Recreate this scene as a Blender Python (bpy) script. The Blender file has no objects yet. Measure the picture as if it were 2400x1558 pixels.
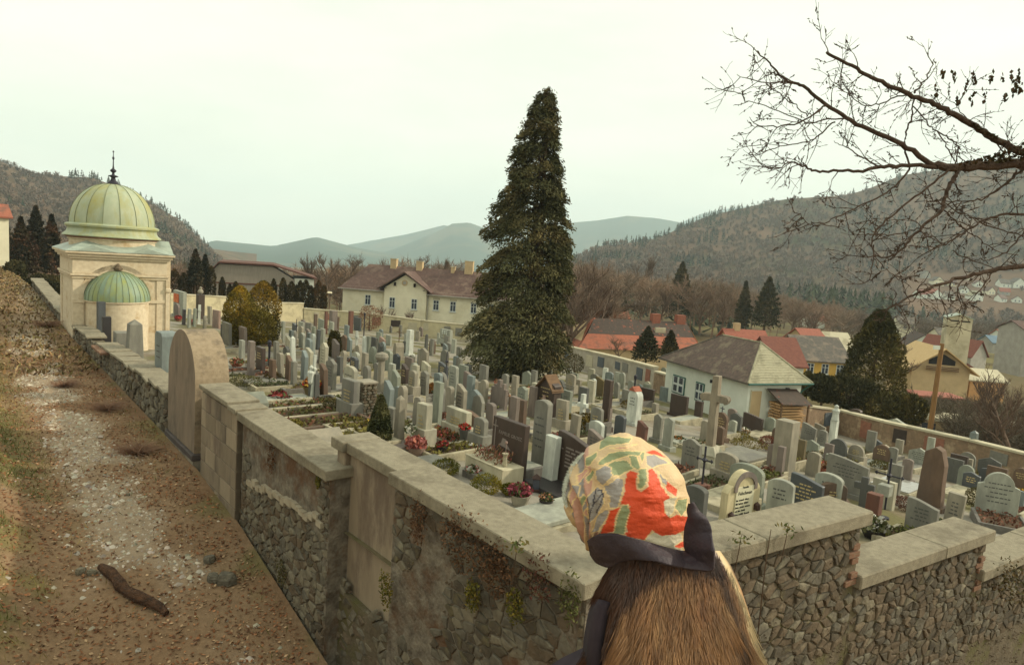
import bpy, bmesh, math, random
import numpy as np
from mathutils import Vector, Matrix
random.seed(7); rng=np.random.default_rng(7)
sc=bpy.context.scene; COL=sc.collection
rad=math.radians
# ---------------------------------------------------------------- camera
FPX=1600.; PITCH=rad(6.4); ROLL=rad(4.0)
FV=np.array([0,math.cos(PITCH),-math.sin(PITCH)]); U0=np.array([0,math.sin(PITCH),math.cos(PITCH)]); R0=np.array([1.,0,0])
RV=R0*math.cos(ROLL)+U0*math.sin(ROLL); UV=-R0*math.sin(ROLL)+U0*math.cos(ROLL)
cd=bpy.data.cameras.new('camera'); cam=bpy.data.objects.new('camera',cd); COL.objects.link(cam)
cd.sensor_width=36; cd.lens=36*FPX/2400; cd.clip_start=.05; cd.clip_end=20000
cam.matrix_world=Matrix(((RV[0],UV[0],-FV[0],0),(RV[1],UV[1],-FV[1],0),(RV[2],UV[2],-FV[2],0),(0,0,0,1)))
sc.camera=cam
# ---------------------------------------------------------------- sky, sun, exposure
SUN_AZ=78.; SUN_EL=27.
w=bpy.data.worlds.new('World'); sc.world=w; w.use_nodes=True
nt=w.node_tree; nt.nodes.clear()
out=nt.nodes.new('ShaderNodeOutputWorld'); bg=nt.nodes.new('ShaderNodeBackground')
sky=nt.nodes.new('ShaderNodeTexSky'); sky.sky_type='NISHITA'; sky.sun_disc=False
sky.sun_elevation=rad(SUN_EL); sky.sun_rotation=rad(SUN_AZ); sky.dust_density=4.0; sky.air_density=1.2; sky.ozone_density=.6
bg.inputs['Strength'].default_value=.10
# thin high cloud veil: cream white, slightly uneven, over the clear sky
tc=nt.nodes.new('ShaderNodeTexCoord'); mp=nt.nodes.new('ShaderNodeMapping'); mp.inputs['Scale'].default_value=(1.2,1.2,4.5)
nz=nt.nodes.new('ShaderNodeTexNoise'); nz.inputs['Scale'].default_value=2.2; nz.inputs['Detail'].default_value=5; nz.inputs['Roughness'].default_value=.55
cr=nt.nodes.new('ShaderNodeValToRGB'); cr.color_ramp.elements[0].position=.34; cr.color_ramp.elements[1].position=.72
cr.color_ramp.elements[0].color=(8.9,9.1,7.6,1); cr.color_ramp.elements[1].color=(10.6,10.6,8.8,1)
mx=nt.nodes.new('ShaderNodeMix'); mx.data_type='RGBA'; mx.inputs['Factor'].default_value=.88
L=nt.links.new
L(tc.outputs['Generated'],mp.inputs['Vector']); L(mp.outputs[0],nz.inputs['Vector']); L(nz.outputs['Fac'],cr.inputs['Fac'])
L(sky.outputs[0],mx.inputs[6]); L(cr.outputs[0],mx.inputs[7]); L(mx.outputs[2],bg.inputs['Color']); L(bg.outputs[0],out.inputs['Surface'])
sd=bpy.data.lights.new('sun','SUN'); sd.energy=3.0; sd.angle=rad(2.0); sd.color=(1,.89,.70)
so=bpy.data.objects.new('sun',sd); COL.objects.link(so)
sdir=Vector((math.sin(rad(SUN_AZ))*math.cos(rad(SUN_EL)),math.cos(rad(SUN_AZ))*math.cos(rad(SUN_EL)),math.sin(rad(SUN_EL))))
so.rotation_euler=sdir.to_track_quat('Z','Y').to_euler(); so.location=(60,10,60)
vs=sc.view_settings; vs.view_transform='Standard'; vs.look='None'; vs.exposure=0.36; vs.gamma=1; vs.use_curve_mapping=False
cy=sc.cycles; cy.use_denoising=True; cy.max_bounces=6; cy.diffuse_bounces=2; cy.glossy_bounces=2; cy.volume_bounces=2; cy.transparent_max_bounces=6; cy.caustics_reflective=False; cy.caustics_refractive=False
# ---------------------------------------------------------------- picture <-> place
def ray(px,py): return FV+RV*((px-1200)/FPX)-UV*((py-779)/FPX)
def at(px,py,d): return ray(px,py)*d                       # point at depth d
def atz(px,py,z): v=ray(px,py); return v*(z/v[2])
def aty(px,py,y): v=ray(px,py); return v*(y/v[1])
def D(a): a=rad(a); return np.array([math.sin(a),math.cos(a),0.])
def ppx(p):
    p=np.asarray(p,float); d=p@FV; return 1200+FPX*(p@RV)/d, 779-FPX*(p@UV)/d
AL,AR=-40.,57.                       # headings of the two runs of the cemetery wall
DL,DR=D(AL),D(AR); TN=D(50)          # TN: from the long wall into the cemetery
O=atz(1369.5,1366.7,-3.0)            # the wall's corner, coping top
O0=np.array([O[0],O[1],0.])
def SW(s,t=0,z=0): return O0+DL*s+TN*t+np.array([0,0,z])     # along long wall, inward
def RW(u,v=0,z=0): return O0+DR*u+D(AR-90)*v+np.array([0,0,z]) # along stepped wall, inward (v>0)
def zc(x,y): return -3.76-.0885*y-np.where(np.asarray(x)>0,.115*np.asarray(x),.05*np.asarray(x))
def gpt(px,py,H=0):
    v=ray(px,py); b=.115 if v[0]>0 else .05
    t=(-3.76+H)/(v[2]+b*v[0]+.0885*v[1]); return v*t
def skew(x,y):
    a=np.array([[DR[0],DL[0]],[DR[1],DL[1]]]); ai=np.linalg.inv(a)
    dx,dy=x-O0[0],y-O0[1]; return ai[0,0]*dx+ai[0,1]*dy, ai[1,0]*dx+ai[1,1]*dy
def vnoise(x,y,seed=0):
    xi=np.floor(x).astype(np.int64); yi=np.floor(y).astype(np.int64); fx=x-xi; fy=y-yi
    fx=fx*fx*(3-2*fx); fy=fy*fy*(3-2*fy)
    def h(a,b):
        n=(a*374761393+b*668265263+seed*974711)&0x7fffffff
        n=((n^(n>>13))*1274126177)&0x7fffffff
        return ((n^(n>>16))&0xffff)/65535.
    return (h(xi,yi)*(1-fx)+h(xi+1,yi)*fx)*(1-fy)+(h(xi,yi+1)*(1-fx)+h(xi+1,yi+1)*fx)*fy
def fbm(x,y,seed=0,o=4):
    r=0;a=.5
    for k in range(o): r=r+a*vnoise(x*2**k,y*2**k,seed+k); a*=.5
    return r
def smooth(a,b,x): t=np.clip((np.asarray(x,float)-a)/(b-a),0,1); return t*t*(3-2*t)
BS=np.array([[-60,-9.5],[-6,-8.0],[0,-7.2],[4,-6.8],[6.7,-6.3],[9.5,-5.8],[12,-5.55],[16,-5.45],[25,-5.3],[33,-5.2],[42,-4.75],[50,-4.35],[62,-4.3],[80,-4.7],[140,-5.5]])
def zo(u,s):
    u=np.asarray(u,float); s=np.asarray(s,float)
    b=np.interp(s,BS[:,0],BS[:,1])
    wl=np.maximum(-u,0)
    left=b+.5*np.maximum(wl-3.0,0)*smooth(2.6,4.2,wl)*np.interp(wl,[0,12,120],[1,.8,.45])*(1-.97*smooth(14,36,s))
    front=np.interp(s,[-40,-12,-3,0],[-11,-9,-7.9,-7.3])-.03*np.maximum(u,0)
    z=np.where(u>0,np.minimum(front,left),left)
    x=O0[0]+DR[0]*u+DL[0]*s; y=O0[1]+DR[1]*u+DL[1]*s
    r=np.hypot(x-.15,y+.2); mound=-2.06-1.15*np.maximum(r-1.75,0)
    return np.maximum(z,mound)+(.17*(fbm(x*.9,y*.9,3)-.5)+.09*(fbm(x*2.7,y*2.7,6)-.5))*smooth(0,.6,wl+np.maximum(-s,0))
def zoxy(x,y): u,s=skew(x,y); return zo(u,s)
# ---------------------------------------------------------------- materials
def lin(c): 
    return tuple(((v/255)/12.92 if v/255<=.04045 else ((v/255+.055)/1.055)**2.4) for v in c)+(1,)
_M={}
def mat(name,c1,c2=None,scale=4.,rough=.85,bump=.0,bscale=None,c3=None,scale3=.7,spec=.25,metal=0.,attr=None,stretch=None,det=6,th3=(.5,.62)):
    if name in _M: return _M[name]
    m=bpy.data.materials.new(name); m.use_nodes=True; n=m.node_tree.nodes; l=m.node_tree.links.new
    b=n['Principled BSDF']; b.inputs['Roughness'].default_value=rough; b.inputs['Metallic'].default_value=metal
    b.inputs['Specular IOR Level'].default_value=spec
    c2=c2 or tuple(x*.8 for x in c1[:3])+(1,)
    tc=n.new('ShaderNodeTexCoord'); src=tc.outputs['Object']
    if stretch:
        mp=n.new('ShaderNodeMapping'); mp.inputs['Scale'].default_value=stretch; l(src,mp.inputs[0]); src2=mp.outputs[0]
    else: src2=src
    oi=n.new('ShaderNodeObjectInfo'); add=n.new('ShaderNodeVectorMath'); add.operation='ADD'
    sca=n.new('ShaderNodeMath'); sca.operation='MULTIPLY'; sca.inputs[1].default_value=37.; l(oi.outputs['Random'],sca.inputs[0])
    l(src2,add.inputs[0]); l(sca.outputs[0],add.inputs[1]); src2=add.outputs[0]
    nz=n.new('ShaderNodeTexNoise'); nz.inputs['Scale'].default_value=scale; nz.inputs['Detail'].default_value=det; nz.inputs['Roughness'].default_value=.62
    l(src2,nz.inputs['Vector'])
    r=n.new('ShaderNodeMapRange'); r.inputs[1].default_value=.32; r.inputs[2].default_value=.68; l(nz.outputs['Fac'],r.inputs[0])
    mx=n.new('ShaderNodeMix'); mx.data_type='RGBA'; mx.inputs[6].default_value=c1; mx.inputs[7].default_value=c2; l(r.outputs[0],mx.inputs['Factor'])
    o=mx.outputs[2]
    if attr:
        at_=n.new('ShaderNodeAttribute'); at_.attribute_name=attr
        m3=n.new('ShaderNodeMix'); m3.data_type='RGBA'; m3.blend_type='MULTIPLY'; m3.inputs['Factor'].default_value=1
        l(o,m3.inputs[6]); l(at_.outputs['Color'],m3.inputs[7]); o=m3.outputs[2]
    if c3:
        n3=n.new('ShaderNodeTexNoise'); n3.inputs['Scale'].default_value=scale3; n3.inputs['Detail'].default_value=7; n3.inputs['Roughness'].default_value=.68; l(src2,n3.inputs['Vector'])
        r3=n.new('ShaderNodeMapRange'); r3.inputs[1].default_value=th3[0]; r3.inputs[2].default_value=th3[1]; l(n3.outputs['Fac'],r3.inputs[0])
        m4=n.new('ShaderNodeMix'); m4.data_type='RGBA'; m4.inputs[7].default_value=c3; l(o,m4.inputs[6]); l(r3.outputs[0],m4.inputs['Factor']); o=m4.outputs[2]
    l(o,b.inputs['Base Color'])
    if bump:
        nb=n.new('ShaderNodeTexNoise'); nb.inputs['Scale'].default_value=bscale or scale*4; nb.inputs['Detail'].default_value=5; l(src2,nb.inputs['Vector'])
        bp=n.new('ShaderNodeBump'); bp.inputs['Strength'].default_value=bump; bp.inputs['Distance'].default_value=.03; l(nb.outputs['Fac'],bp.inputs['Height']); l(bp.outputs[0],b.inputs['Normal'])
    _M[name]=m; return m
# ---------------------------------------------------------------- objects
def tag(o,label=None,cat=None,group=None,kind=None):
    if label: o['label']=label
    if cat: o['category']=cat
    if group: o['group']=group
    if kind: o['kind']=kind
    return o
def empty(name,loc,rz=0,label=None,cat=None,group=None):
    o=bpy.data.objects.new(name,None); COL.objects.link(o); o.location=tuple(loc); o.rotation_euler=(0,0,rz); o.empty_display_size=.2
    return tag(o,label,cat,group)
def link(name,me,parent=None,kind=None):
    o=bpy.data.objects.new(name,me); COL.objects.link(o)
    if parent: o.parent=parent
    if kind: o['kind']=kind
    return o
def npmesh(name,V,F,mats,tint=None,smooth_=False,mi=None):
    V=np.asarray(V,np.float32); F=np.asarray(F,np.int32); k=F.shape[1]
    me=bpy.data.meshes.new(name); me.vertices.add(len(V)); me.vertices.foreach_set('co',V.ravel())
    me.loops.add(F.size); me.loops.foreach_set('vertex_index',F.ravel())
    me.polygons.add(len(F)); me.polygons.foreach_set('loop_start',np.arange(0,F.size,k,dtype=np.int32)); 
    if mi is not None: me.polygons.foreach_set('material_index',np.asarray(mi,np.int32))
    for m in (mats if isinstance(mats,(list,tuple)) else [mats]): me.materials.append(m)
    me.update(calc_edges=True)
    if tint is not None:
        t=np.asarray(tint,np.float32); a=me.color_attributes.new('tint','FLOAT_COLOR','POINT')
        if t.ndim==1: t=np.stack([t,t,t],1)
        a.data.foreach_set('color',np.concatenate([t,np.ones((len(t),1),np.float32)],1).ravel())
    if smooth_: me.polygons.foreach_set('use_smooth',np.ones(len(F),bool))
    return me
class MB:
    def __init__(s): s.v=[]; s.f=[]; s.m=[]
    def add(s,V,F,m=0):
        b=len(s.v); s.v+= [tuple(map(float,p)) for p in V]; s.f+=[tuple(i+b for i in f) for f in F]; s.m+=[m]*len(F); return s
    def box(s,x0,x1,y0,y1,z0,z1,m=0):
        return s.add([(x0,y0,z0),(x1,y0,z0),(x1,y1,z0),(x0,y1,z0),(x0,y0,z1),(x1,y0,z1),(x1,y1,z1),(x0,y1,z1)],
            [(0,3,2,1),(4,5,6,7),(0,1,5,4),(1,2,6,5),(2,3,7,6),(3,0,4,7)],m)
    def prism(s,out,y0,y1,m=0):          # outline in x,z; extruded along y
        n=len(out); V=[(x,y0,z) for x,z in out]+[(x,y1,z) for x,z in out]
        F=[tuple(range(n)),tuple(range(2*n-1,n-1,-1))]+[(i,(i+1)%n+0,(i+1)%n+n,i+n)[::-1] for i in range(n)]
        return s.add(V,F,m)
    def lathe(s,prof,n=24,c=(0,0,0),a0=0,a1=2*math.pi,m=0):
        full=abs(a1-a0-2*math.pi)<1e-6; k=n if full else n+1; V=[]
        for i in range(k):
            a=a0+(a1-a0)*i/n
            for r,z in prof: V.append((c[0]+r*math.cos(a),c[1]+r*math.sin(a),c[2]+z))
        p=len(prof); F=[]
        for i in range(n):
            j=(i+1)%k
            for q in range(p-1): F.append((i*p+q,j*p+q,j*p+q+1,i*p+q+1))
        return s.add(V,F,m)
    def tube(s,P,Rr,n=6,m=0):
        P=[Vector(p) for p in P]; V=[];F=[]
        for i,p in enumerate(P):
            t=(P[min(i+1,len(P)-1)]-P[max(i-1,0)]).normalized()
            a=t.cross(Vector((.13,.2,.97)));
            if a.length<1e-3: a=t.cross(Vector((1,0,0)))
            a.normalize(); b=t.cross(a); r=Rr[i] if hasattr(Rr,'__len__') else Rr
            for k in range(n):
                g=2*math.pi*k/n; V.append(tuple(p+a*(r*math.cos(g))+b*(r*math.sin(g))))
        for i in range(len(P)-1):
            for k in range(n): F.append((i*n+k,i*n+(k+1)%n,(i+1)*n+(k+1)%n,(i+1)*n+k))
        F.append(tuple(range(n-1,-1,-1))); F.append(tuple((len(P)-1)*n+k for k in range(n)))
        return s.add(V,F,m)
    def mesh(s,name,mats,bevel=0,smooth_=False):
        me=bpy.data.meshes.new(name); me.from_pydata(s.v,[],s.f)
        for m in (mats if isinstance(mats,(list,tuple)) else [mats]): me.materials.append(m)
        me.polygons.foreach_set('material_index',s.m); me.update()
        if bevel:
            bm=bmesh.new(); bm.from_mesh(me)
            bmesh.ops.recalc_face_normals(bm,faces=bm.faces)
            e=[x for x in bm.edges if len(x.link_faces)==2 and x.calc_face_angle(0)>.6]
            bmesh.ops.bevel(bm,geom=e,offset=bevel,segments=1,affect='EDGES',clamp_overlap=True); bm.to_mesh(me); bm.free()
        else:
            bm=bmesh.new(); bm.from_mesh(me); bmesh.ops.recalc_face_normals(bm,faces=bm.faces); bm.to_mesh(me); bm.free()
        if smooth_: me.polygons.foreach_set('use_smooth',[True]*len(me.polygons))
        return me
    def build(s,name,mats,parent=None,kind=None,bevel=0,smooth_=False): return link(name,s.mesh(name,mats,bevel,smooth_),parent,kind)
def leaves(C,A,N,l,wd,shape=1):
    """quads: centre, long axis, normal, length, width (arrays)"""
    C=np.asarray(C,float); A=A/np.linalg.norm(A,axis=1,keepdims=True); B=np.cross(A,N); B/=np.linalg.norm(B,axis=1,keepdims=True)+1e-9
    l=np.broadcast_to(l,len(C))[:,None]*.5; wd=np.broadcast_to(wd,len(C))[:,None]*.5
    V=np.stack([C-A*l,C+B*wd,C+A*l,C-B*wd],1).reshape(-1,3); F=np.arange(len(V)).reshape(-1,4); return V,F
def rdir(n): v=rng.normal(size=(n,3)); return v/np.linalg.norm(v,axis=1,keepdims=True)
def foliage(name,C,m,parent=None,l=.2,wd=.1,tint=None,up=0.,out_=None,kind=None,clump=.5):
    n=len(C); A=rdir(n)
    if out_ is not None: A=A*.7+out_
    A[:,2]+=up; N=rdir(n)
    V,F=leaves(C,A,N,l*rng.uniform(.6,1.3,n),wd*rng.uniform(.6,1.3,n))
    if tint is None: tint=rng.uniform(.65,1.25,n)*(1-clump*.5+clump*fbm(C[:,0]*1.3/max(l*6,.2),C[:,1]*1.3/max(l*6,.2)+C[:,2]*1.1/max(l*6,.2),5,3))
    t=np.repeat(tint,4,axis=0)
    return link(name,npmesh(name,V,F,m,t),parent,kind)
def ball(n,r,c=(0,0,0),flat=1.,shell=.55,lump=.25,seed=0):
    d=rdir(n); k=1+lump*(fbm(d[:,0]*2.5+9,d[:,1]*2.5+d[:,2]*2.1+5,seed,3)-.5)*2
    rr=r*k*(shell+(1-shell)*rng.random(n)**.5); P=d*rr[:,None]; P[:,2]*=flat; return P+np.array(c), d
_T={}
def text_mesh(txt,size,m,depth=.004,align='LEFT'):
    c=bpy.data.curves.new('inscription','FONT'); c.body=txt; c.size=size; c.extrude=depth; c.align_x=align; c.resolution_u=2
    o=bpy.data.objects.new('inscription',c); COL.objects.link(o); dg=bpy.context.evaluated_depsgraph_get()
    me=bpy.data.meshes.new_from_object(o.evaluated_get(dg)); COL.objects.unlink(o); bpy.data.objects.remove(o); bpy.data.curves.remove(c)
    me.transform(Matrix.Rotation(rad(90),4,'X')); me.materials.clear(); me.materials.append(m); me.name='inscription'; return me
# ================================================================ ground
def grid_mesh(name,us,ss,zf,m,tintf=None,hole=None):
    U,S=np.meshgrid(us,ss,indexing='ij'); X=O0[0]+DR[0]*U+DL[0]*S; Y=O0[1]+DR[1]*U+DL[1]*S
    Z=zf(U,S,X,Y); V=np.stack([X,Y,Z],-1).reshape(-1,3); a,b=U.shape
    I=np.arange(a*b).reshape(a,b); F=np.stack([I[:-1,:-1],I[1:,:-1],I[1:,1:],I[:-1,1:]],-1).reshape(-1,4)
    t=tintf(X,Y,U,S).reshape(-1,3) if tintf else None
    return npmesh(name,V,F,m,t,True)
# pale gravel worn into the path, followed along its length
def path_hit(px,py):
    z=-5.6
    for _ in range(12):
        p=atz(px,py,z); z=.5*z+.5*float(zoxy(p[0],p[1]))
    return atz(px,py,z)
GP=np.array([path_hit(a,b)[:2] for a,b in [(70,668),(66,700),(75,770),(95,880),(130,920),(195,1030),(235,1110),(262,1180),(290,1240),(330,1310),(370,1400),(410,1480),(450,1558)]])
def dpoly(X,Y,P):
    d=np.full(X.shape,1e9)
    for i in range(len(P)-1):
        a,b=P[i],P[i+1]; ab=b-a; t=np.clip(((X-a[0])*ab[0]+(Y-a[1])*ab[1])/(ab@ab),0,1)
        d=np.minimum(d,np.hypot(X-a[0]-t*ab[0],Y-a[1]-t*ab[1]))
    return d
def gravel_mask(X,Y):
    d=dpoly(X,Y,GP); n=fbm(X*1.1,Y*1.1,21,4); 
    return smooth(.95,.30,d+(.5-n)*1.5)*smooth(.33,.5,fbm(X*.55+4,Y*.55,33,3)+.10)
def tint_out(X,Y,U,S):
    br=np.array([.225,.135,.074]); br2=np.array([.31,.215,.13]); gv=np.array([.46,.39,.285]); gr=np.array([.150,.145,.055]); ye=np.array([.30,.235,.095])
    n=fbm(X*1.6,Y*1.6,40,4)[...,None]; c=br*(1-n)+br2*n
    wl=np.maximum(-U,0)
    gm=(smooth(2.4,3.6,wl)*smooth(.36,.55,fbm(X*.8,Y*.8,50,4))+.75*smooth(1.0,.25,wl)*smooth(.4,.6,fbm(X*1.2,Y*1.2,51,3)))[...,None]
    k=(smooth(.44,.6,fbm(X*.5,Y*.5,52,3)))[...,None]; g=gr*(1-k)+ye*k
    c=c*(1-.8*gm)+g*.8*gm
    far=smooth(30,60,S)[...,None]; c=c*(1-.5*far)+np.array([.15,.12,.07])*.5*far
    m=(gravel_mask(X,Y))[...,None]; return c*(1-.42*m)+gv*.42*m
M_hill=mat('leafy_earth',(1,1,1,1),(.72,.72,.72,1),scale=9,rough=.95,bump=.5,bscale=22,attr='tint',spec=.05)
du=np.concatenate([-np.geomspace(7.2,120,26)[::-1],np.arange(-7,-.04,.125),[-.03]])
ds=np.concatenate([np.linspace(-40,-7,14),np.arange(-6,36,.15),np.geomspace(36.2,140,34)])
tag(link('hillside_path',grid_mesh('hillside_path',du,ds,lambda U,S,X,Y:zo(U,S),M_hill,tint_out)),'sloping path of brown leaves and pale gravel beside the cemetery wall','path',kind='structure')
us2=np.concatenate([np.arange(-.03,12,.3),np.linspace(12.5,60,20)]); ss2=np.concatenate([np.linspace(-40,-8,12),np.arange(-7,-.1,.3),[-.04]])
tag(link('outer_slope',grid_mesh('outer_slope',us2,ss2,lambda U,S,X,Y:zo(U,S),M_hill,tint_out)),'leafy slope outside the stepped wall','ground',kind='structure')
def tint_cem(X,Y,U,S):
    a=np.array([.30,.275,.225]); b=np.array([.17,.155,.075]); c=np.array([.21,.165,.11])
    n=smooth(.42,.58,fbm(X*.45,Y*.45,60,4))[...,None]; k=smooth(.5,.66,fbm(X*.9,Y*.9,63,4))[...,None]
    v=a*(1-n)+b*n; return v*(1-.7*k)+c*.7*k
M_cem=mat('cemetery_gravel',(1,1,1,1),(.75,.75,.75,1),scale=7,rough=.95,bump=.3,bscale=30,attr='tint',spec=.05)
tag(link('cemetery_ground',grid_mesh('cemetery_ground',np.linspace(.3,62,150),np.linspace(.3,80,180),lambda U,S,X,Y:zc(X,Y)-.02+.08*(fbm(X*.7,Y*.7,61,3)-.5),M_cem,tint_cem)),'gravel and grass ground of the cemetery','ground',kind='structure')
# valley floor out to the horizon
def zv(X,Y):
    z=np.minimum(zc(np.clip(X,-80,90),np.clip(Y,0,400))-.7,-9.5); r=np.hypot(X,Y)
    z=np.maximum(z,-21); z=np.where(Y<20,np.minimum(z,-11),z); return z-.03*np.maximum(r-250,0)+1.2*(fbm(X*.02,Y*.02,71,3)-.5)*smooth(100,250,r)
rr=np.concatenate([np.linspace(4,120,50),np.geomspace(125,9000,60)]); th=np.linspace(0,2*math.pi,181)
Rg,Tg=np.meshgrid(rr,th,indexing='ij'); X=Rg*np.sin(Tg); Y=Rg*np.cos(Tg); Z=zv(X,Y); I=np.arange(X.size).reshape(X.shape)
F=np.stack([I[:-1,:-1],I[1:,:-1],I[1:,1:],I[:-1,1:]],-1).reshape(-1,4)
M_val=mat('winter_grass',lin((112,96,72)),lin((92,84,58)),scale=.05,rough=.95,c3=lin((120,112,74)),scale3=.02,spec=.05)
tag(link('ground',npmesh('ground',np.stack([X,Y,Z],-1).reshape(-1,3),F,M_val,None,True)),'valley floor of dull winter grass','ground',kind='structure')
# ================================================================ hills
M_wood=mat('wooded_slope',lin((116,94,76)),lin((94,78,64)),scale=.02,rough=.95,c3=lin((70,70,50)),scale3=.006,spec=.02)
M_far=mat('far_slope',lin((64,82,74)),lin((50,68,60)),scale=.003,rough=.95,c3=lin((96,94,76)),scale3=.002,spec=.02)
HILLS={}
def hill(pts,name,m,label,nf=.55,n=90,rows=26,pw=1.25,zf=None,amp=.05,seed=0):
    P=np.array(pts,float); px=np.linspace(P[0,0],P[-1,0],n); py=np.interp(px,P[:,0],P[:,1]); dd=np.interp(px,P[:,0],P[:,2])
    V=[]
    for i in range(n):
        r=at(px[i],py[i],dd[i]); hd=r[:2]; zf=-24-.03*max(dd[i]*nf-250,0); h=r[2]-zf
        for j in range(rows+8):
            if j<=rows:
                q=j/rows; k=nf+(1-nf)*q; z=zf+h*q**pw
            else:
                q=(j-rows)/8; k=1+.5*q; z=zf+h*(1-q**1.2*1.02)
            x,y=hd*k; wv=amp*h*(fbm(np.array(x/(h*2.2+60)),np.array(y/(h*2.2+60)),seed,5)-.5)*2*(math.sin(min(j/rows,1)*math.pi)+.25*(j>=rows-2))
            V.append((x,y,z+float(wv)))
    V=np.array(V); R=rows+8; I=np.arange(n*(R+1)).reshape(n,R+1) if False else np.arange(len(V)).reshape(n,-1)
    F=np.stack([I[:-1,:-1],I[1:,:-1],I[1:,1:],I[:-1,1:]],-1).reshape(-1,4)
    tag(link(name,npmesh(name,V,F,m,None,True)),label,'hill',kind='structure'); HILLS[label]=(V.reshape(n,-1,3),rows)
    return V.reshape(n,-1,3),rows
LH=hill([(-2200,300,420),(-700,300,480),(-250,330,560),(0,378,620),(60,402,650),(110,412,680),(215,416,720),(280,440,740),(345,470,760),(400,502,780),(450,543,800),(490,585,820),(530,622,840),(600,660,860)],'hill',M_wood,'steep wooded hill behind the domed chapel',nf=.33,seed=3)
RH=hill([(1290,650,780),(1340,612,800),(1400,578,830),(1530,562,860),(1600,532,900),(1660,506,930),(1750,486,960),(1830,467,980),(1990,456,1000),(2050,436,1010),(2110,410,1020),(2200,396,1030),(2400,380,1040),(2900,330,1000),(4200,330,900)],'hill',M_wood,'long wooded hill rising beyond the town on the right',nf=.42,pw=1.5,seed=8)
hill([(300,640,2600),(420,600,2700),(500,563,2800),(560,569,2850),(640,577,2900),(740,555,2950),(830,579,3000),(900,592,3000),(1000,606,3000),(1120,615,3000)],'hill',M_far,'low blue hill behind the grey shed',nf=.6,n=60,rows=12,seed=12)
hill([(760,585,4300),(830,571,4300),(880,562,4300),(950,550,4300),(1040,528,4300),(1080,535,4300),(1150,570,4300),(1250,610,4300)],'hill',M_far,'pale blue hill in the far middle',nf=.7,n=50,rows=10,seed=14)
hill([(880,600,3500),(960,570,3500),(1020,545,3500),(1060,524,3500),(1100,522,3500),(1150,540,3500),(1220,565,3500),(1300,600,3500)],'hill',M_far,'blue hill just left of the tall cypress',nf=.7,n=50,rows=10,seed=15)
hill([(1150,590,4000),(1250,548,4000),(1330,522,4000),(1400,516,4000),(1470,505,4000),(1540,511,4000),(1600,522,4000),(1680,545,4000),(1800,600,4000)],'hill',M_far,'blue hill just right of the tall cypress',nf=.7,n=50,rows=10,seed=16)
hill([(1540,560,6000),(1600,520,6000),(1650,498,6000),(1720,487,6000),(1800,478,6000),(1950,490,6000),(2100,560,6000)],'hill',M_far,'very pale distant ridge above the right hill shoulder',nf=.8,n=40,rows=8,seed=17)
# ---- woods on the hills and in the valley: one mass each
def conifer_tpl(k=26):
    V=[];F=[]
    for i in range(k):
        q=rng.random()**.8; a=rng.random()*6.283; r=.23*(1-q)+.02; z=q
        p=np.array([r*math.cos(a),r*math.sin(a),z-.06]); b=np.array([-math.sin(a),math.cos(a),0])*.085*(1.2-q)
        V+= [np.array([0,0,z+.10]),p+b,p-b]; F.append((3*i,3*i+1,3*i+2))
    return np.array(V),np.array(F)
def fine_tpl(nl=10,nt=20):
    V=[];F=[]
    def seg(a,e,w):
        d=e-a; b=np.cross(d,rng.normal(size=3)); b=b/(np.linalg.norm(b)+1e-6)*w; i=len(V); V.extend([a+b,a-b,e]); F.append((i,i+1,i+2))
    top=np.array([rng.normal()*.03,rng.normal()*.03,.62]); seg(np.zeros(3),top,.014)
    for i in range(nl):
        z=rng.uniform(.22,.6); a=rng.random()*6.283; el=rng.uniform(.35,1.2); L_=rng.uniform(.22,.42)*(1.15-.35*z); s=np.array([0,0,z]); e=s+np.array([math.cos(a)*math.cos(el),math.sin(a)*math.cos(el),math.sin(el)])*L_; seg(s,e,.0075)
        for j in range(nt):
            q=rng.uniform(.3,1); p=s+(e-s)*q; d=(e-s)/L_+rng.normal(size=3)*.55+np.array([0,0,.25]); d/=np.linalg.norm(d); seg(p,p+d*rng.uniform(.08,.20),.0034)
    return np.array(V),np.array(F)
def bare_tpl(k=42,rx=.32):
    V=[];F=[]
    for i in range(k):
        d=rng.normal(size=3); d/=np.linalg.norm(d); d[2]=abs(d[2])*.9+.1
        a=np.array([rng.normal()*.03,rng.normal()*.03,rng.uniform(.15,.5)]); e=a+np.array([d[0]*rx,d[1]*rx,d[2]*.5])*rng.uniform(.5,1)
        b=np.cross(d,[0,0,1.]); b=b/(np.linalg.norm(b)+1e-6)*rng.uniform(.014,.03)
        V+= [a+b*.6,a-b*.6,e+b*1.5+rng.normal(size=3)*.02,e-b*.5+rng.normal(size=3)*.03]; F+=[(4*i,4*i+1,4*i+3,4*i+2)]
    return np.array(V),np.array(F)
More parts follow.
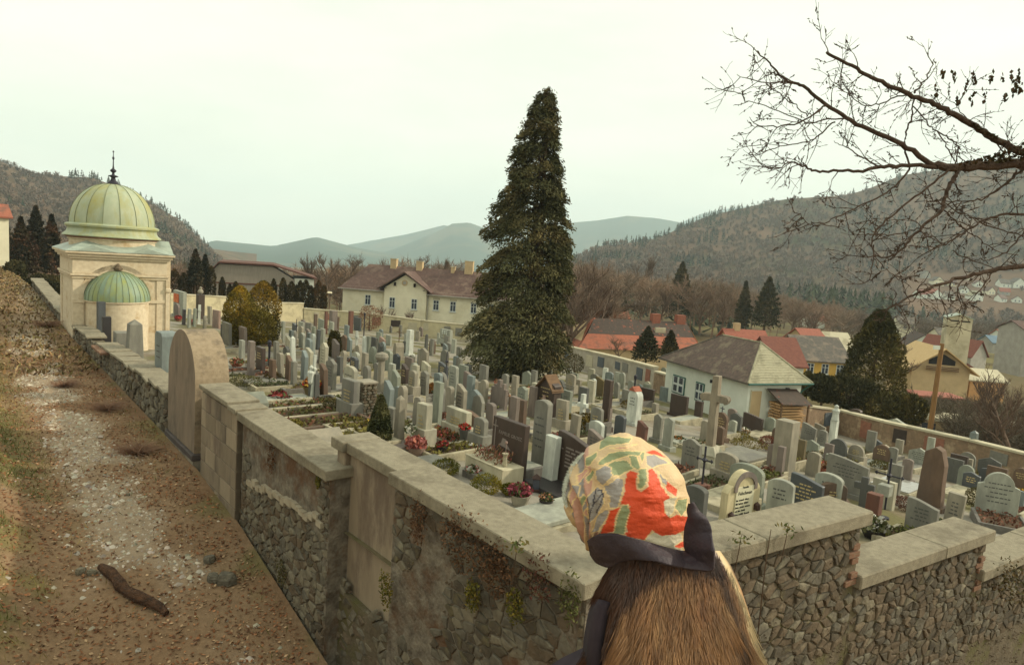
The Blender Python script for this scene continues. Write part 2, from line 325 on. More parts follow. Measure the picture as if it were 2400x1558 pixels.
def scatter(name,P,H,tpls,m,tint,label=None,cat='woods',wide=1.):
    Vs=[];Fs=[];Ts=[];o=0; order=rng.integers(0,len(tpls),len(P))
    for t,(tv,tf) in enumerate(tpls):
        ii=np.where(order==t)[0]
        if not len(ii): continue
        a=rng.uniform(0,6.283,len(ii)); c,s=np.cos(a),np.sin(a); h=H[ii]
        x=tv[None,:,0]*c[:,None]-tv[None,:,1]*s[:,None]; y=tv[None,:,0]*s[:,None]+tv[None,:,1]*c[:,None]
        v=np.stack([x*wide,y*wide,np.broadcast_to(tv[:,2],x.shape)],-1)*h[:,None,None]+P[ii][:,None,:]
        Vs.append(v.reshape(-1,3)); Fs.append((tf[None]+(np.arange(len(ii))*len(tv))[:,None,None]).reshape(-1,tf.shape[1])+o); o+=len(ii)*len(tv)
        tt=tint[ii]; Ts.append(np.repeat(tt,len(tv),axis=0)*rng.uniform(.8,1.2,(len(ii)*len(tv),1)))
    return tag(link(name,npmesh(name,np.concatenate(Vs),np.concatenate(Fs),m,np.concatenate(Ts))),label,cat,kind='stuff')
M_tint=mat('foliage_tint',(1,1,1,1),(.8,.8,.8,1),scale=3,rough=.9,attr='tint',spec=.04)
CT=[conifer_tpl() for _ in range(5)]; BT=[bare_tpl() for _ in range(5)]
DKG=np.array([.040,.046,.026]); BRN=np.array([.215,.150,.110]); BRN2=np.array([.185,.128,.088]); GRY=np.array([.20,.165,.13])
def on_hill(H,n,jpow=1.,jmax=1.02):
    V,rows=H; i=rng.random(n)*(V.shape[0]-1.001); j=(rng.random(n)**jpow)*rows*jmax
    i0=i.astype(int); j0=np.minimum(j.astype(int),V.shape[1]-2); fi=(i-i0)[:,None]; fj=(j-j0)[:,None]
    return (V[i0,j0]*(1-fi)+V[i0+1,j0]*fi)*(1-fj)+(V[i0,j0+1]*(1-fi)+V[i0+1,j0+1]*fi)*fj, j/rows, i/V.shape[0]
def inframe(P,mx=500):
    d=P@FV; x=1200+FPX*(P@RV)/d; return (d>5)&(x>-mx)&(x<2400+mx)
def clothe(H,n,name,label,pc,seed,hs=(7,13),cmask=None):
    P,q,fi=on_hill(H,n); k=inframe(P); dd_=P@FV; ax_=1200+FPX*(P@RV)/dd_; ay_=779-FPX*(P@UV)/dd_; k&=~((ax_>2125)&(ax_<2440)&(ay_>640)&(ay_<735)&(rng.random(len(P))<.97)); P,q,fi=P[k],q[k],fi[k]
    con=fbm(P[:,0]/55,P[:,1]/55,seed,3)+pc(q,fi)>.55
    h=rng.uniform(*hs,len(P))
    if con.any(): scatter(name,P[con]-[0,0,1],h[con]*1.1,CT,M_tint,DKG[None]*rng.uniform(.7,1.5,(con.sum(),1))+rng.uniform(0,.02,(con.sum(),3)),label+', dark evergreens',wide=1.2)
    b=~con; mixc=rng.random((b.sum(),1)); nz_=fbm(P[b][:,0]/90,P[b][:,1]/90,seed+4,3)[:,None]
    scatter(name,P[b]-[0,0,1],h[b]*.85,BT,M_tint,(BRN*(1-mixc)+GRY*mixc)*(.65+.7*nz_),label+', bare brown trees',wide=1.35)
clothe(LH,9000,'forest','woods on the steep hill behind the chapel',lambda q,f:-.04+.12*smooth(.75,1,q),90,(6,10))
clothe(RH,15000,'forest','woods on the long hill beyond the town',lambda q,f:-.02+.10*smooth(.6,1,q)+.08*smooth(.45,.7,f),95,(6,11))
# ================================================================ stone materials
def stone(name,rgb,rgb2=None,streak=True,rough=.8,bump=.15,c3=None,**k):
    return mat(name,lin(rgb),lin(rgb2 or tuple(int(v*.82) for v in rgb)),scale=k.pop('scale',5),rough=rough,bump=bump,c3=lin(c3) if c3 else None,stretch=(1,1,.35) if streak else None,**k)
M_cop=stone('coping_stone',(150,142,121),(126,118,99),False,.88,.4,(102,94,78),scale=11,bscale=70,scale3=1.5,th3=(.50,.72),det=10)
M_plas=stone('old_plaster',(140,132,116),(84,76,66),False,.92,1.,(100,76,56),scale=5.5,bscale=18,scale3=1.3,th3=(.48,.62),det=10)
M_plas2=stone('smooth_render',(158,144,122),(134,120,100),True,.9,.2,(112,98,84),scale=2.5,scale3=.9)
M_block=stone('concrete_block',(140,126,106),(122,110,92),True,.9,.25,(98,88,76),scale=2.,scale3=.8)
M_mort=stone('rubble_mortar',(112,102,84),(84,75,60),False,.95,.6,(92,88,54),scale=5,bscale=20,scale3=1.1)
M_rub=[stone('rubble_stone_%s'%n,c,d,False,.9,.45,e,scale=5,bscale=22,scale3=3.,th3=(.52,.68)) for n,c,d,e in (('grey',(112,106,92),(84,79,68),(132,126,106)),('brown',(108,94,76),(82,72,58),(124,112,92)),('pale',(134,126,106),(104,97,82),(90,86,72)),('dark',(92,84,70),(70,64,54),(108,100,74)))]
M_brk=stone('red_brick',(138,98,76),(112,82,64),False,.9,.3,(128,110,90),scale=8,scale3=5,th3=(.46,.6))
M_moss=mat('moss',(1,1,1,1),(.7,.7,.7,1),scale=8,rough=.95,attr='tint',spec=.03)
# variants of a rubble stone, unit sized, flat towards the wall
def rub(seed):
    r=random.Random(seed); n=r.choice((5,6,6,7)); a=sorted((i+r.uniform(-.25,.25))*2*math.pi/n for i in range(n))
    rim=[(.5*math.cos(t)*r.uniform(.88,1.08),.5*math.sin(t)*r.uniform(.88,1.08)) for t in a]
    k=r.uniform(.66,.8); b=MB(); V=[(x,0,z) for x,z in rim]+[(x,-.55,z) for x,z in rim]+[(x*k+r.uniform(-.05,.05),-.95+r.uniform(-.12,.12),z*k) for x,z in rim]
    F=[(i,(i+1)%n,(i+1)%n+n,i+n) for i in range(n)]+[(i+n,(i+1)%n+n,(i+1)%n+2*n,i+2*n) for i in range(n)]+[tuple(range(2*n,3*n))]
    b.add(V,F); return b
RUB=[[rub(i).mesh('stone',m) for i in range(7)] for m in M_rub]
BRK=MB().box(-.5,.5,-1,0,-.5,.5).mesh('brick',M_brk,.06)
def place_stones(par,L,z0,z1,size,n_max,depth=.05,keep=lambda x,z:1,wts=(4,3,2,2),seed=0,zt=None,y=0.,gap=.013,asp=.62):
    """irregular rubble masonry on the face y=0 (outside is -y): cells of a jittered pattern, each its own stone"""
    r=random.Random(seed); sx=size; sz=size*asp; P=[]; row=0; z=z0
    while z<z1+sz:
        x=-sx+r.random()*sx
        while x<L+sx:
            P.append((x+r.uniform(-.46,.46)*sx,(z+r.uniform(-.5,.5)*sz)/asp)); x+=sx*r.choice((.5,.75,1.,1.45))
        z+=sz*.95; row+=1
    A=np.array(P); out=[]
    for i in range(len(A)):
        c=A[i]; cz=c[1]*asp
        if not(.02<c[0]<L-.02) or cz>z1-.03 or cz<z0 or (zt is not None and cz>zt(c[0])-.04) or not keep(c[0],cz): continue
        out.append(i)
    if len(out)>n_max:                          # keep the ones highest up: those are the ones in view
        out=sorted(out,key=lambda i:-A[i][1])[:n_max]
    for i in out:
        c=A[i]; cz=c[1]*asp; d=np.hypot(*(A-c).T); nb=[j for j in np.argsort(d)[1:16]]
        po=[np.array(q) for q in ((-1.2*sx,-1.2*sx),(1.2*sx,-1.2*sx),(1.2*sx,1.2*sx),(-1.2*sx,1.2*sx))]
        def clip(po,n,dd):
            o=[]
            for k in range(len(po)):
                p,q=po[k],po[(k+1)%len(po)]; a_,b_=p@n-dd,q@n-dd
                if a_<=0: o.append(p)
                if a_*b_<0: o.append(p+(q-p)*(a_/(a_-b_)))
            return o
        for j in nb:
            n_=A[j]-c; l=np.hypot(*n_); po=clip(po,n_/l,l/2-gap*r.uniform(.5,1.3))
            if len(po)<3: break
        if len(po)<3: continue
        po=clip(po,np.array((-1.,0)),c[0]-.01); po=clip(po,np.array((1.,0)),L-.01-c[0])
        zl=z1-.01 if zt is None else zt(c[0])-.01
        if len(po)>=3: po=clip(po,np.array((0.,1.)),zl/asp-c[1])
        if len(po)<3: continue
        n=len(po); cen=sum(po)/n; pr=depth*r.uniform(.35,1.25); k1=r.uniform(.74,.9); tl=(r.uniform(-.5,.5)*depth/size,r.uniform(-.5,.5)*depth/size)
        V=[];f=lambda p,k:( (cen+(p-cen)*k)[0], (cen+(p-cen)*k)[1]*asp )
        for p in po: a_=f(p,1.); V.append((a_[0],.02,a_[1]))
        for p in po: a_=f(p,r.uniform(.93,1.0)); V.append((a_[0],-pr*.55,a_[1]))
        for p in po: a_=f(p,k1*r.uniform(.9,1.08)); V.append((a_[0],-pr*r.uniform(.85,1.1)+tl[0]*a_[0]+tl[1]*a_[1],a_[1]))
        V.append((cen[0],-pr*r.uniform(1.0,1.2),cen[1]*asp))
        F=[]
        for q in range(n):
            w_=(q+1)%n; F+=[(q,w_,w_+n,q+n),(q+n,w_+n,w_+2*n,q+2*n),(q+2*n,w_+2*n,3*n)]
        o=MB().add(V,F).build('stone',M_rub[r.choices(range(4),wts)[0]],par); o.location=(c[0],y,cz)
    # small chips wedged in the joints, one joined part
    n=int(min(1300,L*(min(z1-z0,3.0))*95)); V=[];F=[]; zz=z1-min(z1-z0,3.0)
    for i in range(n):
        x=r.uniform(.03,L-.03); zt_=z1-.03 if zt is None else zt(x)-.05; z=r.uniform(max(zz,z0),zt_) if zt_>max(zz,z0) else z0
        if not keep(x,z): continue
        s=r.uniform(.012,.042)*(size/.22)**.5; b0=len(V); y_=-depth*r.uniform(.1,.8)
        for q in range(5): a_=q*1.2566+r.uniform(-.3,.3); V.append((x+s*1.3*math.cos(a_)*r.uniform(.7,1.2),.02,z+s*math.sin(a_)*r.uniform(.7,1.2)))
        V.append((x+r.uniform(-.3,.3)*s,y_-s*.5,z+r.uniform(-.3,.3)*s)); F+=[(b0+q,b0+(q+1)%5,b0+5) for q in range(5)]
    if F: o=MB().add(V,F).build('rubble_chips',M_rub[1],par,'stuff'); o.location=(0,y,0)
    return len(out)
def wallthing(p0,az,label,name='cemetery_wall'):
    # local x along heading az, local -y towards the outside (left of the heading for the long wall)
    return empty(name,p0,rad(90-az),label,'wall','sections of the old cemetery wall')
def coping(par,x0,x1,y0,y1,z,th=.17,name='coping',m=None,bev=.012):
    n=max(1,int(round((x1-x0)/2.6))); r=random.Random(int(x1*100+z*37)); cut=[x0]+[x0+(x1-x0)*(i+r.uniform(-.2,.2))/n for i in range(1,n)]+[x1]
    for a,b_ in zip(cut[:-1],cut[1:]):
        o=MB().box(a+.0012,b_-.0012,y0+r.uniform(-.003,.003),y1,z-th,z).build(name,m or M_cop,par,bevel=bev); o.location=(0,0,r.uniform(-.004,.002))
# Long wall: heading AL from the corner; the outside lies to the left of the heading, so local y grows outwards -> use heading AL+180 with origin at far end
def longwall(s0,s1,t,label): return wallthing(SW(s1,t,0),AL+180,label)
def lx(s,s1): return s1-s                               # local x of wall station s
# section A, nearest the corner
t=longwall(0,3.68,.06,'lichen-stained rubble wall section ending at the near corner, level stone coping')
MB().box(0,3.63,.05,.55,-9,-3.17).build('wall_body',M_plas,t); coping(t,0,3.70,-.07,.60,-3.0)
place_stones(t,3.63,-7.6,-3.2,.22,295,.026,lambda x,z:(fbm(np.array(x*1.1),np.array(z*1.1),5,3)>.33),(5,4,3,4),1,y=.05)
# section B, set back, smooth render with a pier
t=longwall(3.63,5.85,.34,'recessed smooth-rendered wall panel with a corner pier between two rubble sections')
MB().box(.28,2.22,.05,.5,-8,-3.27).build('wall_body',M_plas2,t); MB().box(0,.27,-.05,.5,-8,-3.27).build('pier',M_plas2,t,bevel=.02)
MB().prism([(-.06,0),(-.06,.1),(-.06,0)],0,.1) if False else None
coping(t,-.08,.33,-.13,.56,-3.10); coping(t,.335,2.26,-.06,.56,-3.11)
place_stones(t,2.2,-7.4,-5.2,.24,110,.06,lambda x,z:True,(3,2,4,1),2,zt=lambda x:-5.45+.12*math.sin(x*5),y=-.02)
MB().box(0,2.22,-.06,.04,-8,-5.55).build('footing',M_mort,t)
# section C
t=longwall(5.47,9.65,0,'cracked rubble wall section with long level coping left of the recessed panel')
MB().box(0,4.12,.05,.55,-8,-3.67).build('wall_body',M_plas,t); coping(t,-.05,4.2,-.08,.62,-3.5)
place_stones(t,4.12,-7.4,-3.7,.22,295,.032,lambda x,z:(z<-4.75+.25*(x-2)*.4+.5*(fbm(np.array(x*2.),np.array(z),7,2)-.5)) or (x<.5 and z<-4.2) or (x>3.8) or fbm(np.array(x*1.2),np.array(z*1.2),9,3)>.62,(3,3,4,1),3,y=.05)
# broken edge of the plaster coat
b=MB(); r=random.Random(4)
for i in range(20):
    x=.45+i*.175; z=-4.62+.105*(x-2)+r.uniform(-.06,.06); b.box(x,x+.18,-.005-r.uniform(0,.03),.05,z-.05-r.uniform(0,.05),z+.03)
b.build('plaster_edge',stone('pale_plaster',(176,166,144),(150,138,116),False,.9,.3),t)
# section D, concrete blocks
t=longwall(9.65,12.15,-.06,'grey concrete-block wall panel with thin coping beside the round-topped monument')
nb=0
for r_ in range(6):
    for c_ in range(-1,4):
        x0=max(.0,c_*.72+(r_%2)*.36); x1=min(2.45,c_*.72+(r_%2)*.36+.70); 
        if x1-x0>.08: MB().box(x0,x1,0,.2,-3.96-.40*r_,-3.58-.40*r_).build('block',M_block if (r_+c_)%3 else M_plas2,t,bevel=.006)
MB().box(0,2.45,.022,.55,-7.5,-3.57).build('wall_body',M_block,t); coping(t,-.02,2.0,-.06,.62,-3.41,.10); coping(t,2.02,2.5,-.06,.62,-3.46,.10)
# gap of loose brick and rubble beside the monument
t=longwall(12.15,12.8,.25,'narrow broken strip of brick and rubble between block wall and round monument')
MB().box(0,.62,.05,.5,-7,-3.9).build('wall_body',M_mort,t)
place_stones(t,.62,-6.6,-4.0,.2,60,.07,lambda x,z:True,(2,4,1,3),6,y=.05)
for i in range(9):
    o=link('brick',BRK,t); o.location=(.31+.05*math.sin(i*3),.04,-4.5-.17*i); o.scale=(.5,.11,.11)
MB().box(-.02,.66,-.1,.5,-4.02,-3.88).build('ledge',M_cop,t,bevel=.01)
# section E to the chapel: low rubble wall with loose capping slabs
s1=32.9; t=longwall(15.4,s1,0,'long low rubble wall capped with loose tilted slabs running up to the chapel')
zt=lambda x: -4.62+.022*x*.9+.02                  # top, x measured from the chapel end
zt2=lambda x: -4.60+.34*(x/(s1-15.4))
b=MB(); n=24
for i in range(n):
    x0,x1=(s1-15.4)*i/n,(s1-15.4)*(i+1)/n; b.box(x0,x1,.05,.5,-6.6,zt2((x0+x1)/2)-.16-.05*(i%3==1))
b.build('wall_body',M_mort,t)
place_stones(t,s1-15.4,-6.3,-4.2,.36,296,.07,lambda x,z:True,(3,3,3,2),8,zt=lambda x:zt2(x)-.12,y=.05)
r=random.Random(9); x=.1; k=0
while x<s1-15.5:
    wd=r.uniform(.75,1.25); k+=1
    if not (4.6<x<6.6):
        o=MB().box(0,wd-.05,-.08,.66,-.085,0).build('capping_slab',M_cop,t,bevel=.012); o.location=(x,0,zt2(x)+r.uniform(-.02,.05)+.02); o.rotation_euler=(r.uniform(-.03,.06),r.uniform(-.05,.07),r.uniform(-.05,.05))
    x+=wd
for i in range(7):
    o=link('brick',BRK,t); o.location=(7.2+.28*i,.0,zt2(8)-.09); o.scale=(.26,.3,.08); o.rotation_euler=(0,.03,r.uniform(-.2,.2))
# section F beyond the chapel
s1=52.; t=longwall(37.2,s1,0,'far wall section beyond the chapel with flat capping slabs')
zf=lambda x:-3.72-.75*(x/(s1-37.2))
b=MB()
for i in range(12): b.box(i*1.23,i*1.23+1.23,.05,.5,-6,zf(i*1.23+.6)-.1)
b.build('wall_body',M_mort,t); place_stones(t,s1-37.2,-5.4,-3.8,.5,90,.08,lambda x,z:True,(3,3,2,2),12,zt=lambda x:zf(x)-.1,y=.05)
for i in range(11):
    o=MB().box(0,1.28,-.08,.66,-.1,0).build('capping_slab',M_cop,t,bevel=.015); o.location=(i*1.34,0,zf(i*1.34+.6)+.02); o.rotation_euler=(0,.05,r.uniform(-.04,.04))
# ---- stepped wall to the right
def stepwall(u0,u1,z,label,seed,nst,thick=.55,brick=True,v=.06):
    t=wallthing(RW(u0,v,0),AR,label); L_=u1-u0
    MB().box(0,L_-.05,.05,thick,-10,z-.20).build('wall_body',M_mort,t); coping(t,-.02,L_+.03,-.06,thick+.06,z,.2,bev=.02)
    place_stones(t,L_-.06,-7.6,z-.2,.205,nst,.034,lambda x,z_:not(brick and x>L_-.30 and z-1.15<z_<z-.45),(3,5,.6,4),seed,y=.05)
    if brick:
        rr_=random.Random(seed)
        for i in (0,1,2,4,5):
            o=link('brick',BRK,t); wd=.25 if i%2 else .15; o.location=(L_-.07-wd/2,.05,z-.5-.098*i); o.scale=(wd,.035+.02*rr_.random(),.078); o.rotation_euler=(0,rr_.uniform(-.06,.06),0)
    return t
stepwall(.6,4.9,-3.03,'dry-looking rubble wall section right of the person, topmost step, with wide coping',21,299)
stepwall(4.86,8.75,-3.93,'second step of the rubble wall with wide coping',22,299)
stepwall(8.6,13.4,-4.60,'third and lowest visible wall step at the right picture edge',23,240)
stepwall(13.3,19,-5.4,'lower rubble wall step beyond the right picture edge',24,60)
# corner piece under the near coping
t=wallthing(RW(-.0,.06,0),AR,'plastered wall corner with coping behind the person'); MB().box(.06,.62,.06,.55,-9,-3.18).build('wall_body',M_plas,t)
MB().add([(-.02,-.06,-3.17),(.61,-.06,-3.17),(.61,.61,-3.17),(.05,.61,-3.17),(-.02,-.06,-3.003),(.61,-.06,-3.003),(.61,.61,-3.003),(.05,.61,-3.003)],[(0,3,2,1),(4,5,6,7),(0,1,5,4),(1,2,6,5),(2,3,7,6),(3,0,4,7)]).build('coping',M_cop,t)
# ================================================================ round-topped monument astride the wall
M_mon=stone('monument_lit_rim',(158,142,118),(138,122,98),False,.85,.25,(112,100,84),scale=9,bscale=40,scale3=1.6)
M_mon2=stone('monument_shaded_face',(138,122,104),(114,102,88),True,.88,.2,(96,88,78),scale=3,scale3=1.2)  # face toned darker than the rim: light and shade put into the colours
t=empty('monument',SW(15.35,-.02,0),rad(90-AL-180),'big round-topped grave monument of weathered stone standing astride the wall','monument')
out=[(0,-5.25)]+[(1.26-1.26*math.cos(a),-3.62+1.22*math.sin(a)) for a in np.linspace(0,math.pi,22)]+[(2.52,-5.25)]
b=MB(); n=len(out); b.add([(x,0,z) for x,z in out]+[(x,.78,z) for x,z in out],[tuple(range(n)),tuple(range(2*n-1,n-1,-1))],0)
b.add([(x,0,z) for x,z in out]+[(x,.78,z) for x,z in out],[(i,(i+1)%n,(i+1)%n+n,i+n) for i in range(n)],1)
b.build('round_slab',[M_mon2,M_mon],t,bevel=0)
MB().box(-.06,2.58,-.07,.84,-5.42,-5.26).build('ledge',stone('dark_ledge',(92,84,80),(70,64,62),False),t,bevel=.02)
MB().box(-.02,2.54,-.03,.8,-7.2,-5.43).build('plinth',stone('flaking_plinth',(160,152,134),(110,104,92),True,.9,.4,(84,80,70),scale=3),t)
# ================================================================ chapel
M_ch=stone('chapel_stone',(214,200,172),(194,178,150),False,.85,.12,(176,150,112),scale=6,scale3=1.1,th3=(.52,.7))
M_cu=mat('copper_roof',lin((172,178,150)),lin((150,162,134)),scale=2.2,rough=.6,c3=lin((158,152,84)),scale3=.9,th3=(.46,.68),stretch=(1,1,.4),spec=.4)
M_cu2=mat('copper_apse',lin((138,156,132)),lin((116,138,116)),scale=2.2,rough=.55,c3=lin((142,148,76)),scale3=.8,th3=(.46,.62),stretch=(1,1,.4),spec=.4)
M_zinc=mat('zinc_flashing',lin((168,178,162)),lin((140,152,140)),scale=3,rough=.5,spec=.4)
M_iron=mat('wrought_iron',lin((48,46,58)),lin((34,32,40)),scale=10,rough=.6,spec=.4)
ch=empty('chapel',SW(32.9,.02,0),rad(90-50),'small cream stone chapel with green copper dome and half-domed apse','chapel')
W_,Dp=3.86,4.2; zb=-7.0
b=MB(); b.box(0,W_,0,Dp,zb,-2.02); b.build('wall',M_ch,ch)
b=MB()                                          # recessed joints: ashlar courses proud of the wall
for k in range(13):
    z0=zb+.9+.36*k
    if z0>-3.75: break
    for i in range(5):
        for side in (0,1):
            x0=.42+(W_-.84)*i/5
            if side==0: o=MB().box(x0+.008,x0+(W_-.84)/5-.008,-.012,.01,z0,z0+.345).build('ashlar_block',M_ch,ch)
def band(z0,z1,o,name,m=M_ch): return MB().box(-o,W_+o,-o,Dp+o,z0,z1).build(name,m,ch,bevel=.012)
for x0 in (-.05,W_-.40):
    for y0 in (-.05,Dp-.40): MB().box(x0,x0+.45,y0,y0+.45,zb,-2.42).build('corner_pilaster',M_ch,ch,bevel=.01)
MB().box(W_+.0,W_+.16,-.12,.36,zb,-2.42).build('corner_pilaster',M_ch,ch,bevel=.01)
MB().box(W_-.02,W_+.24,-.18,.42,-3.0,-2.80).build('capital',M_ch,ch,bevel=.03)
# string course either side of the apse
MB().box(-.07,.45,-.09,.0,-3.55,-3.40).build('string_course',M_ch,ch); MB().box(3.12,W_+.05,-.09,.0,-3.55,-3.40).build('string_course',M_ch,ch)
band(-2.42,-2.30,.10,'architrave'); band(-2.296,-2.20,.16,'architrave'); band(-2.196,-1.52,.06,'frieze'); band(-1.516,-1.40,.16,'cornice'); band(-1.396,-1.27,.26,'cornice'); band(-1.266,-1.16,.36,'cornice')
# flashing roof: hipped up to the drum
cx,cyy=W_/2,Dp/2; b=MB(); o=.38
V=[(-o,-o,-1.155),(W_+o,-o,-1.155),(W_+o,Dp+o,-1.155),(-o,Dp+o,-1.155),(cx-1.2,cyy-1.2,-.62),(cx+1.2,cyy-1.2,-.62),(cx+1.2,cyy+1.2,-.62),(cx-1.2,cyy+1.2,-.62)]
b.add(V,[(0,1,5,4),(1,2,6,5),(2,3,7,6),(3,0,4,7),(4,5,6,7)]).build('flashing_roof',M_zinc,ch)
for q in (.22,.80):                             # low gablets on the front edge of the flashing
    MB().add([(q*W_-.85,-o-.005,-1.15),(q*W_+.85,-o-.005,-1.15),(q*W_,-o-.005,-.93),(q*W_,.9,-.80)],[(0,1,2),(1,3,2),(0,2,3)]).build('gablet',M_zinc,ch)
MB().add([(W_+.62,1.0,-1.2),(W_+.62,3.2,-1.2),(W_+.62,2.1,-.52),(W_-1.2,1.0,-1.2),(W_-1.2,3.2,-1.2),(W_-1.2,2.1,-.52)],[(0,1,2),(3,5,4),(0,2,5,3),(1,4,5,2),(0,3,4,1)]).build('side_gable',M_zinc,ch)
MB().box(W_,W_+.5,1.15,3.05,zb,-1.27).build('side_bay',M_ch,ch)
c=(cx,cyy,0); NS=64
MB().lathe([(1.86,-1.3),(1.86,-.66),(1.93,-.62),(1.93,-.57)],NS,c).build('drum',M_ch,ch,smooth_=False)
MB().lathe([(1.93,-.575),(2.02,-.53),(2.05,-.50)],NS,c).build('drum_shadow_band',stone('painted_shadow',(150,112,92),(128,96,80),False),ch)  # brown band paints the shadow under the dome's base ring
MB().lathe([(2.0,-.505),(2.15,-.46),(2.13,-.42),(1.98,-.28),(1.93,-.14),(1.95,-.06),(2.04,-.02),(2.05,.06),(1.95,.12),(1.86,.14)],NS,c).build('dome_base_ring',M_cu,ch)
prof=lambda q:(1.86*math.cos(q)**.92,.13+2.0*math.sin(q))
NSEG=16                                         # separate sheets between standing seams
tt=[prof(q) for q in np.linspace(0,math.pi/2*.985,16)]
for i in range(NSEG):
    MB().lathe(tt,3,c,2*math.pi*i/NSEG+.006,2*math.pi*(i+1)/NSEG-.006).build('dome_sheet',M_cu,ch,smooth_=True)
b=MB()
for i in range(NSEG):
    a=2*math.pi*i/NSEG; b.tube([(cx+(r+.012)*math.cos(a),cyy+(r+.012)*math.sin(a),z+.004) for r,z in tt],.011,4)
b.build('standing_seams',M_zinc if 0 else mat('seam',lin((132,138,104)),lin((112,120,92)),rough=.6),ch,'stuff')
MB().lathe([(0,2.12),(.30,2.12),(.24,2.18),(.12,2.32),(.09,2.45),(.22,2.5),(.22,2.53),(.07,2.58),(.05,2.68),(.13,2.74),(.14,2.8),(.05,2.88),(.03,3.0),(.022,3.3),(.05,3.36),(.05,3.42),(.02,3.46),(.016,3.66),(.045,3.71),(.0,3.76)],12,c).build('finial',M_iron,ch,smooth_=True)
# apse
ac=(1.78,0,0); RA=1.32
MB().lathe([(RA,zb),(RA,-3.50),(RA+.06,-3.47),(RA+.06,-3.41),(RA+.02,-3.40)],40,ac,math.pi,2*math.pi).build('apse_wall',M_ch,ch)
ta=[((RA+.07)*math.cos(q),-3.40+1.38*math.sin(q)) for q in np.linspace(0,math.pi/2,14)]
NA=16
for i in range(NA): MB().lathe(ta,2,ac,math.pi+math.pi*i/NA+.004,math.pi+math.pi*(i+1)/NA-.004).build('apse_roof_sheet',M_cu2,ch,smooth_=True)
b=MB()
for i in range(NA+1):
    a=math.pi+math.pi*i/NA; b.tube([(ac[0]+(r+.01)*math.cos(a),(r+.01)*math.sin(a)-.002,z) for r,z in ta],.010,4)
b.build('apse_seams',_M['seam'],ch,'stuff')
# raised archivolt over the apse, with a small keystone ornament
b=MB()
for i in range(22):
    a0,a1=math.pi*i/22,math.pi*(i+1)/22
    P=lambda r,a,y:(ac[0]+r*math.cos(a),y,-3.40+(r+.04)*math.sin(a))
    b.add([P(1.42,a0,-.06),P(1.62,a0,-.06),P(1.62,a1,-.06),P(1.42,a1,-.06),P(1.42,a0,.0),P(1.62,a0,.0),P(1.62,a1,.0),P(1.42,a1,.0)],[(0,1,2,3),(1,5,6,2),(4,0,3,7)])
b.build('archivolt',M_ch,ch)
MB().lathe([(0,-2.02),(.16,-2.0),(.2,-1.9),(.12,-1.8),(.05,-1.7),(0,-1.66)],8,(ac[0],-.1,0)).build('keystone_ornament',stone('dark_ornament',(120,106,86),(96,84,68),False),ch)
# ================================================================ buildings
def onp(px,py,o,az):
    t=D(az); n=D(az+90); v=ray(px,py); o=np.array([o[0],o[1],0.]); p=v*((o@n)/(v@n)); return float((p-o)@t), float(p[2]), p
M_cream=stone('cream_render',(228,222,194),(212,206,178),False,.9,.1,(196,186,150),scale=.7,bscale=10,scale3=.25,th3=(.55,.75))
M_white=stone('white_render',(222,226,212),(206,210,196),False,.9,.1,(186,188,176),scale=.9,bscale=10,scale3=.4,th3=(.56,.78))
M_yel=stone('yellow_render',(206,168,84),(186,150,74),False,.9,.1,scale=.8)
M_gry=stone('grey_render',(168,164,152),(146,142,132),False,.9,.1,scale=.8)
M_tan=stone('tan_render',(196,172,132),(176,154,118),False,.9,.1,scale=.8)
M_roofb=stone('brown_tiles',(104,82,74),(84,66,60),False,.85,.3,(120,100,88),scale=2.4,bscale=14,scale3=.5)
M_roofg=stone('grey_slates',(104,98,90),(84,80,74),False,.8,.4,(124,112,98),scale=3,bscale=16,scale3=.9)
M_roofm=stone('shaded_slates',(112,94,86),(88,78,70),False,.85,.4,(128,116,98),scale=6,bscale=18,scale3=1.6)
M_roofl=stone('pale_sunlit_slates',(170,164,136),(146,142,118),False,.75,.3,(128,124,100),scale=5,bscale=20,scale3=1.2)
M_red=stone('red_tiles',(164,100,76),(138,82,64),False,.85,.3,(118,82,68),scale=3,bscale=16,scale3=.9)
M_red2=stone('dark_red_tiles',(130,82,68),(112,70,60),False,.85,.3,scale=3,bscale=16)
M_roofd=stone('dark_tiles',(84,72,64),(68,60,54),False,.85,.3,(138,80,62),scale=4,bscale=16,scale3=2.2,th3=(.58,.66))
M_roofp=stone('pink_tiles',(160,98,80),(136,84,70),False,.85,.3,scale=3)
M_glass=mat('window_glass',lin((70,78,92)),lin((48,54,64)),scale=2,rough=.12,spec=.6)
M_frame=mat('white_frame',lin((206,212,206)),lin((190,196,190)),scale=4,rough=.6)
M_gfr=mat('green_frame',lin((60,104,92)),lin((52,92,82)),scale=4,rough=.6)
M_wd=mat('weathered_wood',lin((122,96,70)),lin((92,72,54)),scale=3,rough=.85,stretch=(1,1,8),bump=.2)
M_dk=mat('dark_opening',lin((44,38,36)),lin((34,30,30)),rough=.8)
M_con=stone('pale_concrete',(196,188,160),(180,172,146),False,.85,.1,(160,152,126),scale=.5,scale3=.3)
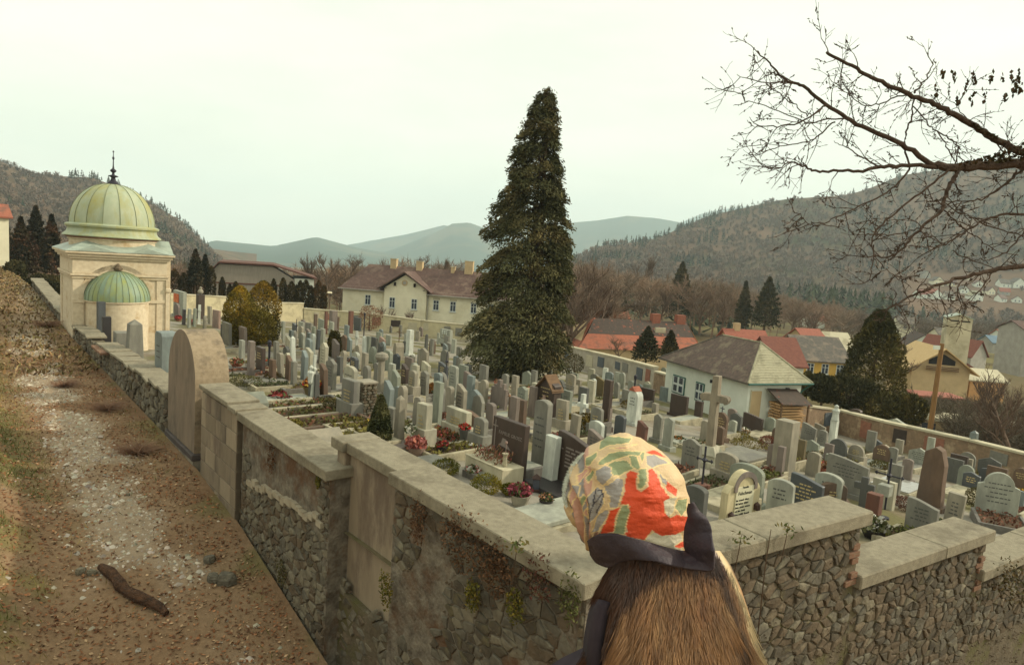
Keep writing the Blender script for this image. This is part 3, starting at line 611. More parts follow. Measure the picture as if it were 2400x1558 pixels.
def window(par,x,z,wd,h,y=-.0,fm=None,cross=True,sill=True,nv=1,gl=None):
    f=MB(); t_=.07; fm=fm or M_frame
    f.box(x-wd/2,x-wd/2+t_,y-.05,y+.05,z,z+h).box(x+wd/2-t_,x+wd/2,y-.05,y+.05,z,z+h).box(x-wd/2+t_,x+wd/2-t_,y-.05,y+.05,z,z+t_).box(x-wd/2+t_,x+wd/2-t_,y-.05,y+.05,z+h-t_,z+h)
    if cross:
        f.box(x-.035,x+.035,y-.045,y+.05,z+t_,z+h-t_)
        f.box(x-wd/2+t_,x-.035,y-.045,y+.05,z+h*.62,z+h*.62+.06); f.box(x+.035,x+wd/2-t_,y-.045,y+.05,z+h*.62,z+h*.62+.06)
    o=f.build('window',fm,par); MB().box(x-wd/2+.05,x+wd/2-.05,y-.012,y+.03,z+.05,z+h-.05).build('pane',gl or M_glass,o)
    if sill: MB().box(x-wd/2-.08,x+wd/2+.08,y-.14,y+.02,z-.1,z-.004).build('sill',M_frame,o)
    return o
def gable_roof(b,x0,x1,y0,y1,ze,zr,th=.16,ov=.4,m=0):
    ym=(y0+y1)/2; k=(zr-ze)/(ym-y0); ye=y0-ov; zo_=ze-k*ov; yf=y1+ov
    V=[(x0-ov,ye,zo_),(x1+ov,ye,zo_),(x1+ov,ym,zr),(x0-ov,ym,zr),(x0-ov,yf,zo_),(x1+ov,yf,zo_)]
    V2=[(a,c,d+th) for a,c,d in V]
    return b.add(V+V2,[(0,1,2,3),(3,2,5,4),(6,9,8,7),(9,10,11,8),(0,6,7,1),(4,5,11,10),(0,3,9,6),(3,4,10,9),(1,7,8,2),(2,8,11,5)],m)
def gable_wall(x,y0,y1,z0,ze,zr,th=.2):
    return [(y0,z0),(y1,z0),(y1,ze),((y0+y1)/2,zr),(y0,ze)]
def house(p,az,W,Dp,zbase,ze,zr,wall,roof,label,wins=(),ridge_along=True,name='house',cat='house',chim=0,win_h=1.3,fm=None,ov=.4,grp=None):
    """p: front left corner; local x along heading az; ridge along x, or along y (gable to the front)"""
    t=empty(name,(p[0],p[1],0),rad(90-az),label,cat,grp)
    if ridge_along:
        b=MB(); b.box(0,W,0,Dp,zbase,ze); V=[]
        for x in (0,W): b.add([(x,0,ze),(x,Dp,ze),(x,Dp/2,zr)],[(0,1,2)])
        b.build('wall',wall,t); r_=gable_roof(MB(),0,W,0,Dp,ze,zr,ov=ov).build('roof',roof,t)
    else:
        b=MB(); b.box(0,W,0,Dp,zbase,ze); b.add([(0,0,ze),(W,0,ze),(W/2,0,zr)],[(0,1,2)]); b.add([(0,Dp,ze),(W,Dp,ze),(W/2,Dp,zr)],[(0,1,2)])
        b.build('wall',wall,t); rb=gable_roof(MB(),0,Dp,-W,0,ze,zr,ov=ov); rb.v=[(-y,x,z) for x,y,z in rb.v]; r_=rb.build('roof',roof,t)
    for (x,z) in wins: window(t,x,z,.95,win_h,-.02,fm)
    for c in range(chim):
        x=W*(.3+.4*c); y=Dp/2 if ridge_along else Dp*.4; xx=x if ridge_along else W/2
        MB().box(xx-.35,xx+.35,y-.3,y+.3,zr-.6,zr+.9).build('chimney',M_tan,r_); 
    return t
# ---- cream house behind the cemetery
p=at(800,770,100); t=empty('house',(p[0],p[1],0),rad(90-98),'long cream two-winged house with brown roof and central gable behind the graves','house')
ZB=-14.5
MB().box(0,24,0,9,ZB,-5.95).build('wall',M_cream,t)
r1=gable_roof(MB(),0,24,0,9,-5.95,-2.75,.18,.55); 
hr=MB().add([(-.55,-.55,-6.35),(24.5,-.55,-6.35),(24.5,4.5,-2.75),(2.2,4.5,-2.75),(-.55,9.5,-6.35),(24.5,9.5,-6.35)],[(0,1,2,3),(3,2,5,4),(0,3,4),(0,4,5,1)]).build('roof',M_roofb,t)
MB().box(-.58,24.5,-.66,-.52,-6.42,-6.28).build('gutter',M_gry,t)
b=MB(); b.prism([(6.5,ZB),(12.7,ZB),(12.7,-5.75),(9.55,-3.75),(6.5,-5.75)],-.7,4); b.build('gable_wall',M_cream,t)
gr_=MB().add([(5.6,-1.5,-6.05),(9.55,-1.5,-3.45),(13.5,-1.5,-6.05),(5.6,5,-6.05),(9.55,5,-3.45),(13.5,5,-6.05),(5.6,-1.5,-5.9),(9.55,-1.5,-3.28),(13.5,-1.5,-5.9),(5.6,5,-5.9),(9.55,5,-3.28),(13.5,5,-5.9)],
 [(0,1,4,3),(1,2,5,4),(6,9,10,7),(7,10,11,8),(0,6,7,1),(1,7,8,2),(3,4,10,9),(4,5,11,10),(0,3,9,6),(2,8,11,5)]).build('gable_roof',M_roofb,t)
for x in (6.75,8.1,11.0,12.4):
    MB().prism([(x-.09,-5.0-abs(x-9.55)*.28),(x+.09,-5.0-abs(x-9.55)*.28),(x+.09,-3.98-abs(x-9.55)*.62),(x-.09,-3.98-abs(x-9.55)*.62)],-1.25,-.7).build('bracket',M_dk,t)
o=MB().lathe([(0,0),(.42,0),(.42,.1),(.0,.1)],20).build('round_window',M_tan,t); o.location=(9.45,-.68,-4.9); o.rotation_euler=(rad(90),0,0)
o2=MB().lathe([(0,0),(.27,0),(.27,.03),(0,.03)],16).build('pane',M_gry,o); o2.location=(0,0,.1)
for x in (3.85,14.02,16.5,19.5,22): window(t,x,-8.5,.85,1.45,-.02)
for x in (7.75,11.0): window(t,x,-8.58,.85,1.5,-.74)
for x in (14.02,16.5): MB().box(x-.5,x+.5,-.04,0,-7.0,-6.75).build('lintel',M_con,t)
MB().tube([(12.85,-.25,-6.3),(12.85,-.25,-13)],.07,6).build('downpipe',M_gry,t)
for x,zt_,s in ((6.1,-1.75,.45),(10.1,-1.85,.45),(17.6,-1.3,.6),(15.2,-2.3,.25)):
    c_=MB().box(x-s,x+s,3.9,4.8,-4.0,zt_).build('chimney',M_tan,hr); MB().box(x-s-.08,x+s+.08,3.82,4.88,zt_,zt_+.1).build('chimney_cap',M_con,c_)
for x,z in ((4,-5.0),(18.6,-5.05)): MB().box(x,x+.5,1.0+(z+5.6)*1.2,1.5+(z+5.6)*1.2,z-.3,z+.06).build('skylight',M_con,t)
# ---- grey shed
p=at(482,660,95); t=empty('shed',(p[0],p[1],0),rad(90-70),'large grey clad hall with brown trim and a white wing','shed')
M_clad=mat('grey_cladding',lin((150,142,128)),lin((132,124,112)),scale=2,rough=.8,stretch=(6,1,.4))
M_trim=mat('brown_trim',lin((104,70,58)),lin((88,60,50)),scale=3,rough=.8)
MB().prism([(0,-10.5),(11.8,-10.5),(11.8,-5.7),(8.8,-3.95),(1.7,-3.95),(0,-5.95)],0,9).build('wall',M_clad,t)
for i in range(24): MB().box(.25+i*.48,.27+i*.48,-.03,.0,-6.5,-5.8 if i<2 or i>21 else -4.9).build('cladding_seam',M_trim,t) if 0 else None
MB().box(-.05,11.85,-.07,.0,-6.68,-6.48).build('trim_band',M_trim,t)
b=MB()
for (x0,z0),(x1,z1) in (((-.3,-6.1),(1.65,-3.82)),((1.65,-3.82),(8.85,-3.82)),((8.85,-3.82),(14.9,-5.45))):
    b.add([(x0,-.45,z0),(x1,-.45,z1),(x1,9.4,z1),(x0,9.4,z0),(x0,-.45,z0+.2),(x1,-.45,z1+.2),(x1,9.4,z1+.2),(x0,9.4,z0+.2)],[(0,3,2,1),(4,5,6,7),(0,1,5,4),(1,2,6,5),(2,3,7,6),(3,0,4,7)])
b.build('roof',M_trim,t)
MB().box(11.803,14.5,.3,9,-10.5,-5.45).build('white_wing',M_white,t); window(t,13.1,-8.0,.8,1.1,.28,sill=False)
# ---- white mortuary house
p=at(1745,990,39.5); c0=np.array([p[0],p[1],0]); t=empty('house',(p[0],p[1],0),rad(90-68),'small white house with hipped slate roof and green windows inside the cemetery','house')
# local x along the short lit side (heading 68), local y along the long side (heading -22)
WM,LM=3.95,8.15; ze=-6.22
MB().box(0,WM,0,LM,-10.2,ze).build('wall',M_white,t)
zr=-4.15; o_=.42; zo_=ze-.02
V=[(-o_,-o_,zo_),(WM+o_,-o_,zo_),(WM+o_,LM+o_,zo_),(-o_,LM+o_,zo_),(WM/2,1.55,zr),(WM/2,LM-3.1,zr)]
MB().add([V[0],V[4],V[5],V[3]],[(0,1,2,3)]).build('roof_slope',M_roofm,t); MB().add([V[1],V[2],V[5],V[4],V[3]],[(0,1,2,3),(1,4,2)]).build('roof_slope',M_roofm,t); MB().add([V[0],V[1],V[4]],[(0,1,2)]).build('roof_slope',M_roofl,t)  # front slope in paler slates: the sun on it is put into the colour
MB().box(-o_,WM+o_,-o_,LM+o_,zo_-.10,zo_-.004).build('eaves',M_roofg,t)
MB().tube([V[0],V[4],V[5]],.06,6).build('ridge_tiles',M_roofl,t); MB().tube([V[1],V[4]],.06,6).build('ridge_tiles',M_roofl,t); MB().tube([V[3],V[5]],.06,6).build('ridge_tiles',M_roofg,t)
b=MB()                                          # slate courses as fine steps on the lit slope
for i in range(1,16):
    q=i/16; xa=-o_+q*(WM/2+o_); xb=WM+o_-q*(WM/2+o_); y=-o_+q*(1.55+o_); z=zo_+q*(zr-zo_); b.add([(xa,y-.01,z+.012),(xb,y-.01,z+.012),(xb,y+.03,z+.034),(xa,y+.03,z+.034),(xa,y-.012,z-.01),(xb,y-.012,z-.01)],[(0,1,2,3),(4,5,1,0)])
b.build('slate_courses',M_roofl,t,'stuff')
MB().tube([(-o_,-o_-.07,zo_-.06),(WM+o_,-o_-.07,zo_-.06)],.06,6).build('gutter',M_gfr,t)
MB().tube([(WM+.25,-o_-.05,zo_-.1),(WM+.05,-.12,zo_-.5),(WM-.25,-.1,zo_-.8),(WM-.25,-.1,-9.5)],.05,6).build('downpipe',M_gfr,t)
sf=empty('x',(0,0,0)); bpy.data.objects.remove(sf)
def side_window(y,z0,wd,h):
    f=MB(); f.box(-.06,.02,y-wd/2,y+wd/2,z0,z0+h); o=f.build('window',M_gfr,t)
    MB().box(-.085,-.058,y-wd/2+.07,y+wd/2-.07,z0+.07,z0+h-.07).build('frame',M_frame,o)
    for a in (-1,1):
        for c in (0,1): MB().box(-.10,-.08,y+a*wd*.22-wd*.14,y+a*wd*.22+wd*.14,z0+.16+c*(h*.46),z0+.16+c*(h*.46)+h*.34).build('pane',M_glass,o)
    return o
side_window(6.55,-8.35,1.35,1.2); side_window(4.3,-8.35,.85,1.2); 
MB().box(-.12,.0,3.2,3.3,-6.95,-6.75).build('lamp',M_iron,t)
MB().box(.25,.98,-.06,.01,-9.2,-6.78).build('door',M_tan,t,bevel=.01)
MB().box(.19,.25,-.05,.01,-9.2,-6.72).build('door_frame',M_con,t)
MB().box(2.75,2.95,-.15,0,-6.75,-6.6).build('lamp',M_iron,t)
# stacked planks under a little lean-to roof at its lit wall
q=SW(0,0,0); P0=c0+D(68)*1.35-D(-22)*.15
pk=empty('plank_stack',(P0[0],P0[1],0),rad(90-68),'stack of tan planks under a small tarred lean-to roof against the white house','plank stack')
M_plank=mat('plank_wood',lin((196,160,116)),lin((168,132,92)),scale=3,rough=.8,stretch=(.6,6,6))
rr_=random.Random(3)
for k in range(9):
    z=-8.75+k*.165
    for j in range(2): MB().box(.1+rr_.uniform(-.12,.1),2.0+rr_.uniform(-.15,.1),-.95+j*.47,-.95+j*.47+.42,z,z+.10).build('plank',M_plank,pk)
MB().add([(-.05,-1.25,-7.3),(2.2,-1.25,-7.42),(2.1,0,-6.72),(-.1,0,-6.66),(-.05,-1.25,-7.24),(2.2,-1.25,-7.36),(2.1,0,-6.66),(-.1,0,-6.6)],[(0,3,2,1),(4,5,6,7),(0,1,5,4),(1,2,6,5),(2,3,7,6),(3,0,4,7)]).build('lean_to_roof',M_roofd,pk)
for x in (.02,2.0): MB().box(x,x+.08,-1.15,-1.07,-9.2,-7.3).build('post',M_wd,pk)
# ---- red roofed barn range
p=at(1360,812,75); t=empty('barn',(p[0],p[1],0),rad(90-75),'long barn with red and dark patched tile roof behind the cemetery wall','barn')
MB().box(0,15,.3,9,-14.5,-9.5).build('wall',M_tan,t)
MB().add([(0,0.3,-9.4),(0,9,-9.4),(2.6,4.6,-6.6)],[(0,1,2)]).build('wall',M_tan,t)
b=MB(); b.add([(-.3,-.2,-9.55),(15.2,-.2,-9.55),(15.2,2.3,-8.15),(1.6,2.3,-8.15)],[(0,1,2,3)],0); b.add([(1.6,2.3,-8.14),(15.2,2.3,-8.14),(15.2,4.6,-6.55),(3.2,4.6,-6.55)],[(0,1,2,3)],1); b.add([(-.3,-.2,-9.55),(3.2,4.6,-6.55),(-.3,9.4,-9.55)],[(0,1,2)],0); b.add([(3.2,4.6,-6.55),(15.2,4.6,-6.55),(15.2,9.4,-9.55),(-.3,9.4,-9.55)],[(0,1,2,3)],0)
rf=b.build('roof',[M_red,M_roofd],t)
MB().add([(15.2,-.2,-9.6),(15.2,9.4,-9.6),(15.2,4.6,-6.58)],[(0,1,2)]).build('gable',stone('orange_render',(206,150,100),(188,134,90),False),t)
for x,y,s in ((11.0,4.6,.5),(14.3,4.6,.55)): MB().box(x-s,x+s,y-.4,y+.4,-7.2,-5.7).build('chimney',stone('brick_chimney',(152,96,76),(130,82,66),False),rf)
MB().box(10.3,11.6,2.8,3.1,-7.8,-7.2).build('skylight',M_con,rf)
r_=np.random.default_rng(5); b=MB()
for i in range(16):
    x=r_.uniform(2.5,14.5); y=r_.uniform(2.4,4.4); z=-8.14+(y-2.3)*.691+.015; b.add([(x,y,z),(x+.22,y,z),(x+.22,y+.18,z+.126),(x,y+.18,z+.126)],[(0,1,2,3)])
b.build('red_patch_tiles',M_red,rf,'stuff')
def house_ridge(a,c,d,az,drop,hd,wallh,roof,wall,label,wins=0,name='house',chim=0,rise_ov=.35,cat='house'):
    A=at(a[0],a[1],d); L_,zr_,_=onp(c[0],c[1],A,az); zr_=A[2]; base=A-D(az-90)*hd; W=L_
    ze_=zr_-drop; ws=[(W*(i+.6)/(wins+.2),ze_-1.75) for i in range(wins)]
    return house(base,az,W,2*hd,ze_-wallh,ze_,zr_,wall,roof,label,ws,True,name,cat,chim)
house_ridge((1700,772),(1786,777),84,82,2.6,3.4,3,M_roofp,M_tan,'house with faded pink tile roof right of the barn',0,chim=1)
house_ridge((1788,790),(1858,793),80,84,2.6,3.2,3,M_red2,M_white,'low house with plain dark red roof behind the white mortuary',1)
house_ridge((1852,786),(1958,794),92,86,2.6,4,4.5,M_roofg,M_yel,'yellow house with large dark roof right of the red roofs',3)
house_ridge((1868,770),(1915,776),120,80,2.0,3.5,3,M_roofp,M_tan,'small tan-roofed house just above the yellow house',0)
house_ridge((1930,778),(1982,782),130,86,3.0,4,4,M_con,M_gry,'pale-roofed house left of the conical thuja',0)
house_ridge((1440,722),(1465,724),140,84,1.6,3,3,M_red,M_white,'tiny red-roofed house among bare trees above the barn',0)
# gable fronts
def house_gable(px,py,d,az,hw,drop,Dp,wallh,roof,wall,label,wins=(),ov=.6,name='house',chim=0,fm=None):
    A=at(px,py,d); base=A-D(az)*hw; ze_=A[2]-drop
    return house((base[0],base[1]),az,2*hw,Dp,ze_-wallh,ze_,A[2],wall,roof,label,[(hw+x,ze_+z) for x,z in wins],False,name,'house',chim,ov=ov,fm=fm)
t=house_gable(2212,818,95,100,3.7,2.7,9,5.5,mat('tan_boards',lin((206,178,130)),lin((182,152,108)),scale=2,rough=.8,stretch=(1,6,1)),M_tan,'tan timber chalet with broad roof and dark balcony by the wooden pole',ov=.9)
MB().box(1.9,5.5,-.12,-.02,-99,-98).build('x',M_dk) if 0 else None
A=at(2212,818,95)[2]
MB().add([(2.0,-.06,A-2.2),(5.4,-.06,A-2.2),(5.4,-.06,A-1.6),(3.9,-.06,A-.75),(3.5,-.06,A-.75),(2.0,-.06,A-1.6)],[(0,1,2,3,4,5)]).build('balcony_shade_panel',M_dk,t)  # flat dark sheet painting the shade inside the balcony
for k in range(3): MB().box(1.6,5.8,-.5,-.4,A-3.0+k*.22,A-2.86+k*.22).build('balcony_rail',M_wd,t)
house_gable(2168,785,140,108,4.6,3.6,9,3,M_roofd,M_white,'pale blue-white gabled house left of the grey tower',ov=.3)
house_gable(2300,800,120,60,2.6,2.6,9,3.5,M_red2,M_gry,'red-roofed house just right of the grey tower',ov=.3)
house_ridge((2192,768),(2236,764),170,95,2.2,4,7,M_roofg,M_cream,'pale yellow house with columns behind the grey tower',3)
house_ridge((2250,862),(2330,870),100,95,1.2,3,3.2,M_con,stone('orange_render'if 0 else 'tan_orange',(206,160,110),(186,142,96),False),'low annex with pale flat roof right of the chalet',0)
t=house_ridge((2375,752),(2470,748),135,92,1.5,4,9,M_roofb,M_gry,'grey three-storey house with dark windows at the right edge',3)
house_ridge((2312,786),(2356,786),190,90,1.6,3,3,mat('blue_roof',lin((112,134,148)),lin((98,118,132)),scale=1),M_gry,'small blue-roofed shed right of the grey tower',0)
house_ridge((2338,772),(2362,772),200,90,1.8,3,3,M_red,M_white,'tiny red-roofed house above the blue roof',0)
house_ridge((2100,742),(2140,742),240,95,2.0,4,6,M_roofg,M_cream,'cream house with dark windows above the conical thuja',2)
house_ridge((1890,732),(1925,730),260,90,2.4,4,3,M_roofp,M_white,'distant house with pink roof above the yellow house',0)
# grey tower
p=at(2205,870,110); t=empty('tower',(p[0],p[1],0),rad(90-112),'plain tall grey concrete tower with two dark slots under its low gable','tower')
MB().prism([(0,-22),(3.35,-22),(3.35,-4.95),(1.7,-4.35),(0,-4.95)],0,3.6).build('wall',M_con,t)
MB().add([(-.15,-.2,-5.0),(1.7,-.2,-4.33),(3.5,-.2,-5.0),(-.15,3.8,-5.0),(1.7,3.8,-4.33),(3.5,3.8,-5.0),(-.15,-.2,-4.88),(1.7,-.2,-4.2),(3.5,-.2,-4.88),(-.15,3.8,-4.88),(1.7,3.8,-4.2),(3.5,3.8,-4.88)],[(0,1,4,3),(1,2,5,4),(6,9,10,7),(7,10,11,8),(0,6,7,1),(1,7,8,2),(0,3,9,6),(2,8,11,5)]).build('roof',M_zinc,t)
for x in (.35,1.85): MB().box(x,x+1.2,-.06,.01,-5.5,-5.28).build('slot_window',M_dk,t)
MB().box(1.55,1.85,1.5,1.9,-4.4,-3.9).build('chimney',M_con,t)
MB().add([(3.4,-.3,-12.2),(6.8,-.3,-14.2),(6.8,3.4,-14.2),(3.4,3.4,-12.2),(3.4,-.3,-11.9),(6.8,-.3,-13.9),(6.8,3.4,-13.9),(3.4,3.4,-11.9)],[(0,3,2,1),(4,5,6,7),(0,1,5,4),(1,2,6,5),(2,3,7,6),(3,0,4,7)]).build('side_roof',M_red2,t)
MB().box(3.353,6.5,0,3.2,-22,-13.6).build('side_wing',M_gry,t)
# house at the left picture edge
p=at(22,630,74); b0=p-D(48)*9
house(b0,48,9,8,-8,onp(22,510,p,48)[1],onp(22,510,p,48)[1]+1.3,M_cream,M_red,'cream house corner with red eaves at the left picture edge',[(7.2,-2.6)],True,ov=.35)
# far houses on the hillside: standing where the line of sight meets the slope
HV=RH[0][:,:RH[1]].reshape(-1,3); HPX=np.stack(ppx(HV.T.T.reshape(-1,3)[0]) if 0 else (1200+FPX*(HV@RV)/(HV@FV),779-FPX*(HV@UV)/(HV@FV)),1)
def hill_at(px,py): return HV[np.argmin(np.hypot(HPX[:,0]-px,HPX[:,1]-py))]
far=[(2180,658,24,M_gry,M_roofg,'grey'),(2197,672,26,M_cream,M_roofg,'cream'),(2160,694,26,M_white,M_red2,'white red-roofed'),(2206,704,30,M_white,M_red,'white bright-red-roofed'),(2232,706,24,M_white,M_roofg,'white grey-roofed'),(2262,684,22,M_white,M_roofg,'white'),(2290,672,20,M_white,M_roofb,'white'),(2298,712,30,M_white,M_roofl,'white'),(2322,684,22,M_cream,M_roofb,'cream'),(2350,668,26,M_white,M_roofg,'white'),(2384,676,30,M_white,M_roofg,'white'),(2340,712,22,M_white,M_roofb,'white'),(2362,700,22,M_gry,M_roofp,'grey pink-roofed'),(2224,668,18,M_cream,M_roofb,'cream'),(2392,712,20,M_white,M_roofb,'white'),(2250,655,14,M_cream,M_roofb,'cream'),(2000,658,14,M_white,M_roofg,'white')]
ords=['upper left','second from left, upper','leftmost lower','below the cream one','beside the red-roofed one','middle upper','middle','biggest lower','centre right','upper right','rightmost upper','lower right','right of centre','topmost small','rightmost lower','smallest upper','lone one left of the village']
for (x,y,wpx,wm,rm,col),wd_ in zip(far,ords):
    q=hill_at(x,y); d=float(q@FV); W=wpx/FPX*d*.95; az=90+rng.uniform(-25,25); b0=q-D(az)*W/2
    house((b0[0],b0[1]),az,W,W*.8,q[2]-5,q[2]+W*.42,q[2]+W*.82,wm,rm,'small %s house on the far slope, %s'%(col,wd_),[(W*.3,q[2]+W*.12),(W*.7,q[2]+W*.12)],bool(rng.random()<.4),win_h=1.5)
# ---- cemetery outer walls
M_cw=stone('boundary_render',(198,188,152),(178,168,136),False,.9,.15,(160,150,122),scale=1.2,scale3=.6)
M_cw2=stone('boundary_rubble',(146,122,98),(122,104,84),False,.92,.4,(170,150,122),scale=5,bscale=18,scale3=1.2)
PLQ=[stone('plaque_dark',(70,60,54),(56,48,44),False,.5,.05),stone('plaque_grey',(128,126,116),(112,110,100),False,.7,.05),stone('plaque_pale',(186,178,152),(168,160,136),False,.8,.05),stone('plaque_slate',(92,98,102),(78,84,88),False,.6,.05),stone('plaque_rust',(150,104,84),(128,88,72),False,.8,.1)]
def boundary(pts,hs,label,m,cap=True,th=.4,plq=0):
    P=np.array(pts); t=empty('boundary_wall',(P[0][0],P[0][1],0),0,label,'wall'); o=P[0][:2]
    for i in range(len(P)-1):
        a,b_=P[i][:2]-o,P[i+1][:2]-o; d=b_-a; L_=np.hypot(*d); n=np.array([-d[1],d[0]])/L_*th
        za,zb_=P[i][2],P[i+1][2]; h=hs[i]
        V=[(a[0],a[1],za-2.5-h),(b_[0],b_[1],zb_-2.5-h),(b_[0]+n[0],b_[1]+n[1],zb_-2.5-h),(a[0]+n[0],a[1]+n[1],za-2.5-h),(a[0],a[1],za),(b_[0],b_[1],zb_),(b_[0]+n[0],b_[1]+n[1],zb_),(a[0]+n[0],a[1]+n[1],za)]
        FF=[(0,3,2,1),(4,5,6,7),(0,1,5,4),(1,2,6,5),(2,3,7,6),(3,0,4,7)]
        MB().add(V,FF).build('wall_body',m,t)
        if plq:
            rp=random.Random(int(L_*100)); k_=max(1,int(plq*L_))
            for j in range(k_):
                q=(j+rp.uniform(.2,.8))/k_; hw=rp.uniform(.28,.6)/L_; hh_=rp.uniform(.6,1.1); zq=za+(zb_-za)*q-rp.uniform(.15,.4); e_=-n/th*.05; c0_=a+d*(q-hw); c1_=a+d*(q+hw)
                Vp=[(c0_[0],c0_[1],zq-hh_),(c1_[0],c1_[1],zq-hh_),(c1_[0],c1_[1],zq),(c0_[0],c0_[1],zq)]; Vp=[(x+e_[0]*s_,y+e_[1]*s_,z) for s_ in(1,-.4) for x,y,z in Vp]
                MB().add(Vp,[(0,1,2,3),(7,6,5,4),(0,4,5,1),(1,5,6,2),(2,6,7,3),(3,7,4,0)]).build('memorial_plaque',rp.choice(PLQ),t)
        if cap:
            e=n/th*.07; V2=[(V[4][0]-e[0],V[4][1]-e[1],za+.003),(V[5][0]-e[0],V[5][1]-e[1],zb_+.003),(V[6][0]+e[0],V[6][1]+e[1],zb_+.003),(V[7][0]+e[0],V[7][1]+e[1],za+.003)]
            MB().add(V2+[(x,y,z+.12) for x,y,z in V2],FF).build('coping',M_con,t)
    return t
def bp(px,py,H): q=gpt(px,py,H); return (q[0],q[1],q[2])
def bd(px,py,d): q=at(px,py,d); return (q[0],q[1],q[2])
BW=boundary([bd(400,690,68),bd(530,697,74),bd(652,711,79),bd(712,712,82)],[2.5]*3,'tall pale rendered cemetery back wall below the grey shed',M_cw)
boundary([bd(713,724,82),bd(800,731,84),bd(900,740,85),bd(986,752,86),bd(1100,764,86)],[2.5]*4,'pale stone cemetery back wall in front of the cream house',M_cw,plq=.5)
boundary([bp(1325,812,1.8),bp(1440,838,1.8),bp(1532,862,1.8)],[2.5]*2,'grey boundary wall with memorial niches below the red barn',stone('boundary_grey',(176,168,150),(150,142,126),False,.9,.15,scale=1.2),plq=.55)
boundary([bp(1534,872,1.5),bp(1575,884,1.5)],[2.5],'short lower boundary wall joining the white house',M_cw2)
boundary([bp(1868,950,1.5),bp(1960,962,1.5),bp(2070,990,1.5),bp(2125,1002,1.5),bp(2270,1034,1.5),bp(2400,1066,1.5),bp(2600,1112,1.5)],[2.5]*6,'far pinkish rubble boundary wall with stone coping at the right',M_cw2,plq=.32)
# ================================================================ graves
GC={'pale grey':(168,170,154),'blue-grey':(130,140,136),'grey':(134,132,120),'dark slate':(80,84,86),'cream':(186,181,158),'beige':(158,150,132),'brown':(112,92,76),'dark brown':(76,62,54),'green-grey':(146,150,134),'white':(216,220,206),'mauve':(134,122,112),'pink':(166,140,126),'black':(52,48,48),'dark grey':(98,98,92),'red-brown':(118,82,68),'olive':(120,106,74)}
GM={k:stone('gravestone_'+k.replace(' ','_').replace('-','_'),v,tuple(int(c*.84) for c in v),True,.5 if k in('black','dark brown','dark slate','blue-grey') else .8,.1,tuple(int(c*.62+26) for c in v),scale=5,scale3=1.4,spec=.4 if k in('black','dark brown','dark slate') else .25,th3=(.47,.68)) for k,v in GC.items()}
M_kerb=stone('grave_kerb',(178,170,144),(154,146,122),False,.85,.15,(130,124,104),scale=6,scale3=2)
M_kerb2=stone('granite_kerb',(118,114,106),(98,94,88),False,.6,.1,scale=10)
M_soil=mat('grave_soil',lin((92,72,52)),lin((70,58,42)),scale=8,rough=.95,bump=.4)
M_gold=mat('gilt_letters',lin((190,170,120)),rough=.4); M_slv=mat('silver_letters',lin((140,130,122)),rough=.5)
M_blk=mat('black_letters',lin((40,38,34)),rough=.7)
M_plq=GM['black']
def outline(sh,W,H,r=None):
    h=W/2
    arc=lambda cx,cz,rx,rz,a0,a1,n=12:[(cx+rx*math.cos(a),cz+rz*math.sin(a)) for a in np.linspace(a0,a1,n)]
    if sh=='rect': return [(-h,0),(h,0),(h,H),(-h,H)]
    if sh=='round': return [(-h,0),(h,0)]+arc(0,H-h,h,h,0,math.pi,15) if H>h*1.2 else [(-h,0),(h,0)]+arc(0,H*.4,h,H*.6,0,math.pi,15)
    if sh=='seg': k=min(.22*W,.3*H); return [(-h,0),(h,0)]+arc(0,H-k,h,k,0,math.pi,13)
    if sh=='point': k=min(.22*W,.25*H); return [(-h,0),(h,0),(h,H-k),(0,H),(-h,H-k)]
    if sh=='should': k=h*.72; return [(-h,0),(h,0),(h,H-k*1.1),(k,H-k*.95)]+arc(0,H-k,k,k,0.08,math.pi-.08,13)+[(-k,H-k*.95),(-h,H-k*1.1)]
    if sh=='skew': return [(-h,0),(h,0),(h,H*.84)]+[(h-W*q,H*.84+H*.16*math.sin(q*math.pi/2)**1.3) for q in np.linspace(.1,1,9)]
    if sh=='wave': return [(-h,0),(h,0),(h,H*.88)]+[(h-W*q,H*(.94-.06*math.cos(q*2*math.pi*.9))) for q in np.linspace(.08,1,10)]
    if sh=='cut': return [(-h,0),(h,0),(h,H-.3*h),(h*.7,H),(-h*.7,H),(-h,H-.3*h)]
    if sh=='rough':
        rr=random.Random(int(W*991+H*77)); return [(-h,0),(h,0)]+[(h*rr.uniform(.85,1.08),H*.35),(h*rr.uniform(.8,1.02),H*.7),(h*rr.uniform(.45,.7),H*.95),(rr.uniform(-.2,.2)*h,H),(-h*rr.uniform(.5,.8),H*.9),(-h*rr.uniform(.85,1.05),H*.55)]
    return [(-h,0),(h,0),(h,H),(-h,H)]
SHW={'rect':'square-topped','round':'round-topped','seg':'arched','point':'pointed','should':'shouldered round','skew':'slanted-top','wave':'wave-topped','cut':'clipped-corner','rough':'rough-hewn','obel':'obelisk','pillar':'tall pillar','cross':'stone cross','icross':'iron cross','dbl':'double-cross'}
ROT0=rad(-50)
GR=[]
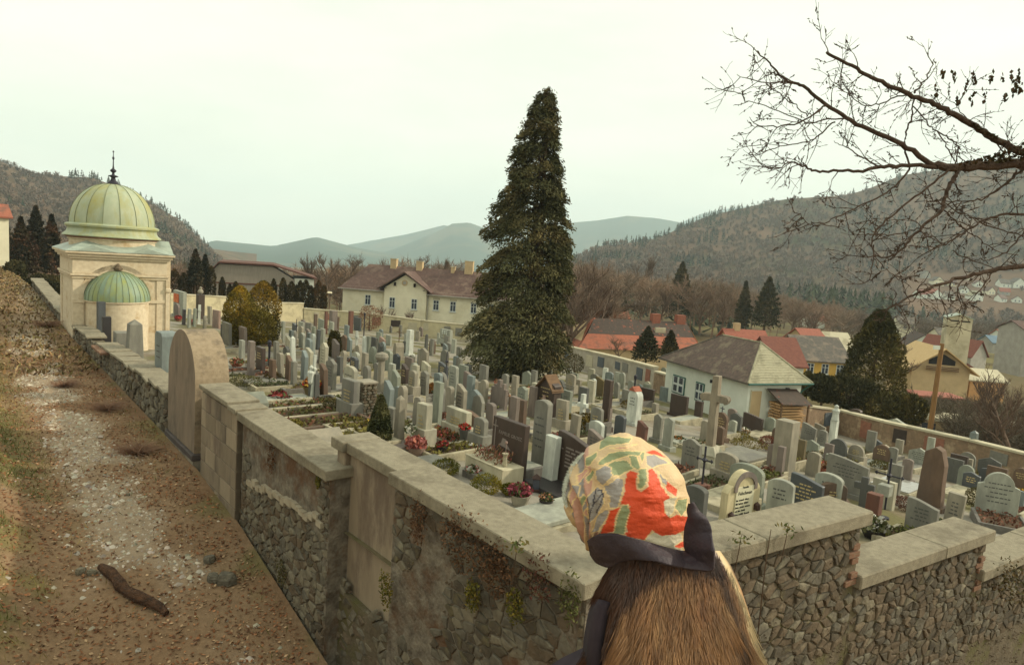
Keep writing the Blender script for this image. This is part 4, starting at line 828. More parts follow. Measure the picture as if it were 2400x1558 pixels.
def stone_mesh(sh,W,H,T,m,bev):
    b=MB()
    if sh=='obel':
        h=W/2; k=.78; zt=H-.22*W-.06; b.add([(-h,-h,0),(h,-h,0),(h,h,0),(-h,h,0),(-h*k,-h*k,zt),(h*k,-h*k,zt),(h*k,h*k,zt),(-h*k,h*k,zt),(0,0,H)],[(0,3,2,1),(0,1,5,4),(1,2,6,5),(2,3,7,6),(3,0,4,7),(4,5,8),(5,6,8),(6,7,8),(7,4,8)])
    elif sh=='pillar':
        b.box(-W/2,W/2,-T/2,T/2,0,H)
    elif sh=='cross':
        a=W*.17; ah=H*.70
        b.prism([(-a,0),(a,0),(a,ah-a),(W/2,ah-a),(W/2,ah+a),(a,ah+a),(a,H),(-a,H),(-a,ah+a),(-W/2,ah+a),(-W/2,ah-a),(-a,ah-a)],-T/2,T/2)
    elif sh=='dbl':
        b.prism([(-W/2,0),(W/2,0),(W/2,H*.72),(W*.36,H*.72),(W*.36,H*.9),(W*.22,H*.9),(W*.22,H*.78),(W*.08,H*.78),(W*.08,H),(-W*.12,H),(-W*.12,H*.84),(-W*.3,H*.84),(-W*.3,H*.74),(-W/2,H*.74)],-T/2,T/2)
    else: b.prism(outline(sh,W,H),-T/2,T/2)
    return b.mesh('headstone',m,bev,False)
PATHSIDE=None
def grave(px,yt,wpx,H,sh,col,bed=None,plq=None,rot=None,T=None,plinth=True,extra=None,nm='gravestone',zone=None,adj='',cat='gravestone',W=None,planter=False,shape_word=None):
    p=gpt(px,yt,H)
    if PATHSIDE is not None:
        v=ray(px,yt); n_=D(50); p=v*(((O0+n_*PATHSIDE)@n_)/(v@n_)); H=p[2]-float(zc(p[0],p[1])); H=max(H,.8)
    d=float(p@FV); th=ROT0+random.uniform(-.07,.07) if rot is None else rot
    va=math.atan2(p[0],p[1]); nx=abs(math.sin(th)*math.sin(va)-math.cos(th)*math.cos(va)*-1*-1) 
    nrm=np.array([math.sin(th),-math.cos(th)]); vd=np.array([math.sin(va),math.cos(va)]); ca=abs(nrm@vd); sa=math.sqrt(max(0,1-ca*ca))
    T=T or (.16 if H<1.6 else .2); wm=wpx/FPX*d
    if W is None:
        W=wm/max(ca+sa,.9) if sh in('obel','pillar') else (wm-T*sa)/max(ca,.3)
        W=min(max(W,.22 if sh in('obel','pillar','cross','icross') else .34),2.2)
    if sh=='pillar': T=W*.8
    z=float(zc(p[0],p[1])); big=wpx>=20 or d<26
    e=empty(nm,(p[0],p[1],z),th)
    if sh not in('pillar',) and H<1.8: e.rotation_euler=(random.gauss(0,.022),random.gauss(0,.016),th)
    pl=.16 if (plinth and big) else 0
    if sh=='icross':
        b=MB(); b.tube([(0,0,.25),(0,0,H)],.028,6).tube([(-W/2,0,H*.72),(W/2,0,H*.72)],.022,6)
        for s in (-1,1): b.tube([(s*W*.42,0,H*.72-.05),(s*W*.5,0,H*.72),(s*W*.42,0,H*.72+.05)],.02,4)
        b.lathe([(0,H*.72-.09),(.09,H*.72),(0,H*.72+.09)],8); b.build('iron_cross',M_iron,e); MB().box(-.16,.16,-.16,.16,0,.28).build('plinth',GM[col if col!='black' else 'beige'],e,bevel=.015)
    else:
        me=stone_mesh(sh,W,H-pl,T,GM[col],.012 if d<30 else 0); o=link('headstone',me,e); o.location=(0,0,pl)
        if pl: MB().box(-W/2-.09,W/2+.09,-max(T,W*.5 if sh in('obel',) else T)/2-.10,max(T,W*.5 if sh in('obel',) else T)/2+.10,-.3,pl).build('plinth',GM[col],e,bevel=.01 if d<30 else 0)
        else: MB().box(-W/2-.02,W/2+.02,-T/2-.02,T/2+.02,-.3,.02).build('plinth',GM[col],e)
        if plq:
            k=.68; MB().prism(outline('seg' if sh in('round','seg','should') else 'rect',W*k,(H-pl)*.52),-T/2-.018,-T/2+.004).build('plaque',GM[plq],e); e.children[-1].location=(0,0,pl+(H-pl)*.28)
            r=random.Random(int(px)); lines=MB()
            for i in range(4):
                wl=W*k*r.uniform(.45,.8); zz=pl+(H-pl)*(.70-.09*i)
                x=-wl/2
                while x<wl/2:
                    a=min(r.uniform(.04,.14),wl/2-x+.02); lines.box(x,x+a,-T/2-.024,-T/2-.017,zz,zz+.03); x+=a+.03
            lines.build('inscription',M_gold if plq in('black','dark brown','dark slate') else M_blk,e,'stuff')
        elif d<34 and H>.9 and sh not in('obel','pillar','cross','rough','dbl') and W>.4:
            r=random.Random(int(px)+3); lines=MB(); n=r.choice((3,4,5))
            for i in range(n):
                wl=W*r.uniform(.35,.7); zz=pl+(H-pl)*(.74-.10*i); x=-wl/2
                while x<wl/2:
                    a=r.uniform(.04,.12); lines.box(x,min(x+a,wl/2),-T/2-.006,-T/2+.002,zz,zz+.035); x+=a+.03
            lines.build('inscription',M_gold if col in('black','dark brown','dark slate','brown') else GM['dark grey'],e,'stuff')
    if bed is None: bed=(d<48 and sh not in('cross',) and random.random()<.75)
    if bed:
        bw=max(W/2+.12,.42); bl=random.uniform(1.3,1.9); km=random.choice((M_kerb,M_kerb,M_kerb2)); y0=-T/2-.12; dz=[float(zc(*( (Matrix.Rotation(th,3,'Z')@Vector((0,y,0))+Vector((p[0],p[1],0))).xy)))-z for y in (y0,y0-bl)]
        kz=max(0,max(dz))+.14; lo=min(dz)-.2
        for (a,b_,c,dd) in ((-bw,-bw+.1,y0-bl,y0),(bw-.1,bw,y0-bl,y0),(-bw+.1,bw-.1,y0-bl,y0-bl+.1)): MB().box(a,b_,c,dd,lo,kz).build('kerb',km,e,bevel=.01 if d<24 else 0)
        if random.random()<.30: MB().box(-bw+.1,bw-.1,y0-bl+.1,y0,lo,kz-.01).build('cover_slab',random.choice((M_kerb,GM['grey'],GM['pale grey'])),e)
        else: 
            MB().box(-bw+.1,bw-.1,y0-bl+.1,y0,lo,kz-.05).build('soil',M_soil,e)
            n=int(140 if d<26 else 60); C=np.stack([rng.uniform(-bw+.14,bw-.14,n),rng.uniform(y0-bl+.14,y0-.04,n),kz-.03+rng.random(n)*.10],1)
            c=random.choice(([.12,.125,.04],[.19,.165,.05],[.10,.11,.055],[.19,.09,.06]))
            foliage('ground_cover',C,M_tint,e,.13,.07,np.array(c)[None]*rng.uniform(.6,1.5,(n,1)),up=.5,kind='stuff')
    if 14<d<52 and W>.3 and sh!='icross' and bed is not False and random.random()<.62:
        fc=np.array(random.choice(([[.5,.06,.045],[.10,.11,.04]],[[.46,.17,.15],[.12,.12,.05]],[[.5,.2,.06],[.16,.1,.04]],[[.62,.6,.5],[.10,.12,.05]],[[.34,.16,.08],[.2,.1,.06]],[[.52,.36,.08],[.12,.12,.04]]))); nf_=60; C,_=ball(nf_,random.uniform(.14,.26),(random.uniform(-.25,.25),-T/2-random.uniform(.3,.6),.26),.8); foliage('flowers',C,M_tint,e,.10,.07,fc[rng.integers(0,2,nf_)]*rng.uniform(.7,1.2,(nf_,1)),up=.3,kind='stuff')
    GR.append(dict(o=e,px=px,py=yt,d=d,sh=shape_word or SHW.get(sh,sh),col=col+(' dark-plaqued' if plq else ''),zone=zone,adj=adj,cat=cat,W=W,T=T,z=z,th=th,H=H))
    return e
G=grave
S="""665 753 9 1.5 rect pale grey|681 774 11 1.3 rect blue-grey|696 748 9 1.7 icross black|707 754 14 1.3 rect pale grey|726 757 12 1.2 rect grey|740 736 10 1.9 pillar brown|754 748 16 1.2 rect green-grey|777 754 12 1.2 rect pale grey|790 742 10 1.5 rect brown|813 762 12 1.4 rect blue-grey|839 744 18 1.5 rect dark slate|709 780 15 1.2 seg pale grey|725 780 12 1.2 rect blue-grey|734 782 12 1.3 round white|724 794 17 1.3 cut blue-grey|746 773 9 1.3 rect dark slate|757 770 13 1.3 rect pale grey|759 803 19 1.4 wave cream|788 796 18 1.3 skew mauve|690 787 7 1.7 obel white|714 822 17 1.4 skew blue-grey|678 833 17 1.2 skew brown|690 847 9 1.1 pillar grey|737 866 26 1.2 wave dark grey|776 841 27 1.3 point grey|762 853 20 1.3 skew brown|798 836 13 1.1 rect dark grey|831 837 20 1.0 cut dark slate|824 858 34 1.4 seg cream|840 808 22 1.3 rough beige|856 786 9 1.7 obel white|864 788 10 1.3 rect green-grey|856 827 16 1.3 rect beige|875 812 19 1.2 round green-grey|877 790 19 1.2 rect dark grey|892 804 12 1.2 skew dark grey|896 790 16 1.1 skew pink|909 821 22 1.3 seg green-grey|862 857 20 1.3 round grey|940 762 8 1.3 rect grey|922 744 10 1.4 rect dark brown|996 815 26 1.5 point beige|975 855 19 1.2 rect cream|969 868 23 1.2 seg beige|997 869 22 1.2 point grey|1028 874 22 1.1 seg blue-grey|1040 850 24 1.1 skew dark slate|1066 857 24 1.4 cut pale grey|1077 837 16 1.2 point grey|1028 895 24 1.5 rect green-grey|1057 905 18 1.2 seg beige|1083 901 27 1.3 skew beige|945 903 22 1.3 round beige|940 925 16 1.4 obel beige|979 931 27 1.2 seg beige|928 868 22 1.3 skew green-grey|951 854 19 1.1 skew dark brown|911 893 24 1.5 skew blue-grey|920 954 15 .9 rect grey|1135 890 22 1.2 round beige|1172 890 42 1.3 dbl mauve|1227 905 26 1.3 point green-grey|1207 929 22 1.2 rect mauve|1104 880 16 1.3 rect blue-grey|1122 925 34 1.0 rough grey|1155 944 27 1.0 seg mauve|1128 978 36 1.0 seg grey|1276 937 44 1.9 seg grey|1322 937 32 1.3 rect beige|1368 923 28 1.5 cross white|1368 908 24 1.1 rect dark grey|1340 876 24 1.2 seg beige|1392 887 15 1.1 round white|1408 884 24 1.2 skew olive|1428 890 21 2.0 rect dark brown|1448 896 15 1.2 round grey|1460 873 16 1.2 round pale grey|1468 913 20 1.1 rect grey|1517 910 36 1.0 rect dark brown|1402 955 32 1.2 seg grey|1400 986 38 .8 seg white|1455 973 28 1.1 seg dark slate|1505 987 28 1.1 skew red-brown|1537 945 18 .8 pillar beige|1397 1009 40 1.0 skew mauve|1315 890 28 1.2 should dark grey|1330 915 26 1.2 rect green-grey|1570 978 26 1.2 point pale grey|1594 926 42 1.2 rect dark brown|1640 940 20 1.2 rect dark brown|1727 968 28 1.2 wave dark grey|1718 958 22 1.1 seg mauve|1718 985 16 .9 seg pale grey|1767 970 46 1.1 skew dark brown|1807 978 24 1.1 seg green-grey|1897 993 34 1.2 skew grey|1625 1028 46 1.2 wave grey|1708 1060 54 1.1 seg beige|1756 1087 80 1.1 seg green-grey|1834 1046 20 1.2 pillar mauve|1848 985 58 2.0 pillar beige|1968 1028 40 1.1 round dark grey|2010 1042 36 1.0 round beige|2045 1010 22 1.4 rect grey|2070 1042 38 1.1 round brown|2157 1050 44 1.1 point pale grey|2167 1172 68 1.1 skew grey|2240 1155 38 1.2 rect beige|2280 1107 36 1.0 wave dark slate|2323 1072 46 1.2 point dark grey|2398 1097 30 1.2 round brown|2250 1066 36 1.1 rect dark brown|2272 1075 14 1.0 rect beige|2137 1004 30 1.2 rect dark brown|2217 1023 26 1.1 rect grey|2330 1047 26 1.2 rect dark brown|2368 1055 18 1.2 rect beige|2184 1025 10 1.5 rect pale grey|533 756 22 1.5 rect grey|524 760 12 1.3 rect dark grey|572 766 18 1.4 rect mauve|568 797 12 1.2 rect pale grey|589 799 17 1.6 rect mauve|612 813 22 1.2 rect dark brown|416 712 16 1.4 seg mauve|431 725 9 1.2 rect black|444 724 10 1.4 rect pale grey|456 723 9 1.4 rect green-grey|467 714 8 1.6 cross white|493 718 10 1.5 rect beige|508 727 18 1.4 rect pink|480 740 9 1.0 rough beige|1048 824 8 1.7 icross black|1000 782 8 1.6 obel dark grey|1013 794 10 1.3 rect grey|1064 795 12 1.2 rect pale grey|1078 812 14 1.2 seg grey|820 790 12 1.2 skew blue-grey|838 776 10 1.4 cross white|805 822 15 1.2 round beige|921 852 16 1.2 rect pale grey|885 850 15 1.2 seg grey|650 800 12 1.2 rect grey|660 826 13 1.1 seg beige|640 842 14 1.0 rect brown|1186 876 14 1.1 seg grey|1210 880 16 1.2 rect beige|1253 868 14 1.2 rect grey|1290 862 12 1.1 round pale grey|1420 862 13 1.1 rect white|1480 892 14 1.1 seg pale grey|1500 930 15 .9 seg beige|1250 905 16 1.2 rect mauve|2110 1030 18 1.1 rect beige|2095 1048 22 1.1 seg grey|2130 1075 24 1.0 seg mauve|2300 1040 20 1.1 rect grey|2390 1150 24 .9 rect blue-grey|1930 1008 22 1.1 seg grey|1945 1040 22 1.0 rect mauve|1880 1030 20 1.1 rect olive|1690 1000 22 1.0 seg brown|1655 985 18 1.1 seg beige|1545 970 20 1.1 wave grey|1350 970 18 1.0 rect beige|1425 955 16 .9 rect mauve"""
for row in S.split('|'):
    a=row.split(); grave(float(a[0]),float(a[1]),float(a[2]),float(a[3]),a[4],' '.join(a[5:]),plq=('dark brown' if (a[4] in('seg','round','rect') and ' '.join(a[5:]) in('beige','cream','grey','pale grey') and float(a[2])>22 and random.random()<.3) else None))
# ---- hand-made graves
ROTW=rad(33)                                    # facing the stepped wall
def par(o,b,name,m,kind=None,bev=0,loc=None):
    c=b.build(name,m,o,kind,bevel=bev)
    if loc: c.location=loc
    return c
# FAMILIE GROSZ
e=G(1197,985,94,1.35,'rect','dark brown',bed=False,T=.16,zone='behind the near wall coping',adj='FAMILIE GROSZ',W=1.14,shape_word='wide FAMILIE GROSZ',plinth=False); g=GR[-1]; W=g['W']
for c in list(e.children):
    if c.name.startswith('inscription'): bpy.data.objects.remove(c)
o=link('inscription',text_mesh('FAMILIE GROSZ',.118,M_slv),e); o.location=(-W*.28,-.088,.98)
par(e,MB().box(-.012,.012,-.09,-.078,.42,1.28).box(-.09,-.012,-.09,-.078,1.12,1.145).box(.012,.09,-.09,-.078,1.12,1.145),'cross',M_slv,loc=(-W*.40,0,0))
par(e,MB().prism([(-.2,0),(.24,-.05),(.1,.06),(.06,.17),(-.07,.18),(-.11,.05)],-.086,-.078),'emblem',M_slv,loc=(-.10,0,.72))
par(e,MB().box(-W/2-.1,W/2+.1,-.75,-.09,-.4,.44).box(-W/2-.12,W/2+.12,-.77,-.7,.44,.47),'planter',stone('planter_stone',(196,188,160),(172,164,138),True,.85,.15,(150,142,116)),bev=.012)
par(e,MB().box(-W/2-.22,W/2+.22,-1.1,.3,-.5,-.02),'base_slab',M_kerb)
C=np.stack([rng.uniform(-W/2,W/2-.2,420),rng.uniform(-.7,-.12,420),.46+rng.random(420)*.24],1); foliage('heather',C,M_tint,e,.10,.03,np.array([[.34,.17,.10],[.30,.10,.09],[.36,.2,.12],[.10,.09,.04]])[rng.integers(0,4,420)],up=1.4,kind='stuff')
v=empty('vase',e.matrix_basis@Vector((W*.40,-.5,.47)),0,'small stone vase with a single rose on the FAMILIE GROSZ planter','vase'); MB().lathe([(0,0),(.06,0),(.05,.05),(.045,.2),(.075,.28),(.0,.27)],12).build('body',M_kerb,v); MB().tube([(0,0,.27),(.01,0,.5)],.008,5).lathe([(0,.48),(.035,.51),(.03,.55),(0,.56)],8).build('rose',GM['pink'],v)
# cream frame with black panel, flowers in a grey stepped trough
e=G(1077,958,62,1.0,'rect','cream',bed=False,T=.2,plq='black',zone='left of the FAMILIE GROSZ stone',W=.95,adj='framed'); W=GR[-1]['W']
par(e,MB().box(-W/2-.12,W/2+.12,-.62,-.12,-.3,.22),'planter',GM['beige'],bev=.012); par(e,MB().box(-W/2-.2,W/2+.2,-.72,-.05,-.4,-.02),'base_slab',GM['mauve'])
C=np.stack([rng.uniform(-W/2-.05,W/2-.1,260),rng.uniform(-.58,-.2,260),.24+rng.random(260)*.2],1); foliage('red_flowers',C,M_tint,e,.11,.07,np.array([[.42,.09,.075],[.36,.12,.09],[.10,.10,.04],[.30,.16,.06]])[rng.integers(0,4,260)],up=.6,kind='stuff')
# dark stone with white lilies
e=G(997,946,38,1.25,'rect','cream',bed=False,T=.2,plq='dark brown',zone='beside the drooping thuja at the wall',adj='lily'); W=GR[-1]['W']
par(e,MB().box(-W/2-.1,W/2+.1,-.9,-.1,-.3,.28),'planter',GM['mauve'],bev=.012)
C,_=ball(90,.16,(0,-.4,.62)); foliage('white_flowers',C,M_tint,e,.10,.07,np.array([[.62,.6,.5],[.12,.14,.07]])[rng.integers(0,2,90)],kind='stuff')
# dark curved stone by the hood
e=G(1352,1021,80,1.35,'skew','dark brown',bed=False,T=.16,zone='partly hidden behind the headscarf',adj='cross-inscribed',W=1.15); W=GR[-1]['W']
for c in list(e.children):
    if c.name.startswith('inscription'): bpy.data.objects.remove(c)
par(e,MB().box(-.012,.012,-.09,-.078,.5,1.12).box(-.09,-.012,-.09,-.078,.95,.975).box(.012,.09,-.09,-.078,.95,.975),'cross',M_slv,loc=(-W*.38,0,0))
r=random.Random(2); b=MB()
for i in range(6):
    x=-.26
    for k in range(2+i%2):
        a=r.uniform(.12,.26); b.box(x,x+a,-.088,-.078,1.0-.085*i,1.035-.085*i); x+=a+.06
b.build('inscription',M_slv,e,'stuff'); par(e,MB().box(-W/2-.15,W/2+.15,-.9,-.09,-.4,.22),'base_slab',GM['black'],bev=.01)
G(1295,1021,26,1.2,'rect','white',bed=False,T=.2,zone='just left of the cross-inscribed dark stone')
# big inscription stone facing the stepped wall
e=G(1742,1100,118,1.25,'should','cream',bed=False,T=.2,rot=ROTW,zone='directly behind the topmost wall step',adj='Gothic-lettered',W=1.12,plinth=False); W=GR[-1]['W']
for c in list(e.children): bpy.data.objects.remove(c)
b=MB(); k=.30; arc=[(k*1.28*math.cos(a),.86+.38*math.sin(a)) for a in np.linspace(0,math.pi,15)]
b.prism([(-.56,-.4),(.56,-.4),(.56,.78)]+[(.56-.16*q,.78+.16*math.sin(q*1.57)) for q in (.3,.6,1)]+[(.385,.94)]+arc+[(-.385,.94)]+[(-.4-.16*(1-q),.78+.16*math.sin(q*1.57)) for q in (1,.6,.3)]+[(-.56,.78)],-.1,.1); b.build('headstone',stone('inscribed_stone',(206,194,156),(188,176,138),True,.85,.15,(150,138,112)),e,bevel=.012)
MB().prism([(-.385,.80),(-.30,.80)]+[(.30*math.cos(a),.84+.28*math.sin(a)) for a in np.linspace(math.pi,0,13)]+[(.30,.80),(.385,.80)]+[(.39*math.cos(a),.86+.385*math.sin(a)) for a in np.linspace(0,math.pi,15)],-.14,-.1).build('arch_moulding',GM['mauve'],e)
MB().box(-.31,.31,-.118,-.098,-.1,.9).build('plaque',stone('pale_tablet',(214,210,180),(202,198,168),True,.7,.05),e)
for tx,sz,z in (('Familie',.075,.86),('Felschman',.115,.71)):
    o=link('inscription',text_mesh(tx,sz,M_blk,.003,'CENTER'),e); o.location=(0,-.121,z)
r=random.Random(8)
for i in range(7):
    b=MB(); x=-.29; z=.57-.085*i
    for wlen in (r.uniform(.07,.12),r.uniform(.1,.18),r.uniform(.14,.2)):
        nl=int(wlen/.022)
        for j in range(nl):
            if x>.28: break
            hh=r.choice((.03,.03,.045)); b.box(x,x+.008,-.124,-.117,z,z+hh).box(x+.008,x+.018,-.124,-.117,z+r.choice((0,.022)),z+r.choice((.008,.03)) if 0 else z+.03); x+=.022
        x+=.03
    b.build('inscription',M_blk,e,'stuff')
M_lant=mat('lantern_metal',lin((78,58,50)),lin((58,44,40)),scale=8,rough=.5)
for x in (-.44,.44): par(e,MB().box(-.055,.055,-.2,-.1,0,.13).lathe([(0,.2),(.075,.13),(.06,.12)],8,(0,-.15,0)),'wall_lantern',M_lant,loc=(x,0,.18 if x<0 else .28))
G(1835,1124,62,1.15,'seg','pale grey',bed=False,T=.16,rot=rad(-42),zone='between the Gothic-lettered stone and the dark slanted one')
G(1893,1116,76,1.1,'skew','dark slate',bed=False,T=.16,rot=rad(-48),zone='behind the right end of the topmost wall step')
G(1957,1130,58,1.0,'seg','brown',bed=False,T=.18,plq='dark brown',rot=rad(-10),zone='above the right end of the topmost wall step',adj='flower-planted')
G(1945,1108,64,1.2,'seg','pale grey',bed=False,T=.16,zone='just behind the brown flower-planted stone')
G(1634,1138,56,1.1,'seg','dark grey',bed=False,T=.18,zone='immediately right of the headscarf')
G(1990,1073,92,1.25,'skew','grey',bed=False,T=.16,zone='wide one in the middle right plot')
G(2347,1108,84,1.65,'should','pale grey',bed=True,T=.18,rot=rad(-28),zone='large one above the lowest wall step')
e=G(2198,1046,58,2.1,'rough','brown',bed=False,T=.42,zone='tall block behind the second wall step')
# big stone cross on a stepped base
p=gpt(1660,1092,0); e=empty('gravestone',(p[0],p[1],float(zc(p[0],p[1]))),rad(-40)); Hc=float((gpt(1660,1092,0)@FV))*215/FPX
b=MB(); a=.115; ah=Hc*.72; b.prism([(-a*1.15,.55),(a*1.15,.55),(a,ah),(.34,ah+.0),(.38,ah-.05),(.46,ah+.02),(.50,ah+.12),(.45,ah+.22),(.34,ah+.24),(a,ah+.24),(a*.9,Hc),(-a*.9,Hc),(-a,ah+.24),(-.34,ah+.24),(-.45,ah+.22),(-.50,ah+.12),(-.46,ah+.02),(-.38,ah-.05),(-.34,ah),(-a,ah)],-.14,.14); b.build('cross',stone('cross_stone',(148,138,118),(124,114,98),True,.85,.2,(100,94,82)),e,bevel=.015)
MB().add([(-.36,-.36,.45),(.36,-.36,.45),(.36,.36,.45),(-.36,.36,.45),(-.2,-.2,.72),(.2,-.2,.72),(.2,.2,.72),(-.2,.2,.72)],[(0,1,5,4),(1,2,6,5),(2,3,7,6),(3,0,4,7),(4,5,6,7)]).build('plinth',GM['cream'],e)
MB().box(-.3,.3,-.3,.3,.22,.46).box(-.42,.42,-.42,.42,-.3,.23).build('plinth',GM['cream'],e,bevel=.02)
GR.append(dict(o=e,px=1660,py=879,d=float(p@FV),sh='tall',col='beige',zone='stone cross on stepped base before the white house',adj='big',cat='gravestone',W=1,T=.3,z=p[2],th=0,H=3))
# iron cross on a pink block; iron cross with a disc
e=G(1655,1046,44,1.3,'icross','red-brown',bed=False,zone='on a reddish block left of the Gothic-lettered stone',adj='black')
e=G(2090,1074,66,1.75,'icross','pale grey',bed=False,zone='with a round disc before the bright wet slab',adj='ornate'); MB().lathe([(0,-.03),(.14,-.03),(.14,.03),(0,.03)],18).build('disc',M_iron,e); e.children[-1].rotation_euler=(rad(90),0,0); e.children[-1].location=(0,-.03,.86)
e=G(2030,1118,46,.95,'cross','dark grey',bed=False,T=.14,zone='small one left of the bright wet slab',plinth=False)
G(2052,1156,38,.85,'pillar','red-brown',bed=False,zone='block below the ornate iron cross')
# shiny wet slab
M_wet=mat('wet_granite',lin((150,148,140)),lin((130,128,120)),scale=6,rough=.08,spec=.8)
p=gpt(2105,1135,.15); e=empty('grave_slab',(p[0],p[1],float(zc(p[0],p[1]))),ROT0,'polished slab shining white in front of the ornate iron cross with disc','grave slab'); MB().box(-.75,.75,-.9,.9,-.4,.14).build('base_slab',M_kerb,e); MB().box(-.68,.68,-.84,.84,.14,.18).build('slab',M_wet,e)
for (px,py,wx,wy,lb) in ((1740,1062,1.5,.9,'large flat grey slab tomb right of the big stone cross'),(1168,985,.5,.75,'pale curved slab behind the FAMILIE GROSZ stone'),(1590,1030,.55,.5,'small white slab left of the big stone cross'),(1270,1098,.6,.5,'pale slab between FAMILIE GROSZ and the white square stone'),(1545,898,1.2,.8,'bright flat slab before the boundary wall left of the white house'),(1300,1195,.9,.7,'light grave slab with potted flowers just behind the near coping'),(1000,1082,.8,.5,'grey slab behind the recessed wall panel')):
    p=gpt(px,py,.2); e=empty('grave_slab',(p[0],p[1],float(zc(p[0],p[1]))),ROT0,lb,'grave slab'); MB().box(-wx*.5-.08,wx*.5+.08,-wy-.08,wy+.08,-.5,.12).build('base_slab',M_kerb,e,bevel=.01); MB().box(-wx*.5,wx*.5,-wy,wy,.12,.22).build('slab',GM['pale grey'] if 'grey' not in lb else GM['grey'],e,bevel=.015)
# white lit arch with a tile cap, white tall slab, cream column
e=G(1490,914,36,1.55,'round','white',bed=False,T=.36,zone='tall one left of the white house',adj='tile-capped'); MB().add([(-.2,-.22,0),(.2,-.22,0),(.2,.22,0),(-.2,.22,0),(0,-.22,.2),(0,.22,.2)],[(0,1,4),(2,3,5),(0,4,5,3),(1,2,5,4)]).build('tile_cap',M_red,e); e.children[-1].location=(-.05,0,1.52)
G(962,773,20,1.9,'pillar','white',bed=False,zone='tall slab in the far rows left of the cypress',adj='gleaming')
e=G(895,836,18,1.6,'pillar','beige',bed=False,zone='with a round capital, middle rows'); MB().lathe([(0,1.4),(.22,1.5),(.26,1.6),(.22,1.72),(0,1.8)],14).build('capital',GM['beige'],e)
G(1255,897,20,1.2,'pillar','cream',bed=False,zone='lit one at the foot of the cypress')
# rubble pillar beside a grey plaque stone
G(822,889,34,1.3,'rect','grey',bed=False,T=.22,plq='dark brown',zone='left of the brick-like rubble pillar',W=.7)
p=gpt(855,985,0); d_=float(p@FV); e=empty('gravestone',(p[0],p[1],float(zc(p[0],p[1]))),ROT0); hp=95/FPX*d_; MB().box(-.22,.22,-.2,.2,-.3,hp-.07).build('core',M_mort,e); MB().box(-.28,.28,-.26,.26,hp-.07,hp).build('cap_slab',GM['beige'],e,bevel=.01)
r=random.Random(6)
for f in range(4):
    z=.02
    while z<hp-.12:
        h=r.uniform(.06,.11); x=-.22
        while x<.2:
            wd=r.uniform(.1,.22); o=link('stone',r.choice(RUB[r.choice((0,1,1,2))]),e); a=f*math.pi/2; yy=-.2 if f%2==0 else -.22
            xx=min(x+wd/2,.18); o.location=(xx*math.cos(a)-yy*math.sin(a)*1,xx*math.sin(a)+yy*math.cos(a),z+h/2); o.rotation_euler=(0,0,a); o.scale=(wd,.045,h*1.1); x+=wd
        z+=h
GR.append(dict(o=e,px=855,py=892,d=d_,sh='rubble',col='rough brown',zone='pillar with cap slab above the drooping thuja',adj='',cat='grave pillar',W=.5,T=.4,z=p[2],th=0,H=hp))
# path-side stones inside the wall by the chapel
PATHSIDE=.8
G(237,707,20,2.3,'pillar','dark slate',bed=False,zone='tall one before the chapel apse, farthest',W=.36)
e=G(250,742,18,2.2,'pillar','black',bed=False,zone='tall one before the gabled pale stone by the apse',W=.40)
PATHSIDE=1.5
G(252,731,42,2.0,'point','cream',bed=False,T=.3,zone='behind the black pillar by the chapel apse',W=.9)
PATHSIDE=.9
G(316,748,32,2.0,'obel','grey',bed=False,zone='right of the chapel apse',W=.55)
G(391,777,40,2.0,'cut','blue-grey',bed=False,T=.5,zone='beside the big round-topped monument',W=.75)
e=G(284,778,40,1.3,'rect','grey',bed=False,T=.5,zone='low block between black pillar and grey obelisk',W=.9)
PATHSIDE=None
# far-left memorial walls
e=G(422,682,44,2.4,'rect','pale grey',bed=False,T=.3,zone='at the back wall right of the chapel',adj='broad',W=3.0,nm='memorial_wall',cat='memorial'); MB().box(-1.3,.2,-.2,-.14,1.3,2.1).build('relief_panel',GM['red-brown'] if 0 else stone('orange_relief',(206,110,70),(176,84,56),False,.8,.4,(224,150,84),scale=6,scale3=5),e)
e=G(512,682,40,2.3,'point','cream',bed=False,T=.3,zone='with dark tree emblem at the back wall',adj='broad',W=2.6,nm='memorial_wall',cat='memorial')
b=MB()
for a in np.linspace(-.9,.9,7): b.tube([(0,-.17,1.0),(.28*math.sin(a),-.17,1.5),(.55*math.sin(a*1.3),-.17,1.45+.45*math.cos(a))],.025,4)
b.tube([(0,-.17,.2),(0,-.17,1.9)],.03,4).build('emblem',GM['dark grey'],e)
e=G(470,690,14,2.3,'pillar','dark brown',bed=False,zone='with a pale ball at the back wall',W=.7); MB().lathe([(0,2.3),(.2,2.4),(.26,2.55),(.2,2.72),(.1,2.8),(.14,2.95),(0,3.05)],10).build('finial',GM['beige'],e)
for px,yt,wd,H,col in ((782,728,22,2.1,'mauve'),(765,730,9,2.1,'pink'),(823,729,14,2.3,'pink')):
    e=G(px,yt,wd,H,'pillar','red-brown' if col=='pink' else col,bed=False,zone='by the back wall left of the cream house',adj='' if col=='pink' else 'broad')
# memorial with three candle-like white figures
e=G(1047,772,30,1.7,'rect','pale grey',bed=False,T=.3,plq='dark brown',zone='at the back wall near the cypress',adj='three-candle')
for x in (-.35,0,.35): MB().lathe([(0,1.2),(.08,1.2),(.08,1.55),(.0,1.62)],8,(x,-.2,0)).build('white_candle',GM['white'],e)
# rock grave with thin cross
e=G(935,803,26,1.1,'rough','beige',bed=False,T=.6,zone='rockery with thin wooden cross, far rows',adj='rocky'); MB().tube([(0,0,1),(0,0,2.1)],.03,5).tube([(-.3,0,1.8),(.3,0,1.8)],.03,5).build('cross',M_wd,e)
